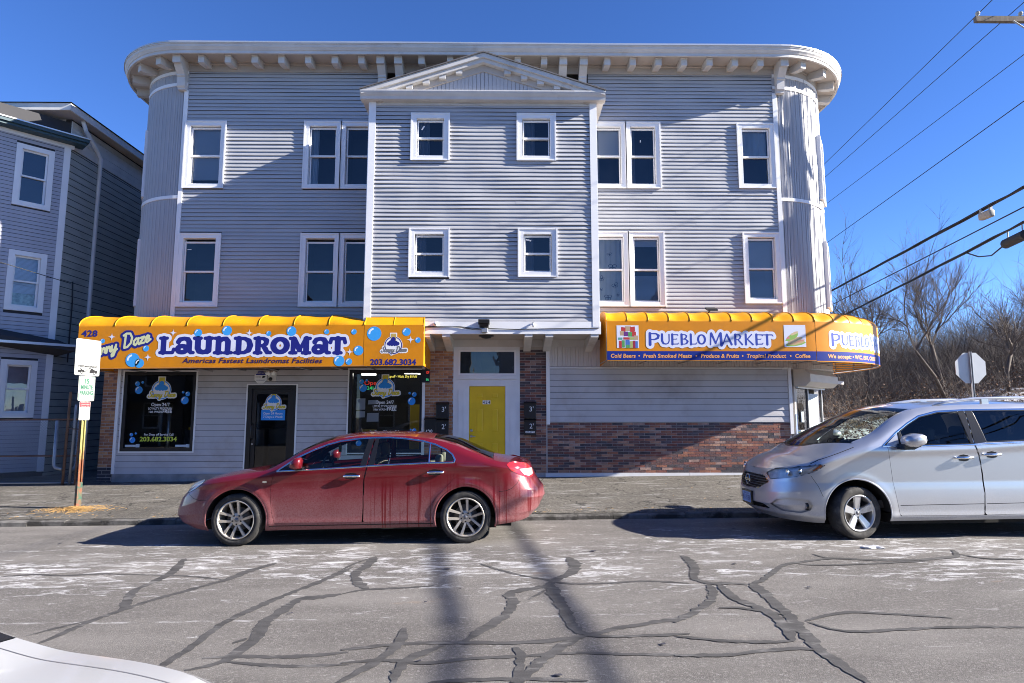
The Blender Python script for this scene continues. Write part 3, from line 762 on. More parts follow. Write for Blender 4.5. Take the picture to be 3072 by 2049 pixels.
# ------------------------------------------------------------------ pediment over the bay
PX0, PX1, PA = -3.30, 2.29, (-.505, 9.97)
yf = 13.36
def rake(o0, o1, y0, y1, name, mat, parent, z0=9.06):
    """sloping band along both rakes, between two perpendicular offsets below the roof line"""
    mb = MB()
    for xe in (PX0, PX1):
        d = Vector((PA[0] - xe, PA[1] - z0)); L = d.length; d /= L; nn = Vector((-d.y, d.x)); nn = nn if nn.y < 0 else -nn
        poly = []
        for xx, zz in ((xe, z0), PA):
            pass
        e0 = Vector((xe, z0)); ap = Vector(PA)
        tv = 1 / max(.2, abs(d.x))
        pts = [e0 + nn * o0, ap + Vector((0, -o0 * tv)), ap + Vector((0, -o1 * tv)), e0 + nn * o1]
        if o1 > .15:
            pts[3] = pts[3] + d * (o1 * .9)
            pts[0] = pts[0] + d * (o0 * .9)
        mb.prism([(p.x, p.y) for p in pts], 'y', y0, y1)
    return mb.build(name, mat, parent)
ped = rake(.0, .10, yf, yf + .34, 'pediment', m_old, bld)
rake(-.025, .0, yf - .03, 15.2, 'shingles', M('dark_shingle', (.13, .125, .13), .9, var=.3, vscale=9), ped)
rake(.10, .19, yf + .05, yf + .34, 'rake_moulding', m_old, ped)
rake(.19, .34, yf + .17, yf + .34, 'rake_frieze', m_soffit, ped)
# base cornice and soffit
MB().prism([(yf, 9.00), (yf + .02, 8.965), (yf + .05, 8.93), (yf + .06, 8.87), (YB + .0, 8.865), (YB + .0, 9.055), (yf - .01, 9.06), (yf - .01, 9.03)], 'x', PX0, PX1).build('base_cornice', m_old, ped)
MB().box(PX0 + .02, BX0 + .005, YB + .002, YW, 8.87, 9.05).box(BX1 - .005, PX1 - .02, YB + .002, YW, 8.87, 9.05).box(BX0 + .01, BX1 - .01, YB - .03, YB + .002, 8.80, 8.866).build('return_eave', m_old, ped)
# gable boards: each upright board ends under the sloping frieze
x = PX0 + .75
while x < PX1 - .75:
    t = min(x - PX0, PX1 - x) / (PA[0] - PX0); t2 = min(x + .085 - PX0, PX1 - x - .085) / (PA[0] - PX0)
    za, zb = 9.06 + t * .91 - .33, 9.06 + t2 * .91 - .33
    if za > 9.09 and zb > 9.09:
        MB().prism([(x, 9.05), (x + .083, 9.05), (x + .083, zb), (x, za)], 'y', yf + .20, yf + .30).build('gable_board', m_side, ped)
    x += .09
box('gable_back', PX0 + .5, PX1 - .5, yf + .29, yf + .33, 9.05, 9.35, m_sheath, ped)
for sg in (-1, 1):
    for k in range(5):
        t = .26 + .135 * k; xe = PX0 if sg < 0 else PX1
        cx = xe + (PA[0] - xe) * t; cz = 9.06 + .91 * t - .235
        MB().prism([(cx - .075, cz - .05), (cx + .075, cz - .05), (cx + .075, cz + .03 - sg * .02), (cx - .075, cz + .03 + sg * .02)], 'y', yf + .08, yf + .22).build('dentil', m_old, ped)
# ------------------------------------------------------------------ ground floor walls
m_brickmats = [M('brick_%s' % n, c, .85, var=.3, vscale=9, bump=.5, bscale=60, dirt=dc, dscale=14, dlo=.58, dhi=.75) for n, c, dc in (
    ('plum', (.125, .065, .062), (.2, .16, .16)), ('rust', (.27, .115, .075), (.3, .2, .17)), ('charcoal', (.062, .053, .062), (.12, .1, .11)),
    ('dusty', (.31, .205, .175), (.33, .28, .27)), ('oxblood', (.185, .072, .058), (.22, .15, .14)), ('slate', (.095, .073, .084), (.2, .17, .18)), ('tan', (.34, .195, .14), (.3, .25, .22)))]
m_obrick = [M('old_brick_%d' % i, c, .85, var=.25, vscale=9, bump=.5, dirt=(.3, .25, .22), dscale=11, dlo=.62, dhi=.72) for i, c in enumerate(
    ((.40, .18, .085), (.33, .145, .07), (.44, .24, .13), (.26, .12, .075)))]
brick_meshes = {}
def brick_obj(mats, mi, w, h, d, x, y, z, parent):
    k = (id(mats), mi, round(w, 3), round(h, 3), round(d, 3))
    if k not in brick_meshes:
        me = bpy.data.meshes.new('brick'); c = .004
        v = [(c, 0, c), (w - c, 0, c), (w - c, 0, h - c), (c, 0, h - c), (0, c, 0), (w, c, 0), (w, c, h), (0, c, h), (0, d, 0), (w, d, 0), (w, d, h), (0, d, h)]
        f = [(0, 1, 2, 3)] + [(i, 4 + i, 4 + (i + 1) % 4, (i + 1) % 4) for i in range(4)] + [(4 + i, 8 + i, 8 + (i + 1) % 4, 4 + (i + 1) % 4) for i in range(4)]
        me.from_pydata(v, [], f); me.materials.append(mats[mi]); brick_meshes[k] = me
    o = bpy.data.objects.new('brick', brick_meshes[k]); C.objects.link(o); o.location = (x, y, z); o.parent = parent
    return o
BR_LEFT = 300
def brick_field(parent, mats, x0, x1, z0, z1, Yp, bw, bh, joint, seed, want, proud=.008, weights=None):
    """running-bond bricks: `want` picks those that become single objects, the rest are joined"""
    global BR_LEFT
    r = random.Random(seed); rest = MB(); row = 0; z = z1
    rows = int(round((z1 - z0) / (bh + joint)))
    pitch = (z1 - z0) / rows
    for row in range(rows):
        z = z1 - (row + 1) * pitch + joint / 2; x = x0 - (bw + joint) * (.5 if row % 2 else 0)
        while x < x1 - .01:
            a, b = max(x, x0), min(x + bw, x1)
            mi = r.choices(range(len(mats)), weights)[0]; pr = proud + r.uniform(-.0025, .0025)
            if b - a > .03:
                full = abs((b - a) - bw) < .002
                if want(a, z) and BR_LEFT > 0:
                    BR_LEFT -= 1
                    brick_obj(mats, mi, bw if full else b - a, pitch - joint, .012, a, Yp - pr, z, parent)
                else: rest.box(a, b, Yp - pr, Yp + .002, z, z + pitch - joint, mi)
            x += bw + joint
    if rest.f:
        o = rest.build('brickwork', mats, parent); o['kind'] = 'stuff'

# left shop
shopA, shopB, shopD = (-8.93, -7.25, .885, 2.735), (-3.67, -1.93, .85, 2.785), (-6.03, -4.90, .30, 2.42)
mb = MB(); wall_holes(mb, -9.06, -1.9, .05, 3.6, [shopA, shopB, shopD], YW, YW + .12)
shopL = mb.build('wall', m_sheath, bld)
siding('wide_board', shopL, -9.05, -1.90, .37, 2.80, .1425, [shopA, shopB, shopD], YW, .014, m_side2, 11, 0, .5, gap=.008)
MB().box(-9.05, -6.05, YW - .05, YW - .001, .08, .368).box(-4.88, -1.9, YW - .05, YW - .001, .08, .368).build('plinth', m_conc, shopL)
for a in ((-9.09, -9.02), (-1.95, -1.885)): box('corner_strip', a[0], a[1], YW - .03, YW + .05, .368, 2.95, m_trim, shopL)
box('sign_board', -9.1, -1.88, YW - .028, YW - .003, 2.801, 3.55, M('brown_board', (.22, .17, .14), .8, var=.15), shopL)
pierL = box('pier', -9.42, -9.09, YW + .0, YW + .5, .05, 3.6, m_mort, bld)
m_dkbrick = [M('painted_brick_%d' % i, c, .8, var=.2) for i, c in enumerate(((.035, .035, .05), (.05, .048, .06)))]
brick_field(pierL, m_obrick, -9.42, -9.09, .52, 2.9, YW, .205, .062, .011, 21, lambda x, z: True)
brick_field(pierL, m_dkbrick, -9.42, -9.09, .06, .52, YW, .205, .062, .011, 22, lambda x, z: False)
m_shopglass = glass_mat('shop_glass', (.80, .82, .80), 1.6)
def shop_window(h, nm):
    x0, x1, z0, z1 = h; t = .075
    w = MB().box(x0, x0 + t, YW - .02, YW + .1, z0, z1).box(x1 - t, x1, YW - .02, YW + .1, z0, z1).box(x0 + t, x1 - t, YW - .018, YW + .1, z0, z0 + t).box(x0 + t, x1 - t, YW - .018, YW + .1, z1 - t, z1).build('shop_window', m_alu, bld)
    q = MB()
    for b in ((x0 - .03, x0 - .001, z0 - .03, z1 + .03), (x1 + .001, x1 + .03, z0 - .03, z1 + .03)): q.box(b[0], b[1], YW - .035, YW + .02, b[2], b[3])
    q.box(x0 - .001, x1 + .001, YW - .033, YW + .02, z1 + .001, z1 + .03).box(x0 - .001, x1 + .001, YW - .033, YW + .02, z0 - .03, z0 - .001).build('surround', m_trim, w)
    mkobj('pane', [(x0 + t, YW + .03, z0 + t), (x1 - t, YW + .03, z0 + t), (x1 - t, YW + .03, z1 - t), (x0 + t, YW + .03, z1 - t)], [(0, 1, 2, 3)], m_shopglass, w)
    return w
swA, swB = shop_window(shopA, 'A'), shop_window(shopB, 'B')
# shop interior
m_shopwall = M('shop_wall', (.05, .05, .053), .8, var=.2, vscale=2); m_shopfloor = M('shop_floor', (.07, .065, .06), .4)
m_yellow = M('yellow_laminate', (.55, .40, .03), .4); m_grey = M('steel_grey', (.20, .20, .215), .35, metal=.5)
m_sign_w = M('white_sign', (.80, .80, .81), .5); m_bluei = M('cyan_print', (.01, .22, .70), .4)
room = MB().add([(x, y, z) for z in (.3, 3.3) for x, y in ((-9.0, 14.85), (-1.95, 14.85), (-1.95, 17.6), (-9.0, 17.6))], [(0, 1, 2, 3), (4, 7, 6, 5), (1, 5, 6, 2), (2, 6, 7, 3), (3, 7, 4, 0)], 0).build('shop_room', [m_shopwall], bld)
for a in ((-7.75, -7.2, 15.6, 16.2, .3, 1.02), (-7.78, -7.2, 15.5, 15.9, 1.36, 1.42), (-3.55, -3.2, 15.2, 15.7, 1.30, 1.36), (-2.55, -1.98, 16.8, 17.3, .3, 2.0), (-5.3, -5.05, 16.6, 17.2, 1.9, 2.2)):
    box('yellow_counter', *a, m_yellow, room)
for k in range(5): bevel_box('washing_machine', -8.6 + k * .75, -7.95 + k * .75, 16.9, 17.55, .3, 1.35, .03, m_grey, room)
MB().tube([(-8.05, 15.1, .3), (-8.05, 15.1, 2.0)], .045, 10).build('vent_pipe', M('foil_duct', (.6, .6, .6), .3, metal=.9, bump=1.0, bscale=35), room, smooth=True)
m_tube = M('fluorescent_tube', (1.0, .97, .9), .4, emit=2.2)
for a in ((-3.5, -2.3, 15.9, 2.95), (-2.5, -2.0, 15.5, 2.72), (-3.55, -3.2, 15.4, 2.7)):
    box('strip_light', a[0], a[1], a[2], a[2] + .05, a[3], a[3] + .04, m_tube, room)

# shop door
x0, x1, z0, z1 = shopD
sd = MB().box(x0, x0 + .1, YW - .03, YW + .08, z0, z1).box(x1 - .1, x1, YW - .03, YW + .08, z0, z1).box(x0 + .1, x1 - .1, YW - .028, YW + .08, z1 - .1, z1).build('shop_door', m_alu, bld)
MB().box(x0 - .03, x0 - .001, YW - .04, YW + .02, z0, z1 + .03).box(x1 + .001, x1 + .03, YW - .04, YW + .02, z0, z1 + .03).box(x0 - .001, x1 + .001, YW - .038, YW + .02, z1 + .001, z1 + .03).build('surround', m_trim, sd)
MB().box(x0 + .102, x0 + .2, YW, YW + .05, z0 + .02, z1 - .102).box(x1 - .2, x1 - .102, YW, YW + .05, z0 + .02, z1 - .102).box(x0 + .2, x1 - .2, YW + .001, YW + .05, z1 - .21, z1 - .102).box(x0 + .2, x1 - .2, YW + .001, YW + .05, z0 + .02, z0 + .22).build('door_leaf', m_alu, sd)
mkobj('pane', [(x0 + .2, YW + .03, z0 + .22), (x1 - .2, YW + .03, z0 + .22), (x1 - .2, YW + .03, z1 - .21), (x0 + .2, YW + .03, z1 - .21)], [(0, 1, 2, 3)], m_shopglass, sd)
for yy in (-.075, .11): MB().tube([(x0 + .13, YW + yy * .2, 1.52), (x0 + .13, YW + yy, 1.48), (x0 + .13, YW + yy, 1.20), (x0 + .13, YW + yy * .2, 1.16)], .012, 8).build('pull_handle', m_alu, sd, smooth=True)
MB().lathe([(.0, -.02), (.02, -.02), (.02, .0)], (x0 + .15, YW, 1.05), 'y', 12).build('lock', m_metal, sd)

# entrance
m_surr = M('entrance_paint', (.70, .71, .74), .55, var=.05)
m_ydoor = M('mustard_door_paint', (.76, .50, .010), .45, var=.08, vscale=3)
ent = MB().box(-1.22, -.845, YW - .02, YW + .1, .2, 2.56).box(.01, .35, YW - .02, YW + .1, .2, 2.56).box(-.845, .01, YW - .018, YW + .1, 2.40, 2.56)
ent.box(-1.22, -1.10, YW - .021, YW + .1, 2.561, 3.40).box(.265, .35, YW - .021, YW + .1, 2.561, 3.40).box(-1.10, .265, YW - .022, YW + .1, 3.255, 3.40).box(-1.10, .265, YW - .05, YW + .1, 2.562, 2.66)
ent = ent.build('entrance', m_surr, bld)
for a in (-1.1, -.98, .13, .25): box('pilaster_fillet', a - .008, a + .008, YW - .034, YW - .019, .3, 2.3, m_surr, ent)
for a in (-1.04, .19): box('pilaster_panel', a - .05, a + .05, YW - .027, YW - .0195, .3, 2.28, m_surr, ent)
MB().box(-1.06, .22, YW - .03, YW + .02, 3.215, 3.254).box(-1.06, .22, YW - .03, YW + .02, 2.662, 2.70).box(-1.099, -1.06, YW - .03, YW + .02, 2.662, 3.254).box(.22, .264, YW - .03, YW + .02, 2.662, 3.254).build('transom_frame', m_trim, ent)
mkobj('transom_pane', [(-1.06, YW + .0, 2.70), (.22, YW + .0, 2.70), (.22, YW + .0, 3.215), (-1.06, YW + .0, 3.215)], [(0, 1, 2, 3)], m_pane, ent)
MB().box(-1.2, .33, YW + .5, YW + .52, .3, 3.4).build('hall', M('hall_wall', (.06, .06, .065), .9), ent)
for a in (-.72, -.25): box('hall_black_strip', a, a + .14, YW + .47, YW + .49, 2.66, 3.25, m_black, ent)  # two black upright strips behind the transom pane
door = box('door', -.84, .005, YW + .015, YW + .06, .34, 2.395, m_ydoor, ent)
for xa in (-.70, -.345):
    for za, zb in ((2.09, 2.26), (1.30, 1.90), (.52, 1.10)):
        mb = MB(); xb = xa + .215
        for i, (ins, yy) in enumerate(((0, .003), (.018, .010), (.036, .004))):
            pass
        mb.box(xa, xb, YW + .006, YW + .0149, zb - .018, zb).box(xa, xb, YW + .006, YW + .0149, za, za + .018).box(xa, xa + .018, YW + .0055, YW + .0149, za + .018, zb - .018).box(xb - .018, xb, YW + .0055, YW + .0149, za + .018, zb - .018)
        mb.add([(xa + .034, YW + .0145, za + .034), (xb - .034, YW + .0145, za + .034), (xb - .034, YW + .0145, zb - .034), (xa + .034, YW + .0145, zb - .034), (xa + .055, YW + .007, za + .055), (xb - .055, YW + .007, za + .055), (xb - .055, YW + .007, zb - .055), (xa + .055, YW + .007, zb - .055)],
               [(4, 5, 6, 7), (0, 1, 5, 4), (1, 2, 6, 5), (2, 3, 7, 6), (3, 0, 4, 7)])
        mb.build('raised_panel', m_ydoor, door)
for i, ch in enumerate('424'):
    box('number_plate', -.525 + i * .062, -.468 + i * .062, YW + .008, YW + .0148, 1.975, 2.065, m_sign_w, door)
    text('numeral', ch, -.517 + i * .062, -.476 + i * .062, 1.985, .07, flat(YW + .0075), m_black, door, bold=.02)
MB().lathe([(0, -.035), (.028, -.035), (.028, -.01), (.034, 0)], (-.785, YW + .016, 1.36), 'y', 14).build('deadbolt', m_metal, door, smooth=True)
MB().lathe([(0, -.03), (.03, -.028), (.032, 0)], (-.785, YW + .016, 1.225), 'y', 14).tube([(-.785, YW - .015, 1.225), (-.785, YW - .035, 1.225), (-.69, YW - .035, 1.222)], .009, 8).build('door_handle', m_metal, door, smooth=True)
box('door_step', -.9, .07, YW - .25, YW + .06, .05, .335, m_conc, ent)
pierA = box('pier', -1.885, -1.221, YW - .0, YW + .12, .15, 3.28, m_mort, bld)
brick_field(pierA, m_obrick, -1.883, -1.222, .30, 3.245, YW, .205, .057, .010, 23, lambda x, z: z > 1.25)
for a in ((-1.885, -1.221), (.351, .96)): box('pier_cap', a[0], a[1], YW - .03, YW + .1, 3.281, 3.5, m_soffit, bld)
panel = MB().box(.351, 6.76, YW, YW + .12, .1, 1.56).box(.351, .97, YW, YW + .12, 1.561, 3.28).build('brick_wall', m_mort, bld)
W7 = (3, 2.4, 2.2, 1.6, 3, 1.8, 1.6)
brick_field(panel, m_brickmats, 1.0, 6.74, .385, 1.545, YW, .2455, .0535, .0085, 24, lambda x, z: x < 4.9, weights=W7)
brick_field(panel, m_brickmats, .353, .968, .385, 3.262, YW, .2455, .0535, .0085, 25, lambda x, z: False, weights=W7)
MB().box(.95, 4.3, YW - .03, YW - .001, .275, .375).box(4.305, 6.75, YW - .03, YW - .001, .28, .378).build('base_board', m_surr, panel)
# right shop wall
wr2 = box('wall', .975, 6.78, YW + .002, YW + .12, 1.57, 3.6, m_sheath, bld)
siding('wide_board', wr2, 1.06, 6.72, 1.56, 2.81, .139, [], YW - .012, .012, m_side2, 15, .9, .4, gap=.008)
box('corner_strip', .975, 1.058, YW - .045, YW - .002, 1.50, 3.40, m_trim, wr2); box('corner_strip', 6.722, 6.80, YW - .045, YW - .002, 1.28, 2.84, m_trim, wr2)
box('drip_strip', 1.06, 6.72, YW - .05, YW - .013, 2.815, 2.845, m_trim, wr2)
m_bead = M('beadboard', (.62, .59, .57), .6, var=.05)
bead = MB(); xb = 1.06
def pr_path(s, off):
    """point on the right-hand shop's wall line (front, rounded corner, side) pushed out by off"""
    a1 = XR + RR * PI / 2
    if s <= XR: return (s, YW - off)
    if s <= a1:
        a = (s - XR) / RR; return (XR + (RR + off) * math.sin(a), YW + RR - (RR + off) * math.cos(a))
    return (XR + RR + off, YW + RR + (s - a1))
s = 1.06; bead_n = 0
while s < XR + RR * PI / 2 + 2.5:
    w = .062; p = [pr_path(s + t, o) for t, o in ((0, .002), (.004, .016), (w - .004, .016), (w, .002))]
    MBv = [(q[0], q[1], z) for z in (2.86 if s < 6.6 else 2.80, 3.46) for q in p]
    bead.add(MBv, [(0, 1, 5, 4), (1, 2, 6, 5), (2, 3, 7, 6)]); s += w
bo = bead.build('beadboard', m_bead, bld); bo['kind'] = 'stuff'
q = MB(); n = 24; v = []
for i in range(n + 1):
    s = 6.6 + i * (RR * PI / 2 + 1.5) / n
    for o, z in ((.03, 2.80), (.03, 2.835), (.0, 2.84)): p = pr_path(s, o); v.append((p[0], p[1], z))
    v.append((XR - .2, YW + RR, 2.80))
q.add(v, [(4 * i + j, 4 * i + 4 + j, 4 * i + 5 + j, 4 * i + 1 + j) for i in range(n) for j in range(2)] + [(4 * i, 4 * i + 3, 4 * i + 7, 4 * i + 4) for i in range(n)])
q.build('corner_soffit', m_bead, bld)

# corner shop entrance set back under the rounded corner
A_, B_ = Vector((6.90, 14.78, 0)), Vector((8.17, 16.05, 0)); uu = (B_ - A_).normalized(); nn_ = Vector((uu.y, -uu.x, 0)); LL = (B_ - A_).length
def dpt(x, y, z): p = A_ + uu * x + nn_ * y; return (p.x, p.y, z)
F6 = [(0, 3, 2, 1), (4, 5, 6, 7), (0, 1, 5, 4), (1, 2, 6, 5), (2, 3, 7, 6), (3, 0, 4, 7)]
def dbox(mb, x0, x1, y0, y1, z0, z1): return mb.add([dpt(x, y, z) for z in (z0, z1) for x, y in ((x0, y0), (x1, y0), (x1, y1), (x0, y1))], F6)
ce = MB(); dbox(ce, -.12, 0, -.1, .05, .2, 2.8)
ce = ce.build('corner_entrance', M('beige_paint', (.52, .47, .41), .6, var=.08), bld)
q = MB(); dbox(q, -.119, -.001, .0501, .056, .3, 1.75); q.build('blue_paint', M('blue_grey_paint', (.17, .22, .36), .6), ce)
q = MB()
for b in ((.0, .04, .0, .04, .25, 2.5), (.82, .87, -.02, .03, .25, 2.5), (LL - .05, LL, .0, .05, .25, 2.5)): dbox(q, *b)
q.build('door_frame', m_metal, ce)
q = MB(); dbox(q, .04, .82, -.01, .012, .3, 1.36); q.build('white_panel', m_sign_w, ce)
q = MB(); dbox(q, .92, 1.58, -.005, .01, .3, 2.25); q.build('white_notice', M('pale_notice', (.46, .52, .56), .7), ce)
mkobj('pane', [dpt(.04, 0, 1.36), dpt(.82, 0, 1.36), dpt(.82, 0, 2.5), dpt(.04, 0, 2.5)], [(0, 1, 2, 3)], m_pane, ce)
q = MB(); dbox(q, .30, .48, .02, .03, 1.55, 1.80); q.build('hanging_card', M('card', (.5, .56, .6), .7), ce)
q = MB(); dbox(q, -.1, LL, -.3, -.28, .2, 2.8); q.build('dark_backing', m_room, ce)
q = MB(); dbox(q, .05, .33, .013, .016, 1.13, 1.33); q.build('yellow_sticker', M('yellow_sticker', (.75, .65, .03), .5), ce)
m_red = M('red_print', (.55, .015, .02), .5)
q = MB(); dbox(q, .05, .36, .013, .016, .62, .80); q.build('red_sticker', m_red, ce)
dm = lambda X, Z: np.stack([A_.x + uu.x * X + nn_.x * .018, A_.y + uu.y * X + nn_.y * .018, Z], -1)
text('lettering', 'OFF', .07, .30, 1.19, .09, dm, m_black, ce, bold=.02)
text('lettering', 'CH', .05, .42, .90, .15, dm, m_black, ce, bold=.01)
# shutter box above it
q = MB(); prof = [(.0, 2.80), (.30, 2.80), (.43, 2.68), (.43, 2.50), (.32, 2.40), (.0, 2.40)]
v = [dpt(x, o, z) for x in (-.12, LL + .05) for o, z in prof]; k = len(prof)
q.add(v, [tuple(range(k - 1, -1, -1)), tuple(range(k, 2 * k))] + [(i, (i + 1) % k, k + (i + 1) % k, k + i) for i in range(k)])
sb = q.build('shutter_box', M('cream_metal', (.60, .53, .45), .45, var=.06), bld)
q = MB(); dbox(q, -.06, LL, .06, .12, 2.355, 2.398); q.build('shutter_bar', m_metal, sb)
q = MB(); dbox(q, LL, LL + .7, .30, .38, 2.52, 2.60); q.build('lamp_batten', m_bead, sb)
box('side_wall', XR + RR - .14, XR + RR - .02, YW + RR + .3, 27, .1, 2.85, m_surr, bld)

# fascia and soffit under the bay
fas = box('fascia', -1.80, BX1 + .05, YB - .035, YB + .05, 3.50, 3.775, m_trim, bld)
MB().box(BX0, BX1, YB + .051, YW + .1, 3.50, 3.53).build('bay_soffit', m_soffit, fas)
for x in (-1.74, -1.30, .52, .98, 1.98):
    MB().prism([(YB - .02, 3.499), (YB - .02, 3.43), (YB + .08, 3.40), (YW - .25, 3.26), (YW - .03, 3.22), (YW - .03, 3.499)], 'x', x - .085, x + .085).build('soffit_bracket', m_old, fas)
box('frieze_board', -1.88, 2.3, YW - .06, YW - .031, 3.33, 3.499, m_old, fas)

# ------------------------------------------------------------------ lettering made of brush strokes
def ell(cx, cy, rx, ry, r, r2=None, a0=0, a1=360, n=22):
    out = []
    for i in range(n + 1):
        t = math.radians(a0 + (a1 - a0) * i / n); k = abs(math.cos(t)); out.append((cx + rx * math.cos(t), cy + ry * math.sin(t), (r2 or r) + (r - (r2 or r)) * k))
    return out
sf = .058
G = {
 'L': [[(.24, .08, .12), (.24, .92, .12)], [(.07, .945, sf), (.42, .945, sf)], [(.07, .055, sf), (.72, .055, sf)], [(.74, .06, sf), (.80, .26, .07)]],
 'a': [ell(.32, .27, .2, .19, .11, .08), [(.14, .72, .10), (.2, .86, .09), (.4, .93, .07), (.58, .86, .10), (.64, .7, .12), (.64, .25, .12), (.72, .07, .07), (.84, .06, .055)]],
 'u': [[(.20, .9, .12), (.20, .35, .12), (.26, .16, .11), (.42, .08, .08), (.58, .13, .09), (.66, .3, .11)], [(.66, .92, .12), (.66, .2, .12), (.62, .1, .08)], [(.05, .945, sf), (.32, .945, sf)], [(.5, .945, sf), (.80, .945, sf)]],
 'n': [[(.22, .92, .12), (.22, .08, .12)], [(.26, .74, .07), (.42, .91, .085), (.58, .9, .10), (.66, .74, .12), (.66, .08, .12)], [(.05, .055, sf), (.38, .055, sf)], [(.52, .055, sf), (.84, .055, sf)], [(.05, .945, sf), (.2, .945, sf)]],
 'D': [[(.22, .08, .12), (.22, .92, .12)], [(.05, .055, sf), (.3, .055, sf)], [(.05, .945, sf), (.3, .945, sf)], [(.22, .945, sf), (.5, .93, .065), (.7, .78, .11), (.76, .5, .13), (.7, .22, .11), (.5, .07, .065), (.22, .055, sf)]],
 'R': [[(.22, .08, .12), (.22, .92, .12)], [(.05, .055, sf), (.38, .055, sf)], [(.05, .945, sf), (.3, .945, sf)], [(.22, .945, sf), (.5, .93, .065), (.64, .8, .11), (.62, .62, .1), (.46, .5, .06), (.28, .49, .05)], [(.46, .48, .07), (.6, .28, .11), (.68, .1, .09), (.86, .055, .055)]],
 'O': [ell(.45, .5, .32, .40, .13, .085)],
 'M': [[(.18, .08, .09), (.2, .92, .1)], [(.05, .055, sf), (.32, .055, sf)], [(.05, .945, sf), (.25, .945, sf)], [(.22, .9, .11), (.48, .25, .11)], [(.48, .22, .06), (.74, .9, .07)], [(.78, .92, .12), (.78, .08, .12)], [(.62, .055, sf), (.95, .055, sf)], [(.72, .945, sf), (.95, .945, sf)]],
 'T': [[(.43, .08, .13), (.43, .92, .13)], [(.1, .93, .065), (.76, .93, .065)], [(.1, .92, .065), (.06, .7, .075)], [(.76, .92, .065), (.80, .7, .075)], [(.25, .055, sf), (.61, .055, sf)]],
}
def place(gl, x0, x1, z0, h):
    """strokes of one glyph stretched to x0..x1 and height h"""
    xs = [p[0] - p[2] for s in gl for p in s] + [p[0] + p[2] for s in gl for p in s]; a, b = min(xs), max(xs); sx = (x1 - x0) / (b - a)
    return [[(x0 + (x - a) * sx, z0 + y * h, r * (h * .5 + sx * .5)) for x, y, r in s] for s in gl]
th, tk = .055, .10
PG = {
 'P': [[(.16, .0, tk), (.16, 1.0, tk * .9)], [(.16, .97, .04), (.5, .97, .05), (.64, .8, .09), (.6, .58, .08), (.42, .45, .05), (.2, .44, .03)]],
 'U': [[(.15, 1, tk), (.15, .35, tk), (.24, .1, .08), (.45, .03, .05), (.62, .12, .05), (.70, .35, .05), (.70, 1, .055)]],
 'E': [[(.16, 0, tk), (.16, 1, tk)], [(.16, .97, .04), (.6, .96, .05), (.64, .86, .03)], [(.16, .52, .035), (.5, .52, .04), (.54, .6, .02)], [(.16, .03, .04), (.6, .04, .05), (.68, .16, .03)]],
 'B': [[(.16, 0, tk), (.16, 1, tk)], [(.16, .97, .04), (.45, .97, .045), (.56, .84, .07), (.52, .66, .06), (.36, .55, .04)], [(.2, .54, .035), (.5, .5, .05), (.64, .3, .09), (.56, .1, .06), (.4, .03, .045), (.16, .03, .04)]],
 'L': [[(.16, 0, tk), (.16, 1, tk)], [(.16, .03, .04), (.58, .04, .05), (.68, .2, .03)]],
 'O': [ell(.45, .5, .34, .45, .11, .06)],
 'M': [[(.12, 0, .06), (.16, 1, .06)], [(.2, 1, .09), (.48, .12, .07)], [(.48, .1, .05), (.78, 1, .05)], [(.84, 1, .1), (.88, -.05, .11)]],
 'A': [[(.06, 0, .055), (.4, 1, .06)], [(.42, 1, .09), (.80, 0, .10)], [(.22, .32, .035), (.6, .32, .035)]],
 'R': [[(.16, 0, tk), (.16, 1, tk)], [(.16, .97, .04), (.48, .97, .05), (.6, .8, .08), (.54, .6, .06), (.36, .49, .04), (.2, .48, .03)], [(.38, .48, .06), (.72, .0, .08)]],
 'K': [[(.16, 0, tk), (.16, 1, tk)], [(.26, .5, .05), (.66, 1, .055)], [(.3, .52, .06), (.74, .0, .085)]],
 'T': [[(.42, 0, .10), (.42, .96, .10)], [(.06, .84, .03), (.08, .96, .045), (.80, .96, .05), (.88, .80, .025)]],
}
SC = {'S': [(.60, .80), (.52, .95), (.36, .99), (.2, .9), (.18, .74), (.3, .58), (.44, .42), (.48, .22), (.36, .04), (.16, .0), (.0, .1), (.02, .24)],
      'u': [(.0, .46), (.0, .14), (.1, .01), (.24, .1), (.32, .46), (.32, .12), (.42, .0)], 'n': [(.0, .46), (.02, .0), (.06, .28), (.2, .45), (.30, .38), (.30, .08), (.40, .0)],
      'y': [(.0, .46), (.0, .16), (.12, .04), (.26, .16), (.34, .46), (.30, -.05), (.2, -.36), (.06, -.4), (.04, -.24), (.2, -.08), (.44, .1)],
      'D': [(.12, .92), (.08, .02), (.3, .02), (.54, .24), (.6, .6), (.44, .92), (.16, .99), (-.04, .9)], 'a': [(.32, .4), (.18, .46), (.03, .32), (.02, .1), (.14, .0), (.28, .14), (.34, .44), (.32, .1), (.42, .0)],
      'z': [(.02, .42), (.3, .44), (.0, .03), (.32, .02)], 'e': [(.04, .2), (.26, .26), (.28, .4), (.16, .46), (.04, .32), (.04, .1), (.16, .0), (.4, .14)]}
def script(word, x0, z0, h, r, adv=None, slant=.28, rot=0.0):
    out = []; x = 0.0
    for ch in word:
        if ch == ' ': x += .30; continue
        w = {'S': .62, 'D': .74, 'u': .46, 'n': .44, 'y': .48, 'a': .46, 'z': .38, 'e': .42}[ch]
        out.append([(x + px + slant * pz, pz) for px, pz in SC[ch]]); x += w
    c, s = math.cos(rot), math.sin(rot)
    return [[(x0 + h * (px * c - pz * s), z0 + h * (px * s + pz * c), r) for px, pz in st] for st in out]
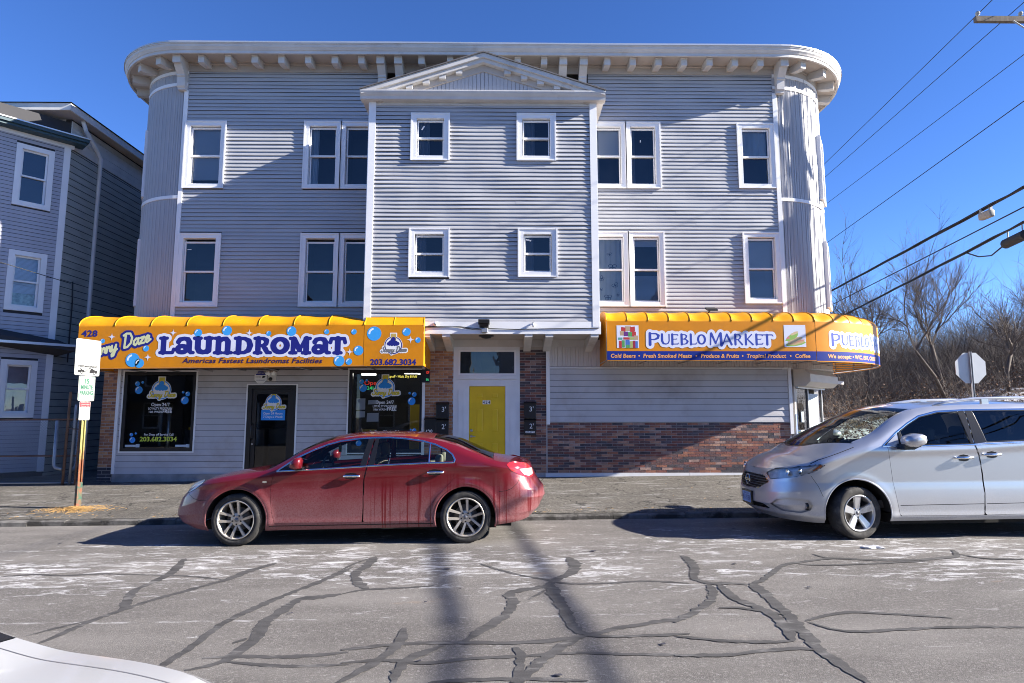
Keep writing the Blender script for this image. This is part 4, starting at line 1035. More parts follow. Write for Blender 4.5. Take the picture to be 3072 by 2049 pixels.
def strokes_decal(name, strokes, grow, mapf, mat, parent, res):
    xs = [p[0] for s in strokes for p in s]; zz = [p[1] for s in strokes for p in s]; m = max(p[2] for s in strokes for p in s) + grow + .02
    return decal(name, lambda X, Z: sd_strokes(X, Z, strokes) - grow, (min(xs) - m, max(xs) + m, min(zz) - m, max(zz) + m), res, mapf, mat, parent)

m_navy = M('navy_print', (.010, .014, .20), .45); m_lilac = M('pale_outline', (.68, .70, .82), .5); m_cream = M('cream_print', (.60, .62, .36), .5)
m_bub = M('bubble_blue', (.045, .34, .78), .4); m_bubw = M('bubble_glint', (.75, .85, .93), .4); m_dkpur = M('dark_purple_print', (.028, .01, .085), .5)
m_gold = M('gold_print', (.50, .36, .10), .5); m_lime = M('lime_print', (.55, .66, .06), .5)
m_awn = M('orange_vinyl', (.62, .225, .003), .45, var=.08, vscale=1.1, spec=.35, bump=.25, bscale=2.2, dirt=(.42, .17, .02), dscale=1.6, dlo=.55, dhi=.85)
m_awntop = M('orange_vinyl_top', (.68, .285, .003), .42, var=.08, vscale=1.5, spec=.35, bump=.3, bscale=4, dirt=(.42, .19, .015), dscale=2.2, dlo=.52, dhi=.8)
m_blueband = M('blue_band', (.003, .022, .22), .55, spec=.2, var=.12, vscale=2)
m_orlet = M('orange_lettering', (.75, .33, .10), .5)

# ------------------------------------------------------------------ left awning
DL = 1.30; AY = YW - DL
awL = thing('laundromat_awning', 'long orange shop awning lettered LAUNDROMAT over the shopfront left of the yellow door', 'awning', (-5.5, YW, 2.8))
def zbot(x): return 2.70 + .085 * (x + 9.2) / 7.4
def ztopv(x): return 3.625 + .05 * (x + 9.2) / 7.4
def top_prof(th, D, zt, rise): return (D * math.sin(th) ** .62 if th > 0 else 0.0, zt + rise * math.cos(th) ** 1.0)
ribs = [-9.21, -8.44, -7.66, -6.89, -6.11, -5.345, -4.58, -3.83, -3.06]
for i in range(len(ribs) - 1):
    v = []; f = []; nx, nt = 10, 14; droop = .20 if i == len(ribs) - 2 else 0
    for a in range(nx + 1):
        t = a / nx; x = ribs[i] + (ribs[i + 1] - ribs[i]) * t; puff = -.035 * math.sin(PI * t) * (1 - .3 * t) + .012 * math.sin(2 * PI * t)
        for b in range(nt + 1):
            th_ = PI / 2 * b / nt; d, z = top_prof(th_, DL, ztopv(x), .33 - droop * t * t * .6)
            pf = puff * math.sin(min(PI / 2, th_ * 1.6) if th_ < PI / 2 * .8 else (PI / 2 - th_) * 5)
            v.append((x, YW - d + pf * .2, z + pf))
    for a in range(nx):
        for b in range(nt): f.append((a * (nt + 1) + b, (a + 1) * (nt + 1) + b, (a + 1) * (nt + 1) + b + 1, a * (nt + 1) + b + 1))
    mkobj('canopy_bay', v, f, m_awntop, awL, smooth=True)
for x in ribs:
    pts = [(x, YW - d, z + .004) for d, z in (top_prof(PI / 2 * b / 16, DL, ztopv(x), .33 - (.12 if x > -3.1 else 0)) for b in range(17))]
    MB().tube(pts, .011, 6).build('rib', m_awntop, awL, smooth=True)
def valance(name, x0, x1, y, n=60):
    v = []; f = []
    for i in range(n + 1):
        x = x0 + (x1 - x0) * i / n
        for k in range(5):
            t = k / 4; v.append((x, y, ztopv(x) + (zbot(x) - ztopv(x)) * t))
    for i in range(n):
        for k in range(4): f.append((i * 5 + k, i * 5 + k + 1, i * 5 + k + 6, i * 5 + k + 5))
    return mkobj(name, v, f, m_awn, awL, smooth=True)
valance('valance', -9.21, -3.065, AY); valance('valance', -3.055, -1.77, AY - .001, 16)
# short panel in front of the bay
MB().add([(-3.055, AY - .001, ztopv(-3)), (-1.77, AY - .001, ztopv(-2)), (-1.77, YB - .042, 3.86), (-3.055, YB - .042, 3.86)], [(0, 1, 2, 3)]).build('short_canopy', m_awntop, awL)
for x in (-3.05, -2.42, -1.772): MB().tube([(x, AY - .001, 3.67), (x, YB - .042, 3.86)], .01, 6).build('rib', m_awntop, awL)
MB().add([(-1.765, AY - .001, 3.67), (-1.765, YB - .042, 3.86), (-1.765, YB - .042, 3.50), (-1.765, YW - .05, 3.20), (-1.765, YW - .05, zbot(-1.8)), (-1.765, AY - .001, zbot(-1.8))], [(0, 1, 2, 3, 4, 5)]).build('end_panel', m_awn, awL)
ep = [(-9.21, YW - d, z) for d, z in (top_prof(PI / 2 * b / 16, DL, ztopv(-9.2), .33) for b in range(17))] + [(-9.21, AY, zbot(-9.2)), (-9.21, YW, zbot(-9.2))]
mkobj('end_panel', ep, [tuple(range(len(ep)))], m_awn, awL)
q = MB()
for x in ribs + [-1.8]: q.tube([(x, AY + .01, zbot(x) + .02), (x, YW, zbot(x) + .02)], .013, 6)
q.tube([(-9.2, AY + .012, zbot(-9.2) + .012), (-1.78, AY + .012, zbot(-1.8) + .012)], .013, 6)
q.build('frame', m_metal, awL)
fm = lambda k: flat(AY - .0020 - .0007 * k)
text('lettering', '428', -9.14, -8.80, 3.41, .128, fm(1), m_navy, awL, bold=.03, spacing=1.05)
ext = {'L': (479, 527.5)}
word = [('L', 479, 527), ('a', 527.6, 585), ('u', 579.5, 641), ('n', 641.5, 699), ('D', 702, 759), ('R', 761, 816), ('O', 812, 869), ('M', 867, 934), ('a', 936, 993), ('T', 987, 1040)]
wx = lambda p: -7.46 + (p - 479) * .007184
LS = [s for ch, a, b in word for s in place(G[ch], wx(a), wx(b), 3.04, .353)]
strokes_decal('lettering_outline', LS, .072, fm(0), m_lilac, awL, .012)
strokes_decal('lettering', LS, .014, fm(1), m_navy, awL, .009)
text('lettering', 'Americas Fastest Laundromat Facilities', -6.95, -3.94, 2.838, .10, fm(1), m_dkpur, awL, bold=.022, shear=.22, spacing=1.06)
sd1 = script('Sunny', -8.97, 2.95, .262, .024, rot=.26, slant=.30); sd2 = script('Daze', -8.23, 3.15, .30, .025, rot=.27, slant=.30)
for st in (sd1, sd2):
    strokes_decal('script_outline', st, .046, fm(0), m_navy, awL, .010); strokes_decal('script', st, -.002, fm(1), m_cream, awL, .008)
def bubble(x, z, r, mapf0, mapf1, parent, m1=m_bub, m2=m_bubw):
    decal('bubble', lambda X, Z: np.hypot(X - x, Z - z) - r, (x - r * 1.1, x + r * 1.1, z - r * 1.1, z + r * 1.1), max(.006, r / 9), mapf0, m1, parent)
    decal('bubble_glint', lambda X, Z: np.maximum(np.abs(np.hypot(X - x, Z - z) - r * .68) - r * .13, np.maximum(X - x + r * .1, z - Z - r * .1)), (x - r, x + r, z - r, z + r), max(.005, r / 10), mapf1, m2, parent)
for x, z, r in ((-8.68, 3.31, .05), (-7.74, 3.15, .065), (-8.01, 2.90, .15), (-7.86, 2.83, .10), (-6.64, 3.49, .085), (-6.02, 3.54, .105), (-5.12, 3.48, .055), (-4.63, 3.53, .105), (-3.87, 3.52, .055), (-3.28, 3.52, .06), (-3.17, 3.11, .105), (-3.58, 2.885, .115), (-3.37, 2.87, .07), (-2.84, 3.48, .155), (-2.14, 3.52, .09), (-1.89, 3.34, .06)):
    bubble(x, z, r, fm(1), fm(2), awL)
for x, z in ((-8.49, 3.40), (-7.69, 2.96), (-7.18, 3.49), (-5.54, 3.49), (-3.36, 3.08), (-2.05, 3.35)):
    decal('star', lambda X, Z, x=x, z=z: np.sqrt(np.abs(X - x)) + np.sqrt(np.abs(Z - z)) - .29, (x - .1, x + .1, z - .1, z + .1), .0085, fm(1), m_lilac, awL)
text('lettering', '203.682.3034', -2.91, -1.92, 2.80, .12, fm(1), m_navy, awL, bold=.035, spacing=1.02)
def logo(cx, cz, s, mapk, parent, c1, c2, c3):
    """round badge: washing machine over a suds cloud in a ring, script across; s = badge half width"""
    ring = .62 * s; zc = cz + .05 * s
    sc = script('Sunny Daze', cx - .90 * s, cz - .46 * s, .40 * s, .035 * s, slant=.3, rot=.02)
    wm = (cx - .2 * s, cx + .2 * s, zc + .1 * s, zc + .88 * s)
    bx = lambda X, Z, g: np.maximum(np.maximum(wm[0] - g - X, X - wm[1] - g), np.maximum(wm[2] - Z, Z - wm[3] - g))
    outer = lambda X, Z: np.minimum(np.minimum(np.hypot(X - cx, Z - zc) - ring - .07 * s, bx(X, Z, .07 * s)), sd_strokes(X, Z, sc) - .08 * s)
    B = (cx - 1.1 * s, cx + 1.1 * s, cz - .85 * s, cz + 1.1 * s); r0 = s / 45
    decal('badge', outer, B, r0, mapk(0), m_sign_w, parent)
    decal('badge_ring', lambda X, Z: np.abs(np.hypot(X - cx, Z - zc) - ring) - .035 * s, B, r0, mapk(1), c1, parent)
    decal('badge_washer', lambda X, Z: bx(X, Z, 0), B, r0, mapk(2), c2, parent)
    cl = [(-.36, .12, .12), (-.2, .2, .17), (0, .2, .18), (.18, .2, .15), (.33, .13, .13), (.0, .46, .17), (-.1, .36, .12), (-.28, .05, .09), (-.1, .04, .1), (.1, .04, .1), (.27, .05, .09)]
    decal('badge_cloud', lambda X, Z: np.min([np.hypot(X - cx - a * s, Z - zc - b * s) - r * s for a, b, r in cl], axis=0), B, r0, mapk(3), c1, parent)
    strokes_decal('badge_script', sc, 0, mapk(4), c3, parent, r0)
m_bgrey = M('badge_grey', (.17, .17, .18), .5)
logo(-2.42, 3.21, .29, lambda k: fm(.5 + k * .6), awL, m_navy, m_gold, m_bgrey)

# shop window graphics
gA = lambda k: flat(YW + .027 - .0012 * k)
m_byel = M('badge_yellow', (.62, .50, .04), .5); m_sky = M('sky_blue_print', (.02, .27, .80), .45)
for sw, cx, tw in ((swA, -8.08, 0), (swB, -2.83, .055)):
    logo(cx, 2.29 + tw, .335, lambda k: gA(k), sw, m_sky, m_byel, m_byel)
    text('lettering', 'Open 24/7', cx - .215, cx + .215, 1.93 + tw, .075, gA(0), m_sign_w, sw, bold=.012)
    text('lettering', 'LOYALTY PROGRAM', cx - .28, cx + .275, 1.848 + tw, .052, gA(0), m_sign_w, sw, bold=.012)
    text('lettering', '10th WASH', cx - .26, cx + .04, 1.772 + tw, .048, gA(0), m_sign_w, sw, bold=.012)
    text('lettering', 'FREE', cx + .06, cx + .275, 1.772 + tw, .072, gA(0), m_sign_w, sw, bold=.02)
    text('lettering', 'For Drop off Service Call', cx - .335, cx + .345, 1.245 + tw * 1.3, .05, gA(0), m_sign_w, sw, bold=.012)
    text('lettering', '203.682.3034', cx - .43, cx + .43, 1.115 + tw * 1.3, .10, gA(0), m_lime, sw, bold=.025)
    x0, x1, z0, z1 = (shopA if sw is swA else shopB)
    for x, z, r in ((x0 + .28, z1 - .28, .055), (x0 + .40, z1 - .25, .03), (x0 + .32, z1 - .43, .09), (x1 - .32, z1 - .55, .03), (x1 - .21, z1 - .58, .055), (x1 - .27, z1 - .74, .09), (x0 + .22, z0 + .35, .04), (x0 + .32, z0 + .38, .024), (x0 + .25, z0 + .22, .068), (x1 - .2, z0 + .51, .05), (x1 - .28, z0 + .53, .022)) if sw is swB else ((x0 + .28, z1 - .28, .055), (x0 + .40, z1 - .25, .03), (x0 + .32, z1 - .43, .09), (x1 - .32, z1 - .48, .03), (x1 - .21, z1 - .52, .055), (x1 - .27, z1 - .67, .09), (x0 + .22, z0 + .38, .04), (x0 + .32, z0 + .41, .024), (x0 + .25, z0 + .26, .068)):
        bubble(x, z, r, gA(0), gA(1), sw, m_sky, m_sign_w)
for a, b in (((-3.51, 1.84), (-3.29, 2.11)), ((-3.23, 1.97), (-2.99, 2.07)), ((-3.51, 1.66), (-3.29, 1.81)), ((-3.25, 1.56), (-2.97, 1.77))):
    mkobj('taped_paper', [(a[0], YW + .034, a[1]), (b[0], YW + .034, a[1] + .01), (b[0], YW + .034, b[1]), (a[0] + .01, YW + .034, b[1])], [(0, 1, 2, 3)], m_paper, swB)
for xx, fl in ((shopA[0] + .1, 1), (shopA[1] - .42, 1)):
    MB().box(xx, xx + .25, YW + .01, YW + .024, .985, 1.035).box(xx + .25, xx + .33, YW + .005, YW + .026, .975, 1.05).build('sash_stop', M('pale_blue_metal', (.42, .52, .62), .5), swA)
m_neonr = M('neon_red', (1.0, .06, .03), .4, emit=.15); m_neong = M('neon_green', (.1, 1.0, .35), .4, emit=.12); m_neony = M('led_yellow', (1.0, .85, .15), .4, emit=.35)
ns = thing('neon_open_sign', 'red and green lit Open 24 Hours sign hanging inside the shop window with papers', 'neon sign', (-3.2, YW + .1, 2.4))
text('lettering', 'Open', -3.34, -2.98, 2.43, .105, flat(YW + .11), m_neonr, ns); text('lettering', '24HRS', -3.28, -2.92, 2.32, .075, flat(YW + .11), m_neong, ns, bold=.01)
box('backing', -3.42, -2.9, YW + .115, YW + .13, 2.28, 2.60, m_black, ns)
ls = thing('led_message_sign', 'thin yellow lit message strip reading Drop off along the window top', 'led sign', (-2.4, YW + .1, 2.62))
box('backing', -2.85, -2.07, YW + .085, YW + .11, 2.57, 2.69, m_black, ls); text('lettering', 'Drop off - Wash, Dry & Fold', -2.83, -2.09, 2.605, .06, flat(YW + .083), m_neony, ls, bold=.01, shear=.2)
# door sign
dsn = flat(YW + .026)
mkobj('door_sticker', [(-5.72, YW + .027, 1.60), (-5.16, YW + .027, 1.60), (-5.16, YW + .027, 1.84), (-5.72, YW + .027, 1.84)], [(0, 1, 2, 3)], m_sky, sd)
logo(-5.44, 2.0, .275, lambda k: flat(YW + .0255 - .0012 * k), sd, m_sky, m_byel, m_byel)
text('lettering', 'Open 24 Hours', -5.67, -5.22, 1.735, .05, dsn, m_sign_w, sd, bold=.012); text('lettering', '7 Days a Week', -5.67, -5.21, 1.655, .05, dsn, m_sign_w, sd, bold=.012)

# ------------------------------------------------------------------ right awning
DR = 1.05; RO = RR + DR; ARC = RO * PI / 2
awR = thing('market_awning', 'orange awning with blue band lettered PUEBLO MARKET wrapping the rounded corner', 'awning', (5, YW, 2.9))
def rpath(s, off):
    """s runs along the valance line (arc measured at radius RO); off = distance in front of the wall"""
    if s <= XR: return (s, YW - off)
    if s <= XR + ARC:
        a = (s - XR) / RO; return (XR + (RR + off) * math.sin(a), YW + RR - (RR + off) * math.cos(a))
    return (XR + RR + off, YW + RR + s - XR - ARC)
SEND = XR + ARC + 3.2
rr = [2.26 + .4665 * i for i in range(11)]
while rr[-1] < SEND - .2: rr.append(rr[-1] + .47)
for i in range(len(rr) - 1):
    v = []; f = []; nx, nt = 10, 14
    for a in range(nx + 1):
        t = a / nx; s = rr[i] + (rr[i + 1] - rr[i]) * t; puff = -.03 * math.sin(PI * t) - .010 * math.sin(2 * PI * t)
        for b in range(nt + 1):
            th_ = PI / 2 * b / nt; d, z = top_prof(th_, DR, 3.80, .30)
            pf = puff * math.sin(min(PI / 2, th_ * 1.6) if th_ < PI / 2 * .8 else (PI / 2 - th_) * 5)
            p = rpath(s, d + pf * .25); v.append((p[0], p[1], z + pf))
    for a in range(nx):
        for b in range(nt): f.append((a * (nt + 1) + b, (a + 1) * (nt + 1) + b, (a + 1) * (nt + 1) + b + 1, a * (nt + 1) + b + 1))
    mkobj('canopy_bay', v, f, m_awntop, awR, smooth=True)
for s in rr:
    pts = []
    for b in range(17):
        d, z = top_prof(PI / 2 * b / 16, DR, 3.80, .30); p = rpath(s, d); pts.append((p[0], p[1], z + .004))
    MB().tube(pts, .013 if abs(s - rr[10]) < .01 else .009, 6).build('rib', m_awntop, awR, smooth=True)
def rsheet(name, s0, s1, z0, z1, off, mat, n=90):
    v = []; f = []
    for i in range(n + 1):
        s = s0 + (s1 - s0) * i / n
        for z in np.linspace(z0, z1, 4): p = rpath(s, off); v.append((p[0], p[1], z))
    for i in range(n):
        for k in range(3): f.append((i * 4 + k, (i + 1) * 4 + k, (i + 1) * 4 + k + 1, i * 4 + k + 1))
    return mkobj(name, v, f, mat, awR, smooth=True)
rsheet('valance', 2.26, rr[10] - .006, 2.915, 3.80, DR, m_awn); rsheet('valance', rr[10] + .006, SEND, 2.90, 3.80, DR + .0005, m_awn)
rsheet('blue_band', 2.262, rr[10] - .008, 2.93, 3.13, DR + .0015, m_blueband); rsheet('blue_band', rr[10] + .008, SEND, 2.92, 3.13, DR + .002, m_blueband)
ep = []
for b in range(17):
    d, z = top_prof(PI / 2 * b / 16, DR, 3.80, .30); ep.append((2.255, YW - d, z))
ep += [(2.255, YW - DR, 2.915), (2.255, YW - .02, 2.86)]
mkobj('end_panel', ep, [tuple(range(len(ep)))], m_awn, awR)
q = MB()
for s in rr[::2]:
    a, b = rpath(s, DR - .02), rpath(s, .02); q.tube([(a[0], a[1], 2.93), (b[0], b[1], 2.93)], .012, 6); q.tube([(a[0], a[1], 2.93), (a[0], a[1], 3.79)], .012, 6)
for z in (2.93, 3.78): q.tube([(*rpath(2.27 + (SEND - 2.27) * i / 60, DR - .02), z) for i in range(61)], .013, 6)
q.build('frame', m_metal, awR)
def rm(k):
    o = DR + .0032 + .0007 * k
    def mp(S, Z):
        P = np.zeros(S.shape + (3,))
        for idx in np.ndindex(S.shape):
            p = rpath(float(S[idx]), o); P[idx] = (p[0], p[1], float(Z[idx]))
        return P
    return mp
def market(sx, w):
    glyphs = [('P', .0, .095, -.02, 1.12), ('U', .10, .172, 0, 1), ('E', .182, .245, 0, 1), ('B', .256, .322, 0, 1), ('L', .330, .39, 0, 1), ('O', .388, .46, 0, 1),
              ('M', .487, .595, -.02, 1.12), ('A', .588, .672, 0, 1), ('R', .684, .755, 0, 1), ('K', .768, .84, 0, 1), ('E', .852, .918, 0, 1), ('T', .905, 1.0, 0, 1)]
    st = []
    for ch, a, b, dz, hh in glyphs: st += place(PG[ch], sx + a * w, sx + b * w, 3.28 + dz * .22, .225 * hh)
    strokes_decal('lettering_outline', st, .062, rm(0), m_lilac, awR, .016); strokes_decal('lettering', st, 0, rm(1), M('royal_blue_print', (.02, .05, .36), .45), awR, .011)
market(3.18, 2.80); market(7.30, 2.80)
for s, a, b in (('Cold Beers', 2.34, 2.89), ('Fresh Smoked Meats', 3.06, 4.14), ('Produce & Fruits', 4.34, 5.19), ('Tropical Product', 5.36, 6.24), ('Coffee', 6.44, 6.78), ('We accept:', 7.2, 7.85), ('WIC, EBT, CREDIT', 7.97, 9.0)):
    text('lettering', s, a, b, 2.985, .082, rm(0), m_orlet, awR, bold=.03, shear=.12, spacing=1.05)
for x in (2.97, 4.24, 5.27, 6.34, 7.91): decal('bullet', lambda X, Z, x=x: np.hypot(X - x, Z - 3.025) - .018, (x - .03, x + .03, 2.99, 3.06), .006, rm(0), m_orlet, awR)
def printed(x0, z0, w, h, items):
    mkobj('picture_panel', rm(0)(np.array([[x0], [x0 + w], [x0 + w], [x0]]), np.array([[z0], [z0], [z0 + h], [z0 + h]]))[:, 0, :], [(0, 1, 2, 3)], m_lilac, awR)
    for k, (poly, col) in enumerate(items):
        xs = np.array([[x0 + w * p[0]] for p in poly]); zz = np.array([[z0 + h * p[1]] for p in poly])
        mkobj('printed_shape', rm(.4 + .12 * k)(xs, zz)[:, 0, :], [tuple(range(len(poly)))], col, awR)
pc = {n: M('ink_' + n, c, .5) for n, c in dict(red=(.45, .03, .03), crimson=(.3, .01, .04), green=(.08, .30, .08), purple=(.12, .02, .2), tan=(.45, .32, .2), olive=(.35, .4, .12), blue=(.05, .15, .45), white=(.7, .7, .7), teal=(.1, .3, .25), bun=(.55, .38, .18), bun2=(.62, .47, .26), lettuce=(.25, .45, .08), ham=(.6, .22, .18)).items()}
def rc(x0, z0, x1, z1, t=0.0): return [(x0, z0), (x1, z0 + t), (x1 - t * .3, z1 + t), (x0 - t * .3, z1)]
printed(2.48, 3.20, .49, .505, [(rc(.38, .74, .66, .96), pc['tan']), (rc(.2, .72, .4, .93, -.03), pc['red']), (rc(.62, .70, .84, .92, .03), pc['red']), (rc(.15, .55, .34, .75), pc['tan']), (rc(.32, .52, .52, .72), pc['purple']), (rc(.52, .5, .72, .70), pc['green']), (rc(.70, .5, .88, .72), pc['red']), (rc(.06, .36, .26, .46), pc['teal']), (rc(.3, .37, .58, .47), pc['red']), (rc(.58, .36, .8, .48), pc['olive']), (rc(.78, .36, .97, .55), pc['tan']),
    (rc(.10, .0, .22, .32), pc['red']), (rc(.23, .02, .36, .34), pc['green']), (rc(.40, .0, .58, .36), pc['blue']), (rc(.40, .0, .58, .14), pc['green']), (rc(.60, .0, .72, .3), pc['olive']), (rc(.72, .0, .84, .32), pc['crimson']), (rc(.84, .0, .95, .3), pc['blue'])])
def blob(cx, cz, rx, rz, rot=0.0, n=14, j=.12, seed=1):
    r = random.Random(seed); return [(cx + rx * math.cos(t) * math.cos(rot) * k - rz * math.sin(t) * math.sin(rot) * k, cz + rx * math.cos(t) * math.sin(rot) * k + rz * math.sin(t) * math.cos(rot) * k) for t, k in ((2 * PI * i / n, 1 + r.uniform(-j, j)) for i in range(n))]
printed(6.215, 3.225, .485, .495, [(blob(.5, .14, .45, .1, .12, seed=2), pc['lettuce']), (blob(.55, .2, .42, .09, .2, seed=3), pc['bun']), (blob(.62, .26, .38, .04, .22, seed=4), pc['ham']), (blob(.5, .32, .36, .1, .25, seed=5), pc['bun2']), (blob(.35, .42, .32, .09, .45, seed=6), pc['lettuce']), (blob(.34, .5, .3, .07, .5, seed=7), pc['ham']), (blob(.44, .55, .24, .09, .5, seed=8), pc['lettuce']), (blob(.48, .62, .2, .06, .4, seed=9), pc['bun2'])])
# ------------------------------------------------------------------ cars
def smooth_curve(pts, x, win=.05):
    xs = np.array([p[0] for p in pts]); zs_ = np.array([p[1] for p in pts]); out = np.zeros(np.shape(x)); k = np.linspace(-1.5, 1.5, 9); w = np.exp(-k * k); w /= w.sum()
    for a, b in zip(k, w): out = out + b * np.interp(np.asarray(x) + a * win, xs, zs_)
    return out

class Car:
    """body as two flanks y=S(x,z) and a crowned top; local x runs nose to tail, front axle at 0, -y is the kerb-less side"""
    def __init__(s, **k): s.__dict__.update(k)
    def zt(s, x): return smooth_curve(s.top, x)
    def zb(s, x): return smooth_curve(s.bot, x)
    def xn(s, v): return np.interp(v, [p[0] for p in s.nose], [p[1] for p in s.nose])
    def xt(s, v): return np.interp(v, [p[0] for p in s.tail], [p[1] for p in s.tail])
    def half(s, x, v):
        x = np.asarray(x, float); v = np.asarray(v, float)
        zt, zb = s.zt(x), s.zb(x); z = zb + (zt - zb) * v
        def corner(d, c, p): return (1 - (1 - np.clip(d / c, 0, 1)) ** p) ** (1 / p)
        y = s.W * corner(x - s.xn(v), s.cf, 2.5) * corner(s.xt(v) - x, s.cr, 2.7)
        y = y * (1 - .035 * np.clip((.55 - z) / .35, -.6, 1.2) ** 2 - .05 * np.clip((.32 - z) / .15, 0, 1) ** 2)
        belt = smooth_curve(s.belt, x)
        y = y - s.tumble * np.clip(z - belt, 0, 1) ** 1.15 + .010 * np.exp(-((z - (belt - .055)) / .05) ** 2)
        y = y - s.W * s.edge * np.clip((v - .90) / .10, 0, 1) ** 2.2
        y = y + .012 * np.exp(-((z - .30) / .05) ** 2)
        for ax, r in s.arches:
            d = np.hypot(x - ax, z - s.wr); y = y + s.flare * np.exp(-((d - r - .035) / .05) ** 2) * (z < s.wr + r + .2)
        return np.maximum(y, 0.0), z
    def surf(s, x, z, side=-1, off=0.0):
        x = np.asarray(x, float); z = np.asarray(z, float); zt, zb = s.zt(x), s.zb(x)
        v = np.clip((z - zb) / (zt - zb), 0, 1); y, _ = s.half(x, v); e = .004
        if off:
            yx = (s.half(x + e, v)[0] - y) / e; yz = (s.half(x, np.clip(v + .01, 0, 1))[0] - s.half(x, np.clip(v - .01, 0, 1))[0]) / (.02 * (zt - zb))
            n = np.sqrt(1 + yx ** 2 + yz ** 2)
            return np.stack([x - off * yx / n, side * (y + off / n), z - off * yz / n], -1)
        return np.stack([x, side * y, z], -1)
    def top_pt(s, x, t, off=0.0):
        """t from -1 (near edge) to 1 (far edge) across the top"""
        x = np.asarray(x, float); t = np.asarray(t, float); ye, ze = s.half(x, np.ones_like(x)); cr = smooth_curve(s.crown, x)
        return np.stack([x, ye * t, ze + cr * (1 - np.abs(t) ** 2.2) + off], -1)
    def grid(s, Nu=300, Nv=74):
        q = np.linspace(0, 1, Nu); g = .62 * q + .38 * (1 - np.cos(PI * q)) / 2; v = np.linspace(0, 1, Nv); U, V = np.meshgrid(g, v, indexing='ij')
        X = s.xn(V) + (s.xt(V) - s.xn(V)) * U; Y, Z = s.half(X, V); return X, Y, Z
    def emit(s, name, fields, mat, parent, sides=(-1, 1), X=None, off=0.0):
        """clip the flank grid by a list of fields (all must be <0)"""
        F = np.max(fields, axis=0); vs = []; fs = []
        for sd in sides:
            P = np.stack([s.X, sd * (s.Y + off), s.Z], -1); v, f = clip_grid(P, F); b = len(vs); vs += v; fs += [tuple(b + i for i in (q if sd < 0 else q[::-1])) for q in f]
        return mkobj(name, vs, fs, mat, parent, smooth=True, local=True) if fs else None
    def top(s): pass
    def panel(s, name, x0, x1, t0, t1, mat, parent, nx=40, nt=24, off=0.0):
        xs = np.linspace(x0, x1, nx); ts = np.linspace(t0, t1, nt); X, T = np.meshgrid(xs, ts, indexing='ij'); P = s.top_pt(X, T, off)
        f = [(i * nt + j, (i + 1) * nt + j, (i + 1) * nt + j + 1, i * nt + j + 1) for i in range(nx - 1) for j in range(nt - 1)]
        return mkobj(name, P.reshape(-1, 3), f, mat, parent, smooth=True, local=True)
    def line(s, name, pts, w, mat, parent, side=-1, off=.003, closed=False, step=.02, thick=.0):
        """raised strip following the flank along a polyline of (x,z)"""
        P = []
        pp = list(pts) + ([pts[0]] if closed else [])
        for (xa, za), (xb, zb) in zip(pp[:-1], pp[1:]):
            n = max(1, int(math.hypot(xb - xa, zb - za) / step)); P += [(xa + (xb - xa) * i / n, za + (zb - za) * i / n) for i in range(n)]
        P.append(pp[-1]); P = np.array(P); d = np.gradient(P, axis=0); d /= np.linalg.norm(d, axis=1)[:, None] + 1e-9; nr = np.stack([-d[:, 1], d[:, 0]], 1)
        A, B = P + nr * w / 2, P - nr * w / 2; Mid = P
        a, b, m = s.surf(A[:, 0], A[:, 1], side, off * .3), s.surf(B[:, 0], B[:, 1], side, off * .3), s.surf(Mid[:, 0], Mid[:, 1], side, off)
        n = len(P); v = np.concatenate([a, m, b]); f = [(i, i + 1, n + i + 1, n + i) for i in range(n - 1)] + [(n + i, n + i + 1, 2 * n + i + 1, 2 * n + i) for i in range(n - 1)]
        return mkobj(name, v, f, mat, parent, smooth=True, local=True)
    def patch(s, name, poly, mat, parent, side=-1, off=.003, res=.012, field=None):
        xs = [p[0] for p in poly]; zz = [p[1] for p in poly]
        fld = (lambda X, Z: sd_poly(X, Z, poly)) if field is None else (lambda X, Z: np.maximum(sd_poly(X, Z, poly), field(X, Z)))
        o = decal(name, fld, (min(xs) - .02, max(xs) + .02, min(zz) - .02, max(zz) + .02), res, lambda X, Z: s.surf(X, Z, side, off), mat, parent, local=True)
        if o: o.data.polygons.foreach_set('use_smooth', [True] * len(o.data.polygons))
        return o

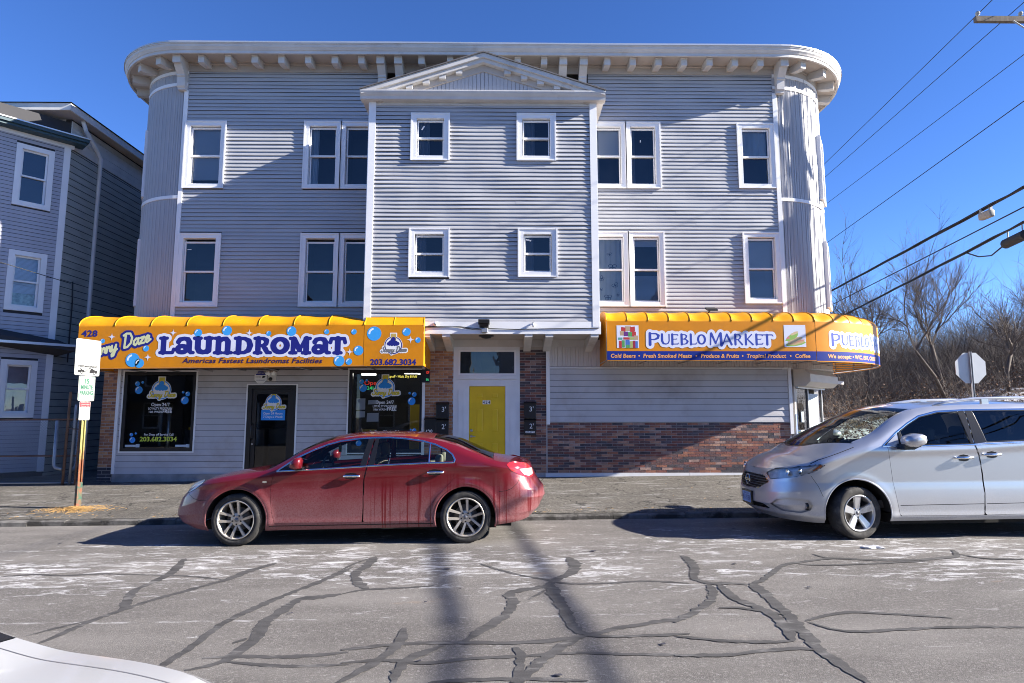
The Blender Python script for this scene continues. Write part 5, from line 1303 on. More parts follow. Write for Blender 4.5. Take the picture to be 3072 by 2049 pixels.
def car_paint(name, col, metal, dirt_col, zlo, zhi, streaks=0.0, amount=.8, rough=.32):
    """lacquer with flakes, salt film climbing from the sills and washed streaks through it"""
    m, nt, b = new_mat(name); N, L = nt.nodes.new, nt.links.new
    tc = N('ShaderNodeTexCoord'); sp = N('ShaderNodeSeparateXYZ'); L(tc.outputs['Object'], sp.inputs[0])
    def noise(scale, det, st, rg=.6):
        mp = N('ShaderNodeMapping'); mp.inputs['Scale'].default_value = st; L(tc.outputs['Object'], mp.inputs['Vector'])
        n = N('ShaderNodeTexNoise'); n.inputs['Scale'].default_value = scale; n.inputs['Detail'].default_value = det; n.inputs['Roughness'].default_value = rg
        L(mp.outputs[0], n.inputs['Vector']); return n.outputs['Fac']
    def rng(v, a, b2, c=0., d=1.):
        r = N('ShaderNodeMapRange'); r.interpolation_type = 'SMOOTHSTEP'; r.inputs[1].default_value = a; r.inputs[2].default_value = b2; r.inputs[3].default_value = c; r.inputs[4].default_value = d
        L(v, r.inputs[0]); return r.outputs[0]
    def mth(op, a, c):
        x = N('ShaderNodeMath'); x.operation = op; x.use_clamp = True
        for i, s_ in enumerate((a, c)):
            if isinstance(s_, float): x.inputs[i].default_value = s_
            else: L(s_, x.inputs[i])
        return x.outputs[0]
    wob = mth('MULTIPLY', noise(1.6, 4, (1, 1, 1)), .5)
    h = N('ShaderNodeMath'); h.operation = 'SUBTRACT'; L(sp.outputs['Z'], h.inputs[0]); L(wob, h.inputs[1])
    film = rng(h.outputs[0], zhi - .25, zlo - .25, 0., 1.)
    film = mth('MULTIPLY', film, rng(noise(45, 5, (1, 1, 1), .8), .30, .62, .35, 1.))
    if streaks:
        st = rng(noise(1.0, 3, (30, 1, .5), .5), .535, .60, 0., 1.)
        sx = rng(sp.outputs['X'], 1.75, 1.95); st = mth('MULTIPLY', st, sx); st = mth('MULTIPLY', st, float(streaks))
        inv = N('ShaderNodeMath'); inv.operation = 'SUBTRACT'; inv.inputs[0].default_value = 1.; L(st, inv.inputs[1]); film = mth('MULTIPLY', film, inv.outputs[0])
    spk = rng(noise(38, 2, (1, 1, 1), .5), .735, .77); film = mth('ADD', film, mth('MULTIPLY', spk, .5))
    film = mth('MULTIPLY', film, float(amount))
    mx = N('ShaderNodeMix'); mx.data_type = 'RGBA'; L(film, mx.inputs[0]); mx.inputs[6].default_value = (*col, 1); mx.inputs[7].default_value = (*dirt_col, 1); L(mx.outputs[2], b.inputs['Base Color'])
    b.inputs['Metallic'].default_value = metal
    me_ = N('ShaderNodeMapRange'); me_.inputs[3].default_value = metal; me_.inputs[4].default_value = 0.; L(film, me_.inputs[0]); L(me_.outputs[0], b.inputs['Metallic'])
    ro = N('ShaderNodeMapRange'); ro.inputs[3].default_value = rough; ro.inputs[4].default_value = .85; L(film, ro.inputs[0]); L(ro.outputs[0], b.inputs['Roughness'])
    co = N('ShaderNodeMapRange'); co.inputs[3].default_value = 1.; co.inputs[4].default_value = .1; L(film, co.inputs[0]); L(co.outputs[0], b.inputs['Coat Weight'])
    b.inputs['Coat Roughness'].default_value = .06
    return m

m_tyre = M('tyre_rubber', (.028, .027, .027), .85, var=.3, vscale=8, dirt=(.12, .115, .11), dscale=6, dlo=.5, dhi=.8)
m_liner = M('arch_liner', (.010, .010, .010), .95)
m_chrome = M('chrome', (.78, .79, .80), .12, metal=1.0)
m_carblack = M('gloss_black', (.010, .010, .011), .25)
m_carglass = glass_mat('car_glass', (.80, .88, .84), 1.5)
m_dkglass = glass_mat('privacy_glass', (.10, .115, .13), 1.7)
m_clear = glass_mat('lamp_lens', (.92, .94, .95), 1.5)
m_seat = M('beige_seat', (.34, .31, .26), .8); m_dash = M('dark_dash', (.045, .045, .05), .7)
m_under = M('underbody', (.012, .012, .012), .95)

def make_wheel(parent, x, y, r, width, spokes, mrim, side, steer=0.0, style='twin', rim_ratio=.74):
    """tyre and rim; outer face towards side (-1: -y)"""
    w = bpy.data.objects.new('wheel', None); C.objects.link(w); w.parent = parent; w.location = (x, y, r); w.empty_display_size = .1
    w.rotation_euler = (0, 0, steer)
    rr_ = r * rim_ratio; hw = width / 2; o = side
    prof = [(rr_, -.9), (rr_ + .02, -1), (r * .86, -1.04), (r * .955, -.94), (r * .985, -.82), (r, -.62), (r, .62), (r * .985, .82), (r * .955, .94), (r * .86, 1.04), (rr_ + .02, 1), (rr_, .9)]
    tb = MB().lathe([(a, b * hw) for a, b in prof], (0, 0, 0), 'y', 64)
    for k in range(44):                                   # tread blocks on the shoulders
        t = 2 * PI * k / 44
        for sg in (-1, 1):
            c, q = math.cos(t), math.sin(t); tb.add([((r * f1) * math.cos(t + dt), sg * hw * yy, (r * f1) * math.sin(t + dt)) for f1, yy, dt in ((.978, .93, 0), (1.004, .66, 0), (1.004, .66, .05), (.978, .93, .05))], [(0, 1, 2, 3)])
    tb.build('tyre', m_tyre, w, smooth=True, local=True)
    rim = MB().lathe([(rr_ - .004, o * hw * .93), (rr_ + .004, o * hw * .99), (rr_ - .012, o * hw * .97), (rr_ - .022, o * hw * .72), (rr_ - .03, o * hw * .1), (rr_ - .03, -o * hw * .8)], (0, 0, 0), 'y', 64)
    ro = rim.build('rim', mrim, w, smooth=True, local=True)
    MB().lathe([(0, o * hw * .05), (rr_ * .62, o * hw * .05), (rr_ * .62, -o * hw * .2)], (0, 0, 0), 'y', 32).build('brake_disc', M('disc_steel', (.16, .15, .14), .5, metal=.6), w, smooth=True, local=True)
    MB().lathe([(rr_ - .035, -o * hw * .5), (0, -o * hw * .5)], (0, 0, 0), 'y', 32).build('wheel_back', m_liner, w, local=True)
    sm = MB()
    def bar(t, offa, w0, w1, r0, r1, y0, y1, th=.022):
        c, q = math.cos(t), math.sin(t)
        def P(rad, lat, yy): return (rad * c - lat * q, yy, rad * q + lat * c)
        v = []
        for rad, lw, yy, la in ((r0, w0, y0, offa[0]), ((r0 + r1) / 2, (w0 + w1) / 2, (y0 * .45 + y1 * .55), (offa[0] + offa[1]) / 2), (r1, w1, y1, offa[1])):
            v += [P(rad, la - lw, yy - o * th), P(rad, la - lw * .8, yy), P(rad, la + lw * .8, yy), P(rad, la + lw, yy - o * th)]
        f = []
        for i in range(2):
            for j in range(3): f.append((i * 4 + j, i * 4 + j + 1, i * 4 + j + 5, i * 4 + j + 4))
        sm.add(v, f)
    for k in range(spokes):
        t = 2 * PI * k / spokes + PI / 2 + (.15 if style == 'twin' else 0)
        if style == 'twin':
            for sg in (-1, 1): bar(t, (sg * rr_ * .13, sg * rr_ * .235), rr_ * .062, rr_ * .085, rr_ * .2, rr_ * .975, o * hw * .60, o * hw * .90)
        else: bar(t, (0, 0), rr_ * .16, rr_ * .24, rr_ * .16, rr_ * .975, o * hw * .62, o * hw * .88)
    sm.lathe([(0, o * hw * .66), (rr_ * .2, o * hw * .66), (rr_ * .33, o * hw * .58), (rr_ * .36, o * hw * .35)], (0, 0, 0), 'y', 40)
    sm.build('spokes', mrim, w, smooth=False, local=True)
    hub = MB()
    for k in range(5):
        t = 2 * PI * (k + .5) / 5 + PI / 2; hub.lathe([(0, o * hw * .68), (.011, o * hw * .68), (.013, o * hw * .55)], (rr_ * .235 * math.cos(t), 0, rr_ * .235 * math.sin(t)), 'y', 8)
    hub.build('lug_nuts', m_carblack, w, local=True)
    MB().lathe([(0, o * hw * .71), (rr_ * .11, o * hw * .70), (rr_ * .12, o * hw * .6)], (0, 0, 0), 'y', 20).build('centre_cap', m_grey, w, smooth=True, local=True)
    return w

def arch_and_under(car, parent):
    for ax, r in car.arches:
        n = 24
        for sd in (-1, 1):
            v = []; q = MB()
            for i in range(n + 1):
                t = PI * i / n - .0; x, z = ax + (r + .006) * math.cos(t), car.wr + (r + .006) * math.sin(t)
                v += [(x, sd * (car.W - .035), z), (x, sd * (car.W - .36), z)]
            q.add(v, [(2 * i, 2 * i + 2, 2 * i + 3, 2 * i + 1) for i in range(n)])
            q.add([(ax + (r + .006) * math.cos(PI * i / n), sd * (car.W - .36), car.wr + (r + .006) * math.sin(PI * i / n)) for i in range(n + 1)] + [(ax - r, sd * (car.W - .36), .15), (ax + r, sd * (car.W - .36), .15)], [tuple(range(n + 1)) + (n + 1, n + 2)])
            q.build('wheel_well', m_liner, parent, local=True)
    x0, x1 = car.xn(0.) + .35, car.xt(0.) - .3
    MB().box(float(x0), float(x1), -.55, .55, .18, .30).box(car.arches[0][0] + car.arches[0][1] + .05, car.arches[1][0] - car.arches[1][1] - .05, -car.W + .12, car.W - .12, .19, .32).build('underbody', m_under, parent, local=True)

def top_panels(c, parent, mat, spec):
    """hood, windscreen, roof, rear glass, boot lid from x ranges; pillar strips left in body colour"""
    for name, x0, x1, tm, m_ in spec:
        if tm >= 1: c.panel(name, x0, x1, -1, 1, m_, parent, max(6, int((x1 - x0) / .04)), 30)
        else:
            c.panel(name, x0, x1, -tm, tm, m_, parent, max(6, int((x1 - x0) / .04)), 26)
            for sg in (-1, 1): c.panel('pillar', x0, x1, sg * tm, sg * 1, mat, parent, max(6, int((x1 - x0) / .04)), 5)

# ---- red saloon
SED = dict(W=.865, cf=.85, cr=.62, tumble=.52, edge=.055, wr=.35, flare=.014, arches=((0.0, .415), (3.12, .415)),
    top=[(-1.2, .58), (-1.0, .615), (-.9, .66), (-.77, .725), (-.6, .82), (-.46, .88), (-.27, .915), (0, .955), (.25, .985), (.4, 1.015), (.6, 1.12), (.78, 1.225), (.99, 1.325), (1.17, 1.39), (1.37, 1.432), (1.6, 1.456), (2.0, 1.462), (2.3, 1.45), (2.6, 1.415), (2.8, 1.37), (3.0, 1.31), (3.25, 1.21), (3.45, 1.125), (3.62, 1.085), (3.8, 1.07), (3.96, 1.055), (4.1, 1.02), (4.3, .98)],
    bot=[(-1.2, .27), (-.8, .235), (-.45, .205), (.45, .20), (1.8, .215), (2.7, .225), (3.55, .245), (3.9, .28), (4.3, .33)],
    nose=[(0, -.90), (.12, -1.0), (.35, -1.07), (.6, -1.06), (.85, -1.02), (1, -.97)], tail=[(0, 4.05), (.15, 4.17), (.4, 4.26), (.55, 4.24), (.75, 4.13), (1, 4.05)],
    belt=[(-1.2, .80), (0, .93), (.6, .99), (1.75, 1.05), (3.0, 1.09), (4.2, 1.05)], crown=[(-1.2, .0), (-.95, .0), (-.6, .04), (0, .045), (.36, .05), (.5, .085), (.9, .085), (1.3, .055), (2.0, .045), (2.6, .055), (3.0, .085), (3.45, .06), (3.7, .035), (4.0, .0), (4.3, .0)])
def build_sedan(name, label, loc, paint, rot=0.0, detail=True, tilt=-.01, group=None, over=None, dx=0.0):
    par = dict(SED); par.update(over or {}); c = Car(**par); c.X, c.Y, c.Z = c.grid(); X, Z = c.X, c.Z
    t = thing(name, label, 'car', loc, group); t.rotation_euler = (0, tilt, rot); g = .0035
    wF = [(.60, 1.005), (.78, 1.155), (.99, 1.255), (1.17, 1.325), (1.35, 1.375), (1.6, 1.405), (1.755, 1.412), (1.675, 1.058)]
    wR = [(1.868, 1.072), (1.895, 1.418), (2.05, 1.42), (2.25, 1.405), (2.5, 1.37), (2.612, 1.345), (2.605, 1.098)]
    wQ = [(2.632, 1.098), (2.638, 1.335), (2.75, 1.295), (2.85, 1.24), (2.92, 1.18), (2.945, 1.125), (2.93, 1.105)]
    dlo = [(.53, .995), (.78, 1.17), (.99, 1.27), (1.17, 1.34), (1.35, 1.39), (1.6, 1.42), (1.8, 1.431), (2.05, 1.432), (2.25, 1.418), (2.5, 1.385), (2.69, 1.335), (2.85, 1.265), (2.94, 1.195), (2.975, 1.13), (2.965, 1.09), (2.6, 1.085), (2.16, 1.07), (1.75, 1.05), (1.2, 1.022)]
    dF = [(.55, 1.0), (.49, .95), (.46, .84), (.452, .70), (.48, .46), (.52, .30), (1.715, .30), (1.72, .57), (1.722, .87), (1.765, 1.055), (1.835, 1.432), (1.6, 1.422), (1.35, 1.392), (1.17, 1.342), (.99, 1.272), (.78, 1.172)]
    dR = [(1.725, .30), (1.73, .57), (1.732, .87), (1.775, 1.055), (1.845, 1.432), (2.05, 1.433), (2.25, 1.42), (2.5, 1.387), (2.69, 1.337), (2.85, 1.267), (2.945, 1.197), (2.99, 1.11), (2.97, .95), (2.94, .85), (2.84, .74), (2.71, .61), (2.65, .49), (2.64, .31)]
    sds = {k: sd_poly(X, Z, p) for k, p in dict(wF=wF, wR=wR, wQ=wQ, dF=dF, dR=dR).items()}
    arch = [r - np.hypot(X - ax, Z - c.wr) for ax, r in c.arches]
    body = c.emit('body', [-sds['dF'], -sds['dR'], *arch], paint, t)
    for sd in (-1, 1):
        d1 = c.emit('door', [sds['dF'] + g, -sds['wF']], paint, t, (sd,)); d2 = c.emit('door', [sds['dR'] + g, -sds['wR'], -sds['wQ'], *arch], paint, t, (sd,))
        c.emit('side_glass', [sds['wF']], m_carglass, d1, (sd,), off=-.006); c.emit('side_glass', [sds['wR']], m_carglass, d2, (sd,), off=-.006); c.emit('side_glass', [sds['wQ']], m_carglass, d2, (sd,), off=-.006)
        if not detail: continue
        # pillar blacks, chrome surround, handles
        c.patch('pillar_trim', [(1.672, 1.06), (1.752, 1.415), (1.832, 1.428), (1.757, 1.058)], m_carblack, d1, sd, .003); c.patch('pillar_trim', [(1.785, 1.062), (1.852, 1.428), (1.90, 1.42), (1.868, 1.068)], m_carblack, d2, sd, .003)
        c.patch('corner_trim', [(2.845, 1.105), (2.85, 1.235), (2.93, 1.17), (2.95, 1.11)], m_carblack, d2, sd, .002)
        c.line('window_trim', dlo, .020, m_chrome, body, sd, .008, closed=True)
        c.line('glass_divider', [(2.62, 1.095), (2.625, 1.345)], .014, m_chrome, d2, sd, .006)
        c.patch('mirror_sail', [(.55, 1.002), (.79, 1.16), (.80, 1.03)], m_carblack, d1, sd, .004)
        for dd, hx, hz in ((d1, 1.44, .925), (d2, 2.59, .962)):
            P = [c.surf(hx + a * .24, hz + (.006 if .1 < a < .9 else 0), sd, o).tolist() for a, o in ((0, .004), (.08, .03), (.5, .038), (.92, .03), (1, .004))]
            q = MB().tube(P, [.010, .017, .019, .017, .010], 8); q.build('handle', m_chrome, dd, smooth=True, local=True)
            c.patch('handle_cup', [(hx + .03, hz - .035), (hx + .11, hz - .045), (hx + .19, hz - .035), (hx + .19, hz + .03), (hx + .11, hz + .04), (hx + .03, hz + .03)], m_carblack, dd, sd, .0015)
        c.line('sill_groove', [(.45, .262), (2.68, .275)], .012, m_liner, body, sd, .001)
        c.patch('tail_light', [(3.69, 1.045), (3.73, 1.075), (3.80, 1.085), (3.95, 1.05), (4.02, 1.0), (4.08, .90), (4.05, .86), (3.98, .86), (3.87, .905), (3.75, .97)], M('tail_lamp_red', (.42, .02, .025), .12, coat=1.0), body, sd, .006)
        c.patch('reverse_lamp', [(3.86, .985), (4.05, .975), (4.06, .89), (4.0, .875), (3.93, .90)], M('lamp_pink', (.75, .42, .40), .12, coat=1.0), body, sd, .0085)
        hl = [(-.80, .70), (-.745, .765), (-.66, .83), (-.56, .87), (-.47, .895), (-.50, .83), (-.58, .775), (-.68, .725), (-.77, .695)]
        c.patch('headlight', hl, M('hazy_lens', (.55, .54, .50), .18, coat=1.0), body, sd, .005)
        c.line('headlight_gap', hl, .010, m_liner, body, sd, .004, closed=True)
        c.patch('side_badge', [(.345, .842), (.40, .842), (.408, .868), (.337, .868)], m_chrome, body, sd, .005)
        c.line('bumper_seam', [(3.58, .69), (3.68, .70), (3.76, .73), (3.84, .80), (3.88, .89)], .006, m_liner, body, sd, .0015); c.line('bumper_seam', [(-.41, .62), (-.52, .615), (-.62, .64), (-.72, .70)], .006, m_liner, body, sd, .0015)
        for ax, r in c.arches: c.line('arch_lip', [(ax + (r + .006) * math.cos(a), c.wr + (r + .006) * math.sin(a)) for a in np.linspace(-.30, PI + .30, 50)], .022, paint, body, sd, .010)
        # mirror
        mx, mz, my = .835, 1.10, c.W + .02
        q = MB(); v = []
        for k, (yy, sc) in enumerate(((-.02, .55), (.03, .9), (.10, 1.0), (.17, .92), (.20, .6))):
            for px, pz in ((-.075, -.045), (-.06, .03), (-.01, .085), (.065, .09), (.085, .05), (.075, -.055), (.0, -.07)): v.append((mx + px * sc, sd * (my + yy), mz + pz * sc))
        q.add(v, [(k * 7 + i, k * 7 + (i + 1) % 7, k * 7 + 7 + (i + 1) % 7, k * 7 + 7 + i) for k in range(4) for i in range(7)] + [tuple(range(28, 35)), tuple(range(6, -1, -1))])
        mo = q.build('mirror', paint, d1, smooth=True, local=True)
        MB().box(mx - .06, mx + .07, *sorted((sd * (c.W - .04), sd * (my + .05))), mz - .085, mz - .045).build('mirror_foot', m_carblack, d1, local=True)
    top_panels(c, t, paint, [('hood', float(c.xn(1.)) + .003, .365 + dx, 1, paint), ('cowl', .37 + dx, .43 + dx, 1, m_carblack), ('windscreen', .435 + dx, 1.22, .93, m_carglass), ('roof', 1.225, 2.66, 1, paint), ('rear_glass', 2.665, 3.50, .86, m_carglass), ('boot_lid', 3.505, float(c.xt(1.)) - .003, 1, paint)])
    arch_and_under(c, t)
    rimm = M('alloy_' + name, (.62, .58, .52), .42, metal=.75, dirt=(.22, .17, .13), dscale=7, dlo=.5, dhi=.75)
    for ax, st in ((0.0, -.06), (3.12, 0.0)):
        for sd in (-1, 1): make_wheel(t, ax, sd * (c.W - .115), .35, .225, 5, rimm, sd, st)
    # cabin
    for sd in (-1, 1):
        for x, z0 in ((1.62, .42), (2.52, .46)):
            if x > 2 : continue
            sb = bevel_box('front_seat', x, x + .17, sd * .38 - .24, sd * .38 + .24, z0, 1.13, .06, m_seat, t, 3, True); hr = bevel_box('headrest', x + .10, x + .22, sd * .38 - .13, sd * .38 + .13, 1.12, 1.33, .05, m_seat, sb, 3, True)
            sb.rotation_euler = (0, .0, 0)
        bevel_box('headrest', 2.66, 2.76, sd * .36 - .13, sd * .36 + .13, 1.02, 1.17, .04, m_seat, t, 3, True)
    bevel_box('rear_seat', 2.45, 2.70, -.62, .62, .45, 1.04, .06, m_seat, t, 3, True)
    MB().box(.62, 1.0, -.70, .70, .80, .985).box(.5, 3.3, -.72, .72, .33, .40).build('dashboard', m_dash, t, local=True)
    MB().tube([(1.10 + .03 * math.cos(a), -.38 * 1 + .18 * math.cos(a), .98 + .18 * math.sin(a)) for a in np.linspace(0, 2 * PI, 25)], .014, 6).build('steering_wheel', m_dash, t, smooth=True, local=True)
    if detail:
        MB().tube([(1.16, 0, 1.40), (1.17, 0, 1.30)], .004, 5).box(1.155, 1.185, -.035, .035, 1.20, 1.30).build('pennant', [M('flag_mix', (.45, .35, .03), .7)], t, local=True)
        MB().box(1.10, 1.14, -.11, .11, 1.33, 1.39).build('rear_view_mirror', m_dash, t, local=True)
        MB().prism([(1.42, 1.49), (1.50, 1.50), (1.49, 1.56)], 'y', -.02, .02).build('aerial', m_carblack, t, local=True)
        # front grille and plate (seen from the side street only)
        SS = np.concatenate([np.zeros((1, X.shape[1])), np.cumsum(np.hypot(np.diff(X, axis=0), np.diff(c.Y, axis=0)), axis=0)], 0)
        c.emit('grille', [sd_poly(SS, Z, [(-.1, .36), (.42, .38), (.46, .44), (.40, .50), (-.1, .50)])], m_carblack, t, off=.004)
        MB().box(4.16, 4.19, -.17, .17, .62, .75).build('number_plate', m_sign_w, t, local=True)
    return t
m_redpaint = car_paint('dark_red_lacquer', (.15, .004, .009), .30, (.26, .13, .138), .30, 1.0, .97, .72)
sedan = build_sedan('red_sedan', 'dirty dark red four-door sedan parked in front of the laundromat', (-3.655, 9.565, zr(-3.655)), m_redpaint)

# ---- silver minivan
VAN = dict(W=.955, cf=.80, cr=.55, tumble=.36, edge=.06, wr=.353, flare=.004, arches=((0.0, .455), (3.0, .455)),
    top=[(-1.3, .84), (-1.1, .885), (-1.0, .915), (-.9, .95), (-.75, .99), (-.57, 1.035), (-.4, 1.11), (-.19, 1.195), (.02, 1.275), (.2, 1.34), (.36, 1.42), (.63, 1.60), (.82, 1.70), (.98, 1.755), (1.2, 1.79), (1.6, 1.81), (2.4, 1.825), (3.2, 1.80), (3.8, 1.76), (4.1, 1.68), (4.4, 1.60)],
    bot=[(-1.3, .27), (-.9, .225), (-.5, .215), (.45, .24), (2.3, .25), (3.4, .27), (4.4, .33)],
    nose=[(0, -.92), (.12, -1.06), (.30, -1.135), (.55, -1.125), (.8, -1.08), (1, -1.02)], tail=[(0, 4.02), (.2, 4.13), (.5, 4.14), (.75, 4.05), (1, 3.85)],
    belt=[(-1.5, .95), (-.57, 1.04), (.2, 1.24), (.6, 1.235), (1.6, 1.255), (2.4, 1.30), (4.2, 1.34)], crown=[(-1.3, .0), (-1.0, .0), (-.90, .085), (-.75, .125), (-.5, .125), (-.42, .12), (-.3, .17), (.03, .23), (.34, .24), (.56, .18), (.95, .07), (1.4, .06), (3.5, .055), (3.8, .0), (4.4, .0)])
m_silver = car_paint('silver_lacquer', (.54, .548, .57), .72, (.36, .35, .34), .22, .75, 0.0, .60, .30)
def build_van(loc):
    c = Car(**VAN); c.X, c.Y, c.Z = c.grid(); X, Z = c.X, c.Z; paint = m_silver
    t = thing('silver_minivan', 'dusty silver minivan parked by the market with front wheel turned', 'van', loc); t.rotation_euler = (0, -.01, 0); g = .004
    tri = [(.42, 1.262), (.62, 1.415), (.635, 1.40), (.64, 1.255)]; wF = [(.70, 1.255), (.70, 1.45), (.84, 1.545), (1.03, 1.645), (1.31, 1.705), (1.60, 1.715), (1.645, 1.27)]
    wR = [(1.80, 1.73), (1.86, 1.295), (2.95, 1.33), (2.97, 1.73)]; wQ = [(3.06, 1.73), (3.06, 1.335), (3.75, 1.36), (3.72, 1.68)]
    dF = [(.455, 1.27), (.47, 1.25), (.49, 1.07), (.51, .75), (.54, .53), (.575, .31), (1.735, .31), (1.755, .57), (1.755, .86), (1.735, 1.11), (1.68, 1.27), (1.70, 1.735), (1.31, 1.725), (1.03, 1.665), (.84, 1.567), (.66, 1.44)]
    dR = [(1.745, .31), (1.765, .57), (1.765, .86), (1.745, 1.11), (1.69, 1.27), (1.71, 1.745), (3.0, 1.75), (3.02, 1.2), (2.62, .80), (2.52, .55), (2.50, .32)]
    sds = {k: sd_poly(X, Z, p) for k, p in dict(tri=tri, wF=wF, wR=wR, wQ=wQ, dF=dF, dR=dR).items()}; arch = [r - np.hypot(X - ax, Z - c.wr) for ax, r in c.arches]
    # openings at the nose, written as distance round the corner (x) and height
    front = X < -.60
    S_ = np.concatenate([np.zeros((1, X.shape[1])), np.cumsum(np.hypot(np.diff(X, axis=0), np.diff(c.Y, axis=0)), axis=0)], 0)     # arc length from the nose centre
    gr = sd_poly(S_, Z, [(-.1, .845), (.36, .83), (.53, .745), (.30, .625), (-.1, .61)]); lg = sd_poly(S_, Z, [(-.1, .435), (.42, .43), (.52, .37), (-.1, .345)])
    hl_poly = [(.40, .86), (.53, .925), (.80, .96), (1.20, 1.012), (1.27, .995), (1.14, .915), (.92, .845), (.52, .785)]; hl = sd_poly(S_, Z, hl_poly)
    fog_poly = [(.56, .44), (.66, .52), (.88, .565), (1.12, .54), (1.18, .46), (1.10, .38), (.95, .335), (.70, .35)]; fog = sd_poly(S_, Z, fog_poly)
    body = c.emit('body', [-sds['dF'], -sds['dR'], -sds['tri'], -sds['wQ'], -gr, -lg, -hl, -fog, *arch], paint, t)
    def nose(name, fields, mat, parent, off, sides=(-1, 1)): return c.emit(name, fields, mat, parent, sides, off=off)
    def inward(name, F, mat, parent, depth, sides=(-1, 1)):
        """surface set back along -normal (approximated towards the axle) by depth"""
        vs = []; fs = []
        for sd in sides:
            k = np.exp(-np.clip(S_, 0, 2) * 0); P = np.stack([c.X + depth * np.clip(1.1 - S_, .25, 1), sd * np.maximum(0, c.Y - depth * np.clip(S_ * .6, 0, .8)), c.Z], -1)
            v, f = clip_grid(P, F); b = len(vs); vs += v; fs += [tuple(b + i for i in (q if sd < 0 else q[::-1])) for q in f]
        return mkobj(name, vs, fs, mat, parent, smooth=True, local=True)
    grb = inward('grille', gr - .02, m_carblack, t, .05)
    m_gbar = M('grille_bar', (.16, .16, .165), .3, metal=.7)
    for k in range(6):
        z = .645 + .035 * k; inward('grille_bar', np.maximum(np.abs(Z - z) - .0055, gr), m_gbar, grb, .016)
    inward('grille_rim', np.maximum(gr - .004, -(gr + .012)), m_chrome, grb, .002)
    inward('lower_grille', lg - .02, m_carblack, t, .05)
    # headlights: clear lens over reflector bowls and amber corner
    for sd in (-1, 1):
        h = inward('headlight', hl - .012, M('reflector', (.72, .74, .78), .25, metal=.25, var=.3, vscale=14), t, .035, (sd,))
        nose('lens', [hl], m_clear, h, .001, (sd,))
        nose('lens_rim', [np.maximum(hl - .008, -hl)], m_carblack, h, .001, (sd,))
        amb = sd_poly(S_, Z, [(1.07, .885), (1.14, .90), (1.29, .985), (1.20, 1.005)]); inward('indicator', np.maximum(amb, hl + .006), M('amber_lens', (.60, .13, .015), .25), h, .012, (sd,))
        i = int(np.argmin(np.abs(S_[:, 40] - .86))); 
        for s0, z0, rad in ((1.0, .915, .042), (.84, .895, .045)):
            i = int(np.argmin(np.abs(S_[:, 48] - s0))); p = (float(c.X[i, 48]) + .006, sd * (float(c.Y[i, 48]) - .012), z0)
            b = MB().lathe([(rad, -.012), (rad * .8, .01), (0, .018)], p, 'x', 18); b.build('lamp_bowl', m_chrome, h, smooth=True, local=True)
        fo = inward('fog_recess', fog - .004, paint, t, .055, (sd,)); nose('fog_rim', [np.maximum(fog - .004, -(fog + .012))], paint, fo, .0, (sd,))
        i = int(np.argmin(np.abs(S_[:, 18] - 1.06))); p = (float(c.X[i, 18]) + .02, sd * (float(c.Y[i, 18]) - .03), .44)
        MB().lathe([(0, -.02), (.045, -.02), (.05, .01)], p, 'x', 20).build('fog_lamp', m_carblack, fo, smooth=True, local=True); MB().lathe([(0, -.024), (.036, -.022)], p, 'x', 20).build('fog_lens', m_metal, fo, smooth=True, local=True)
    # badge, plate
    xb = float(c.xn(.62)) - .004
    MB().tube([(xb - .006, .072 * math.cos(a), .735 + .072 * math.sin(a)) for a in np.linspace(0, 2 * PI, 33)], .0085, 8).box(xb - .016, xb - .002, -.098, .098, .718, .752).build('badge', m_chrome, grb, smooth=False, local=True)
    bm_ = lambda U, V: np.stack([np.full(U.shape, xb - .0168), -U, V], -1)
    text('badge_lettering', 'NISSAN', -.08, .08, .725, .020, bm_, m_carblack, grb, bold=.02, local=True)
    xp = float(c.xn(.28)) - .03; pl = MB().box(xp, xp + .03, -.175, .175, .375, .575).build('number_plate', m_carblack, t, local=True)
    MB().box(xp - .003, xp, -.152, .152, .40, .55).build('plate_face', M('plate_blue', (.28, .45, .72), .5), pl, local=True); pm = lambda U, V: np.stack([np.full(U.shape, xp - .0045), -U, V], -1)
    text('plate_lettering', 'BF-19788', -.14, .14, .425, .075, pm, m_navy, pl, local=True); text('plate_lettering', 'CONNECTICUT', -.10, .10, .515, .022, pm, m_navy, pl, local=True)
    for sd in (-1, 1):
        d1 = c.emit('door', [sds['dF'] + g, -sds['wF']], paint, t, (sd,)); d2 = c.emit('door', [sds['dR'] + g, -sds['wR'], *arch], paint, t, (sd,))
        c.emit('side_glass', [sds['wF']], m_carglass, d1, (sd,), off=-.008); c.emit('side_glass', [sds['wR']], m_dkglass, d2, (sd,), off=-.006); c.emit('quarter_glass', [sds['wQ']], m_dkglass, t, (sd,), off=-.006); c.emit('quarter_glass', [sds['tri']], m_carglass, t, (sd,), off=-.008)
        c.patch('pillar_trim', [(1.645, 1.27), (1.605, 1.718), (1.695, 1.735), (1.68, 1.27)], m_carblack, d1, sd, .003); c.patch('pillar_trim', [(1.695, 1.275), (1.715, 1.738), (1.80, 1.732), (1.86, 1.292)], m_carblack, d2, sd, .003)
        c.line('window_trim', [(.41, 1.255), (.63, 1.242), (1.62, 1.258), (2.4, 1.288), (3.75, 1.345)], .020, m_chrome, body, sd, .008); c.line('window_trim', [(.42, 1.265), (.64, 1.435), (.84, 1.562), (1.03, 1.66), (1.31, 1.722), (1.7, 1.738), (3.0, 1.745)], .022, m_chrome, body, sd, .007)
        c.line('window_edge', wF, .016, m_carblack, d1, sd, .003, closed=True); c.line('window_edge', wR, .016, m_carblack, d2, sd, .003, closed=True)
        c.line('quarter_post', [(.665, 1.25), (.675, 1.44)], .04, m_carblack, d1, sd, .004)
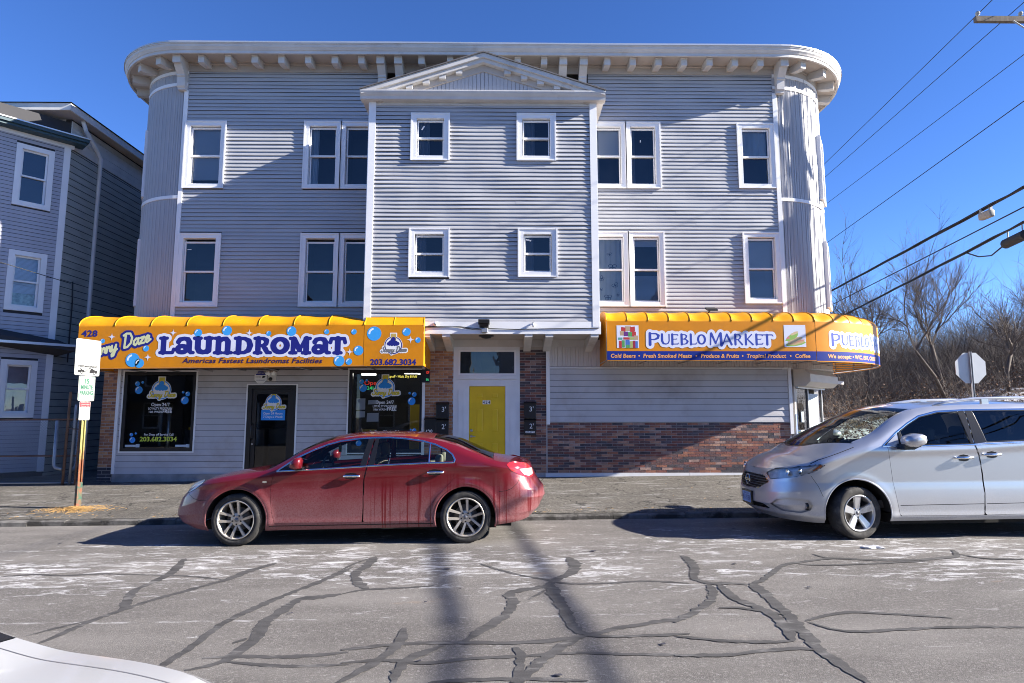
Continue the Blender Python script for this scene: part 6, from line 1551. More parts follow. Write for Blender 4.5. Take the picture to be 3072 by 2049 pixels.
        c.line('door_crease', [(.585, .452), (1.74, .462)], .008, m_liner, d1, sd, .001); c.line('door_crease', [(1.775, .462), (2.5, .47)], .008, m_liner, d2, sd, .001)
        for ax, r in c.arches: c.line('arch_lip', [(ax + (r + .004) * math.cos(a), c.wr + (r + .004) * math.sin(a)) for a in np.linspace(-.20, PI + .20, 50)], .020, paint, body, sd, .008)
        c.line('hood_seam', [(-.58, 1.015), (-.47, 1.07), (-.19, 1.165), (.02, 1.24)], .007, m_liner, body, sd, .0015); c.line('bumper_seam', [(-.47, .58), (-.52, .72), (-.60, .86)], .006, m_liner, body, sd, .0015)
        for dd, hx, hz in ((d1, 1.39, 1.085), (d2, 1.785, 1.125)):
            P = [c.surf(hx + a * .26, hz, sd, o).tolist() for a, o in ((0, .004), (.08, .03), (.5, .04), (.92, .03), (1, .004))]; MB().tube(P, [.010, .017, .019, .017, .010], 8).build('handle', m_chrome, dd, smooth=True, local=True)
            c.patch('handle_cup', [(hx + .06, hz - .04), (hx + .13, hz - .05), (hx + .20, hz - .04), (hx + .20, hz + .03), (hx + .13, hz + .045), (hx + .06, hz + .03)], m_carblack, dd, sd, .0015)
        # mirror
        mx, mz, my = .76, 1.345, c.W - .02; v = []; ring = 12
        for yy, sc in ((-.02, .35), (.03, .80), (.09, 1.0), (.17, 1.0), (.23, .85), (.255, .45)):
            for k in range(ring):
                a = 2 * PI * k / ring; px, pz = .15 * math.copysign(abs(math.cos(a)) ** .6, math.cos(a)), .085 * math.copysign(abs(math.sin(a)) ** .7, math.sin(a)); v.append((mx + px * sc, sd * (my + yy), mz + pz * sc + .02 * (px < 0) * -1))
        q = MB().add(v, [(k * ring + i, k * ring + (i + 1) % ring, (k + 1) * ring + (i + 1) % ring, (k + 1) * ring + i) for k in range(5) for i in range(ring)] + [tuple(range(5 * ring, 6 * ring)), tuple(range(ring - 1, -1, -1))])
        q.build('mirror', paint, d1, smooth=True, local=True)
        MB().prism([(mx - .16, mz - .135), (mx - .02, mz - .135), (mx + .10, mz - .08), (mx + .13, mz - .055), (mx - .14, mz - .06)], 'y', *sorted((sd * (c.W - .06), sd * (my + .17)))).build('mirror_foot', m_carblack, d1, local=True)
        # roof rail
        P = [(1.35, 0.0), (1.55, .035), (1.95, .075), (2.6, .08), (3.4, .07), (3.7, .0)]
        pts = []
        for x, dz in P:
            p = c.top_pt(np.array([x]), np.array([sd * .93]))[0]; pts.append((x, float(p[1]), float(p[2]) + dz))
        MB().tube(pts, [.012, .02, .022, .022, .02, .012], 8).build('roof_rail', m_silver, t, smooth=True, local=True)
        for x in (2.1, 3.0):
            p = c.top_pt(np.array([x]), np.array([sd * .93]))[0]; MB().box(x - .05, x + .05, float(p[1]) - .02, float(p[1]) + .02, float(p[2]) - .01, float(p[2]) + .075).build('rail_foot', m_silver, t, local=True)
    top_panels(c, t, paint, [])
    # bonnet and windscreen meet on a line that bows forward in the middle
    def swept(name, xa, xb, mat, nu, tm=1.0, off=0.0):
        T, U = np.meshgrid(np.linspace(-tm, tm, 40), np.linspace(0, 1, nu), indexing='xy'); X0, X1 = xa(T), xb(T); P = c.top_pt(X0 + (X1 - X0) * U, T, off)
        return mkobj(name, P.reshape(-1, 3), [(i * 40 + j, (i + 1) * 40 + j, (i + 1) * 40 + j + 1, i * 40 + j + 1) for i in range(nu - 1) for j in range(39)], mat, t, smooth=True, local=True)
    base = lambda T: -.42 + .50 * np.abs(T) ** 2.2
    swept('hood', lambda T: float(c.xn(1.)) + .003 + 0 * T, lambda T: base(T) - .025, paint, 40)
    swept('cowl', lambda T: base(T) - .024, lambda T: base(T) + .012, m_carblack, 4, 1.0, -.004)
    swept('windscreen', lambda T: base(T) + .012, lambda T: .80 + .20 * np.abs(T) ** 2, m_carglass, 40, .95)
    swept('roof', lambda T: .803 + .20 * np.abs(T) ** 2, lambda T: float(c.xt(1.)) - .003 + 0 * T, paint, 70)
    for sg in (-1, 1): c.panel('pillar', .04, .985, sg * .95, sg, paint, t, 30, 5)
    arch_and_under(c, t)
    rimv = M('alloy_minivan', (.52, .52, .53), .35, metal=.8, dirt=(.25, .23, .2), dscale=8, dlo=.55, dhi=.8)
    for ax, st in ((0., .20), (3.0, 0.)):
        for sd in (-1, 1): make_wheel(t, ax, sd * (c.W - .125), .353, .235, 5, rimv, sd, st, 'five', .69)
    for sd in (-1, 1):
        for x in (1.25, 2.3): sb = bevel_box('seat', x, x + .18, sd * .42 - .25, sd * .42 + .25, .6, 1.30, .06, m_dash, t, 3, True); bevel_box('headrest', x + .08, x + .20, sd * .42 - .13, sd * .42 + .13, 1.28, 1.48, .05, m_dash, sb, 3, True)
    MB().box(-.05, .66, -.70, .70, .95, 1.19).box(.2, 3.8, -.78, .78, .40, .50).build('dashboard', m_dash, t, local=True)
    MB().tube([(.80 + .08 * math.sin(a), -.42 + .19 * math.cos(a), 1.17 + .17 * math.sin(a)) for a in np.linspace(0, 2 * PI, 25)], .015, 6).build('steering_wheel', m_dash, t, smooth=True, local=True)
    for y0 in (-.55, .1): MB().tube([(-.38, y0 + .55, 1.225), (-.30, y0, 1.285 if y0 > -.3 else 1.24)], .008, 5).build('wiper', m_carblack, t, local=True)
    return t
van = build_van((4.828, 9.575, zr(4.828)))

# ---- white car on the near side of the road (only its bonnet reaches into view)
m_whitepaint = car_paint('white_lacquer', (.33, .335, .35), 0.0, (.3, .29, .28), .1, .45, 0.0, .3)
white = build_sedan('white_car', 'white car parked close to the camera with only bonnet and screen edge showing', (-1.47, 1.42, zr(-1.3) + .02), m_whitepaint, rot=PI, detail=False, tilt=.01,
    dx=-.22, over=dict(edge=.08, top=[(x - (.22 if .2 < x < .9 else .0), z) for x, z in SED['top'] if not .05 < x < .3]))

_wc = Car(**{**SED, 'edge': .08, 'top': [(x - (.22 if .2 < x < .9 else .0), z) for x, z in SED['top'] if not .05 < x < .3]})
for sg in (-1, 1): _wc.panel('hood_seam', -.86, .13, sg * .857, sg * .862, m_grey, white, 40, 3, off=.002)
# ------------------------------------------------------------------ neighbouring house (canted bay corner, side wall)
m_lilac_s = M('lilac_clapboard', (.42, .42, .47), .6, var=.06, vscale=2); m_shing = M('grey_green_shingle', (.40, .425, .41), .85, var=.12, vscale=2.5, stretch=(1, 1, 4))
m_wboard = M('flaking_white_board', (.66, .65, .62), .75, var=.08, vscale=3, dirt=(.35, .27, .2), dscale=5, dlo=.66, dhi=.72)
m_teal = M('dark_teal_trim', (.02, .055, .075), .5); m_dkroof = M('dark_roof', (.05, .05, .055), .9)
hs = thing('neighbour_house', 'older grey house with canted bay and shingled side wall left of the laundromat', 'house', (-12.5, 16.5, .2))
HP, HD = Vector((-11.27, 15.5, 0)), Vector((.67, .742, 0)); HN = Vector((.742, -.67, 0))
def hp(t, o, z): p = HP - HD * t + HN * o; return (p.x, p.y, z)          # t metres left of the corner along the bay face, o out of it
def hbox(mb, t0, t1, o0, o1, z0, z1): return mb.add([hp(t, o, z) for z in (z0, z1) for t, o in ((t1, o1), (t0, o1), (t0, o0), (t1, o0))], F6)
hw_ = [(.30, 1.07, 6.75, 8.31), (.27, 1.03, 4.165, 5.64), (.27, .98, 1.60, 2.98)]
q = MB()
xs = sorted({-.0, 1.75, *[h[0] for h in hw_], *[h[1] for h in hw_]}); zz = sorted({.15, 9.2, *[h[2] for h in hw_], *[h[3] for h in hw_]})
for i in range(len(xs) - 1):
    for j in range(len(zz) - 1):
        cx_, cz_ = (xs[i] + xs[i + 1]) / 2, (zz[j] + zz[j + 1]) / 2
        if not any(h[0] < cx_ < h[1] and h[2] < cz_ < h[3] for h in hw_): hbox(q, xs[i], xs[i + 1], -.14, 0, zz[j], zz[j + 1])
hf = q.build('bay_wall', m_sheath, hs)
z = .32; k = 0
while z < 8.52:
    zt = z + .097; cuts = sorted((h[0], h[1]) for h in hw_ if h[2] - .02 < z + .05 < h[3] + .02); a = .10; segs = []
    for c0, c1 in cuts: segs.append((a, c0)); a = c1
    segs.append((a, 1.75))
    for a, b in segs:
        if b - a < .03: continue
        v = []; n = max(2, int((b - a) / .25))
        for i in range(n + 1):
            t = a + (b - a) * i / n; l = .018 * (1 + .25 * wv(t, k * .4)); v += [hp(t, .002, zt - .006), hp(t, l * .85, z + .03), hp(t, l, z)]
        mkobj('clapboard', v, [(3 * i + j, 3 * i + j + 1, 3 * i + j + 4, 3 * i + j + 3) for i in range(n) for j in range(2)], m_lilac_s, hf)
    z = zt; k += 1
q = MB(); hbox(q, -.03, .11, -.05, .03, .3, 8.5); q.build('corner_board', m_trim, hf)
for (t0, t1, z0, z1), fl in zip(hw_, ('dark', 'blind', 'sheet')):
    q = MB(); c_ = .12
    for b in ((t0, t0 + c_, z0, z1), (t1 - c_, t1, z0, z1), (t0 + c_, t1 - c_, z1 - c_, z1 - .002), (t0 + c_, t1 - c_, z0 + .002, z0 + c_)): hbox(q, b[0], b[1], -.12, .045, b[2], b[3])
    w = q.build('window', m_trim, hs); a, b, c0, d0 = t0 + c_, t1 - c_, z0 + c_, z1 - c_; zm = (c0 + d0) / 2
    for za, zb_, o in ((zm - .02, d0, -.03), (c0, zm + .02, -.07)):
        q = MB()
        for bb in ((a, a + .04, za, zb_), (b - .04, b, za, zb_), (a + .04, b - .04, za, za + .04), (a + .04, b - .04, zb_ - .04, zb_)): hbox(q, bb[0], bb[1], o - .03, o, bb[2], bb[3])
        q.build('sash', m_sash, w); mkobj('pane', [hp(b - .04, o - .015, za), hp(a + .04, o - .015, za), hp(a + .04, o - .015, zb_), hp(b - .04, o - .015, zb_)], [(0, 1, 2, 3)], m_pane, w)
    mkobj('room', [hp(b, -.16, c0), hp(a, -.16, c0), hp(a, -.16, d0), hp(b, -.16, d0)], [(0, 1, 2, 3)], m_room, w)
    if fl == 'blind':
        q = MB(); z = c0 + .33
        while z < d0: q.add([hp(b, -.13, z), hp(a, -.13, z), hp(a, -.145, z + .03), hp(b, -.145, z + .03)], [(0, 1, 2, 3)]); z += .03
        q.build('blind', m_blind, w); mkobj('printed_cloth', [hp(b, -.14, c0), hp(a, -.14, c0), hp(a, -.14, c0 + .33), hp(b, -.14, c0 + .33)], [(0, 1, 2, 3)], M('patterned_cloth', (.34, .42, .36), .9, var=.5, vscale=14), w)
    if fl == 'sheet': mkobj('plastic_sheet', [hp(b, -.13, c0), hp(a, -.13, c0), hp(a, -.13, d0), hp(b, -.13, d0)], [(0, 1, 2, 3)], M('plastic_sheeting', (.30, .33, .40), .35, var=.25, vscale=3, bump=.6, bscale=5), w)
# mouldings following the bay
q = MB(); hbox(q, -.30, 1.9, -.1, .30, 8.60, 8.66); hbox(q, -.34, 1.95, -.1, .36, 8.661, 8.74); te = q.build('bay_cornice', m_teal, hs)
q = MB(); hbox(q, -.36, 1.96, -.1, .385, 8.741, 8.77); q.build('gutter_edge', m_gutter, te)
q = MB(); hbox(q, -.1, 1.75, -.02, .03, 8.50, 8.598); q.build('frieze', m_trim, te)
q = MB(); q.add([hp(-.38, .42, 3.33), hp(1.9, .42, 3.62), hp(1.9, .0, 3.82), hp(-.1, .0, 3.53), hp(-.38, .42, 3.23), hp(1.9, .42, 3.52), hp(1.9, .0, 3.40), hp(-.1, .0, 3.12)], [(0, 1, 2, 3), (4, 5, 1, 0), (4, 7, 6, 5), (0, 3, 7, 4)]); q.build('porch_roof', m_dkroof, hs)
q = MB(); hbox(q, -.38, 1.9, .421, .45, 3.34, 3.40); q.build('porch_gutter', m_gutter, hs)
# side wall: courses of wide shingles, one board per course
box('side_wall', -11.42, -11.272, 15.5, 25, .1, 9.4, m_sheath, hs)
z = .1; k = 0
while z < 8.5:
    zt = min(z + .178, 8.52); v = []; n = 30
    for i in range(n + 1):
        y = 15.52 + 9.4 * i / n; l = .014 * (1 + .3 * wv(y, k)); v += [(-11.268, y, zt - .014), (-11.27 + l, y, z + .004 * wv(y * 2, k + 3)), (-11.27 + l * .3, y, z + .003)]
    mkobj('shingle_course', v, [(3 * i + j, 3 * i + 3 + j, 3 * i + 4 + j, 3 * i + 1 + j) for i in range(n) for j in range(2)], m_shing, hs); z = zt; k += 1
for k in range(5): MB().prism([(15.5, 8.53 + .145 * k), (25, 8.53 + .145 * k), (25, 8.53 + .145 * k + .14), (15.5, 8.53 + .145 * k + .14)], 'x', -11.269, -11.245 - .004 * (k % 2)).build('frieze_board', m_wboard, hs)
rf = MB().prism([(15.02, 9.30), (25, 9.30), (25, 9.36), (15.02, 9.36)], 'x', -17, -10.98).build('eave_soffit', m_soffit, hs)
MB().prism([(15.0, 9.29), (25, 9.29), (25, 9.47), (15.0, 9.47)], 'x', -10.979, -10.94).build('eave_fascia', m_wboard, hs)
MB().prism([(-17, 9.29), (-10.94, 9.29), (-10.94, 9.47), (-17, 9.47)], 'y', 14.96, 14.999).build('eave_fascia', m_wboard, hs)
MB().add([(-17, 14.92, 9.48), (-10.9, 14.92, 9.48), (-10.9, 25, 9.48), (-17, 25, 9.48), (-14.5, 18, 11.0), (-14.5, 24, 11.0)], [(0, 1, 4), (1, 2, 5, 4), (2, 3, 5), (3, 0, 4, 5)]).build('roof', m_dkroof, hs)
box('front_wall', -17, -11.42, 15.5, 15.6, 8.4, 9.3, m_wboard, hs)
MB().tube([(-11.05, 15.6, 9.30), (-11.06, 15.75, 9.1), (-11.18, 16.4, 8.85), (-11.2, 16.62, 8.7), (-11.2, 16.62, .35), (-11.2, 16.45, .25)], .05, 10).build('downspout', m_trim, hs, smooth=True)
MB().tube([(-11.22, 15.95, 5.1), (-11.2, 15.97, 4.6), (-11.22, 16.0, 3.0)], .015, 6).build('service_cable', m_black, hs)
MB().add([hp(1.75, 0, z) for z in (.15, 9.2)] + [(hp(1.75, 0, 0)[0] - 4, hp(1.75, 0, 0)[1], z) for z in (9.2, .15)], [(0, 1, 2, 3)]).build('bay_front', m_lilac_s, hs)

HS = 1.055
hs.location = (-12.5 * HS, 16.5 * HS, 1.75 - 1.55 * HS + .06); hs.scale = (HS, HS, HS)
# ------------------------------------------------------------------ chain-link fence and gate pipes
m_galv = M('galvanised_pipe', (.32, .34, .37), .5, metal=.6, var=.2, vscale=6); m_rust = M('rusty_pipe', (.16, .09, .06), .8, var=.4, vscale=8)
fy = 14.33
fe = thing('chain_link_fence', 'rusty chain-link fence with leaning pipes between the old house and laundromat', 'fence', (-11.5, fy, .15))
q = MB(); s_ = .062
x = -14.2
while x < -9.62 + 1.5:
    for sg in (1, -1):
        xa, xb = (x, x + 1.45) if sg > 0 else (x + 1.45 - 1.45, x - 1.45 + 1.45)
        p0, p1 = ((x - 1.45, .18), (x, 1.60)) if sg > 0 else ((x, .18), (x - 1.45, 1.60))
        # clip to the fence's run
        (xa, za), (xb, zb_) = p0, p1; lo, hi = -14.2, -9.66
        def cl(xx): return max(lo, min(hi, xx))
        xa2, xb2 = cl(xa), cl(xb)
        if abs(xa2 - xb2) > .02:
            za2 = za + (zb_ - za) * (xa2 - xa) / (xb - xa); zb2 = za + (zb_ - za) * (xb2 - xa) / (xb - xa)
            q.tube([(xa2, fy + .004 * sg, za2), (xb2, fy + .004 * sg, zb2)], .0022, 3, False)
    x += s_
fm_ = q.build('wire_mesh', m_galv, fe); fm_['kind'] = 'stuff'
for zz_, r_, m_ in ((1.615, .021, m_rust), (.80, .018, m_rust), (.20, .014, m_galv)): MB().tube([(-14.2, fy, zz_ + .02), (-12, fy, zz_), (-9.66, fy, zz_ + .01)], r_, 8).build('rail', m_, fe, smooth=True)
for x, y, h, r_, m_ in ((-12.4, fy + .03, 1.66, .03, m_galv), (-9.92, fy - .02, 2.25, .03, m_rust), (-9.78, fy, 1.96, .032, m_galv), (-9.62, fy - .06, 1.86, .022, m_rust), (-9.50, fy - .05, 2.03, .05, m_galv)):
    MB().tube([(x, y, .08), (x + .015, y, h - .03), (x + .016, y, h)], [r_, r_, r_ * .7], 10).build('post', m_, fe, smooth=True)
MB().tube([(-9.92, fy - .04, 1.42), (-9.5, fy - .06, 1.40)], .012, 6).build('latch_bar', m_rust, fe)
MB().tube([(-10.08, fy - .12, 1.6), (-10.08, fy - .12, .62), (-10.03, fy - .12, .55), (-9.9, fy - .12, .52)], .035, 8).build('bent_pipe', m_galv, fe, smooth=True)

# ------------------------------------------------------------------ parking signs on their post
m_signface = M('sign_white', (.30, .31, .31), .45); m_sgreen = M('sign_green', (.02, .13, .07), .5); m_sred = M('sign_red', (.55, .03, .04), .5); m_faint = M('faded_mint', (.22, .42, .40), .5)
m_post = M('painted_post', (.24, .22, .07), .6, var=.3, vscale=3, dirt=(.16, .05, .02), dscale=2.2, dlo=.48, dhi=.6)
sx0, sy0 = -7.70, 11.55; gz = zs(sx0, sy0)
sp_ = thing('parking_sign_post', 'leaning green rusty post with three white parking signs on the sidewalk', 'sign post', (sx0, sy0, gz))
U_ = Vector((.24, .97, 0)).normalized(); N_ = Vector((U_.y, -U_.x, 0))
def sgp(u, o, z): lean = (z - gz) * .012; p = Vector((sx0, sy0, 0)) + U_ * u + N_ * o; return (p.x - lean, p.y, z)
q = MB()
for u0, u1, o0, o1 in ((-.028, -.022, -.02, .012), (.022, .028, -.02, .012), (-.022, .022, -.022, -.016), (-.045, -.028, .008, .012), (.028, .045, .008, .012)):
    q.add([sgp(u, o, z) for z in (gz, 3.0) for u, o in ((u0, o1), (u1, o1), (u1, o0), (u0, o0))], F6)
q.build('post', m_post, sp_)
q = MB()
q.add([sgp(u, o, z) for z in (gz, .52) for u, o in ((-.05, .018), (.05, .018), (.05, -.03), (-.05, -.03))], F6); q.build('post_sleeve', M('green_sleeve', (.03, .09, .06), .6, dirt=(.2, .06, .03), dscale=5, dlo=.45, dhi=.6), sp_)
def sign_plate(name, u0, u1, z0, z1, o, r=.03):
    fld = lambda X, Z: np.hypot(np.maximum(np.abs(X - (u0 + u1) / 2) - (u1 - u0) / 2 + r, 0), np.maximum(np.abs(Z - (z0 + z1) / 2) - (z1 - z0) / 2 + r, 0)) - r
    def mp(o_): return lambda X, Z: np.stack([sx0 + U_.x * X + N_.x * o_ - (Z - gz) * .012, sy0 + U_.y * X + N_.y * o_, Z], -1)
    pl = decal(name, fld, (u0 - .01, u1 + .01, z0 - .01, z1 + .01), .012, mp(o), m_signface, sp_)
    decal('sign_back', fld, (u0 - .01, u1 + .01, z0 - .01, z1 + .01), .012, mp(o - .004), m_metal, pl)
    return pl, fld, mp
pl, fld, mp = sign_plate('maintenance_sign', -.27, .25, 2.45, 3.12, .018)
decal('border', lambda X, Z: np.maximum(np.abs(fld(X, Z) + .014) - .004, 0 * X - 1), (-.28, .26, 2.44, 3.13), .006, mp(.0195), m_faint, pl)
for z, s, a, b in ((3.02, 'NO PARKING', -.2, .18), (2.965, 'APRIL THRU NOVEMBER', -.22, .2), (2.91, '1ST FRIDAY 8AM - NOON', -.2, .19), (2.83, 'NO PARKING THIS SIDE', -.22, .2), (2.78, 'ODD DAYS', -.08, .08), (2.73, 'DAY OF MONTH', -.2, .19), (2.68, '8AM - 4PM', -.12, .1)):
    text('lettering', s, a, b, z, .032, mp(.0195), m_faint, pl)
for z in (2.89, 2.655): decal('rule', lambda X, Z, z=z: np.maximum(np.abs(Z - z) - .004, np.abs(X + .01) - .21), (-.23, .21, z - .01, z + .01), .004, mp(.0195), m_faint, pl)
text('lettering', 'STREET MAINTENANCE', -.21, .20, 2.603, .03, mp(.0195), m_black, pl, bold=.04)
tow = [[(-.20, 2.50), (-.20, 2.545), (-.13, 2.555), (-.075, 2.55), (-.07, 2.525), (-.04, 2.52), (-.04, 2.512), (-.09, 2.505)], [(.04, 2.50), (.04, 2.55), (.075, 2.56), (.02, 2.588), (.03, 2.592), (.10, 2.58), (.15, 2.555), (.20, 2.55), (.20, 2.50)]]
decal('tow_symbol', lambda X, Z: np.minimum(np.minimum(np.minimum(sd_poly(X, Z, tow[0]), sd_poly(X, Z, tow[1])), sd_strokes(X, Z, [[(-.04, 2.52, .005), (.03, 2.59, .005)], [(-.2, 2.58, .005), (-.16, 2.58, .005), (-.12, 2.553, .006)]])), np.minimum(np.hypot(X + .12, Z - 2.503), np.hypot(X - .14, Z - 2.498)) - .026), (-.22, .22, 2.46, 2.61), .005, mp(.0195), m_black, pl)
for x_ in (-.12, .14): decal('tow_wheel', lambda X, Z, x_=x_: np.hypot(X - x_, Z - (2.503 if x_ < 0 else 2.498)) - .015, (x_ - .02, x_ + .02, 2.47, 2.53), .004, mp(.0205), m_signface, pl)
pl, fld, mp = sign_plate('fifteen_minute_sign', -.175, .165, 1.985, 2.44, .026, .025)
decal('border', lambda X, Z: np.abs(fld(X, Z) + .016) - .0035, (-.18, .17, 1.98, 2.45), .005, mp(.0275), m_sgreen, pl)
text('lettering', '15', -.055, .045, 2.305, .085, mp(.0275), m_sgreen, pl, bold=.04); text('lettering', 'MINUTE', -.12, .12, 2.20, .07, mp(.0275), m_sgreen, pl, bold=.035); text('lettering', 'PARKING', -.135, .13, 2.10, .066, mp(.0275), m_sgreen, pl, bold=.035)
pl, fld, mp = sign_plate('customer_sign', -.12, .105, 1.635, 1.975, .018, .012)
decal('red_panel', lambda X, Z: np.maximum(fld(X, Z) + .008, 1.868 - Z), (-.13, .11, 1.86, 1.98), .006, mp(.0195), m_sred, pl)
for z, s in ((1.945, 'Parking for'), (1.912, 'Laundromat'), (1.880, 'Customer Only')): text('lettering', s, -.095, .082, z, .018, mp(.021), m_signface, pl, bold=.02)
for z in (1.84, 1.82, 1.80, 1.775, 1.755): text('lettering', 'vehicles will be towed', -.095, .08, z, .010, mp(.0195), m_bgrey, pl)
text('lettering', 'Laundromat', -.09, .08, 1.65, .018, mp(.0195), m_sred, pl, bold=.02)
q = MB(); rs = random.Random(9); m_straw = M('dry_straw', (.46, .28, .10), .8, var=.3, vscale=30)
for k in range(420):
    a = rs.uniform(0, 2 * PI); d = abs(rs.gauss(0, .22)); x, y = sx0 + .05 + d * math.cos(a) * 1.5, sy0 - .18 + d * math.sin(a) * .8; b = rs.uniform(0, PI); l = rs.uniform(.05, .17); z0 = zs(x, y) + .004 + max(0, .05 - d * .15) * rs.random()
    q.tube([(x, y, z0), (x + l * .5 * math.cos(b), y + l * .5 * math.sin(b), z0 + rs.uniform(.0, .03)), (x + l * math.cos(b), y + l * math.sin(b), z0 + rs.uniform(0, .02))], .0022, 3, False)
for k in range(260):
    x = rs.uniform(-11.5, 9); y = KERB + .2 + abs(rs.gauss(0, .12)) if rs.random() < .7 else rs.uniform(10.8, 14); b = rs.uniform(0, PI); l = rs.uniform(.02, .07)
    if -11 < x < -8.5: y = KERB + .35 + abs(rs.gauss(0, .2))
    q.tube([(x, y, zs(x, y) + .005), (x + l * math.cos(b), y + l * math.sin(b), zs(x, y) + .008)], .003, 3, False)
tag(q.build('straw', m_straw), 'dry yellow straw scattered round the sign post foot', 'straw', kind='stuff')
# dark flattened scraps and a lump of dirty ice on the road
q = MB()
for k in range(24):
    x, y = rs.uniform(-7, 8), rs.uniform(4.2, 9.6); r_ = rs.uniform(.010, .028); n = 7; a0 = rs.uniform(0, 6)
    q.add([(x + r_ * rs.uniform(.6, 1.2) * 1.5 * math.cos(a0 + 2 * PI * i / n), y + r_ * rs.uniform(.6, 1.2) * math.sin(a0 + 2 * PI * i / n), zr(x) + .008 + .006 * rs.random()) for i in range(n)], [tuple(range(n))])
tag(q.build('litter', m_dkbrick[0]), 'small dark leaves and scraps lying on the road', 'litter', kind='stuff')
bm = bmesh.new(); bmesh.ops.create_icosphere(bm, subdivisions=3, radius=1)
for v_ in bm.verts:
    k = 1 + .25 * math.sin(v_.co.x * 5 + v_.co.y * 3) + .15 * math.sin(v_.co.y * 9); v_.co = Vector((v_.co.x * .13 * k, v_.co.y * .05 * k, max(0, v_.co.z) * .028 * k))
me = bpy.data.meshes.new('ice_lump'); bm.to_mesh(me); bm.free(); me.materials.append(M('dirty_ice', (.5, .5, .52), .5, var=.3, vscale=12)); ice = bpy.data.objects.new('ice_lump', me); C.objects.link(ice); ice.location = (4.7, 8.12, zr(4.7) + .003)
tag(ice, 'small flat lump of dirty ice on the road near the minivan wheel', 'ice')

# ------------------------------------------------------------------ small things on the building
def mailbox(x0, x1, z0, z1, num, label, extra=None, group='mailboxes by the yellow door'):
    t = thing('mailbox', label, 'mailbox', ((x0 + x1) / 2, YW, z0), group)
    bevel_box('box', x0, x1, YW - .115, YW - .012, z0, z1 - .05, .008, m_black, t); MB().prism([(YW - .125, z1 - .06), (YW - .012, z1 - .02), (YW - .012, z1), (YW - .06, z1), (YW - .128, z1 - .04)], 'x', x0 - .006, x1 + .006).build('lid', m_black, t)
    w = (x1 - x0); l = .11 if len(num) < 3 else .2
    text('numeral', num, x0 + w * (.45 if len(num) < 3 else .08), x0 + w * (.45 if len(num) < 3 else .08) + l * .85, z0 + (z1 - z0) * (.42 if len(num) < 3 else .08), .11 if len(num) < 3 else .125, flat(YW - .1165), m_sign_w, t)
    if extra: 
        box('name_strip', x0 + .03, x1 - .03, YW - .1175, YW - .1155, z0 + .055, z0 + .10, m_sign_w, t); text('name_lettering', extra, x0 + .04, x1 - .04, z0 + .062, .03, flat(YW - .119), m_black, t, bold=.02)
    return t
mailbox(-1.605, -1.315, 1.64, 2.02, "3'", "black mailbox numbered 3 on the orange brick pier, uppermost there")
mailbox(-1.875, -1.605, 1.225, 1.665, '428', 'black mailbox numbered 428 low on the orange brick pier')
mailbox(-1.60, -1.315, 1.225, 1.635, "2'", 'black mailbox numbered 2 beside the 428 box on the orange brick pier')
mailbox(.45, .725, 1.645, 2.03, "3'", 'black mailbox numbered 3 on the dark brick right of the yellow door')
mailbox(.45, .725, 1.25, 1.635, "2'", 'black mailbox numbered 2 with white name strip right of the yellow door', 'WHITTI')
fl = thing('flood_light', 'black twin flood light on the white fascia above the yellow door', 'flood light', (-.46, YB - .04, 3.6))
MB().prism([(YB - .20, 3.80), (YB - .04, 3.78), (YB - .05, 3.70), (YB - .19, 3.72)], 'x', -.585, -.34).build('lamp_head', m_black, fl); MB().prism([(YB - .16, 3.71), (YB - .05, 3.69), (YB - .05, 3.63), (YB - .14, 3.65)], 'x', -.56, -.36).build('lamp_head', m_black, fl); bevel_box('junction_box', -.52, -.38, YB - .12, YB - .037, 3.52, 3.62, .01, m_metal, fl)
q = MB(); q.tube([(-1.76, YB - .045, 3.66), (-1.2, YB - .045, 3.655), (-.95, YB - .05, 3.64), (-.72, YB - .05, 3.60), (-.5, YB - .05, 3.6)], .008, 5).tube([(-.42, YB - .05, 3.62), (.2, YB - .045, 3.60), (1.0, YB - .045, 3.615), (2.08, YB - .045, 3.63)], .008, 5).tube([(-1.76, YB - .05, 3.64), (-1.0, YB - .05, 3.66), (-.5, YB - .06, 3.60)], .006, 5)
tag(q.build('fascia_cable', m_black), 'thin black cables clipped along the white fascia above the yellow door', 'cable')
so = thing('soffit_light', 'round dark lamp under the bay soffit above the yellow door', 'lamp', (-.38, 13.9, 3.47)); MB().lathe([(0, -.075), (.10, -.06), (.13, -.025), (.17, -.02), (.17, .0), (0, .0)], (-.42, 13.85, 3.498), 'z', 24).build('dome', [m_black], so, smooth=True)
c1_ = thing('dome_camera', 'small white dome camera at the left end of the fascia', 'camera', (-1.53, YB - .05, 3.7)); MB().lathe([(0, -.075), (.03, -.065), (.045, -.03), (.05, .0)], (-1.53, YB - .037, 3.71), 'y', 18).build('housing', m_sash, c1_, smooth=True); MB().lathe([(0, -.082), (.018, -.076)], (-1.53, YB - .037, 3.705), 'y', 12).build('lens', m_black, c1_, smooth=True)
c2_ = thing('bullet_camera', 'small white bullet camera on the fascia right of the flood light', 'camera', (.62, YB - .05, 3.7)); MB().tube([(.62, YB - .04, 3.74), (.62, YB - .08, 3.73)], .02, 8).build('bracket', m_black, c2_); MB().tube([(.62, YB - .07, 3.72), (.625, YB - .13, 3.66)], .028, 12).build('housing', m_sash, c2_, smooth=True)
f2 = thing('roof_flood_light', 'flat black flood light sticking up behind the market awning', 'flood light', (4.9, YW, 4.15)); MB().prism([(YW - .30, 4.20), (YW - .10, 4.28), (YW - .10, 4.24), (YW - .30, 4.16)], 'x', 4.78, 5.02).tube([(4.88, YW - .15, 4.2), (4.86, YW - .01, 4.12)], .018, 6).build('lamp_head', m_black, f2)
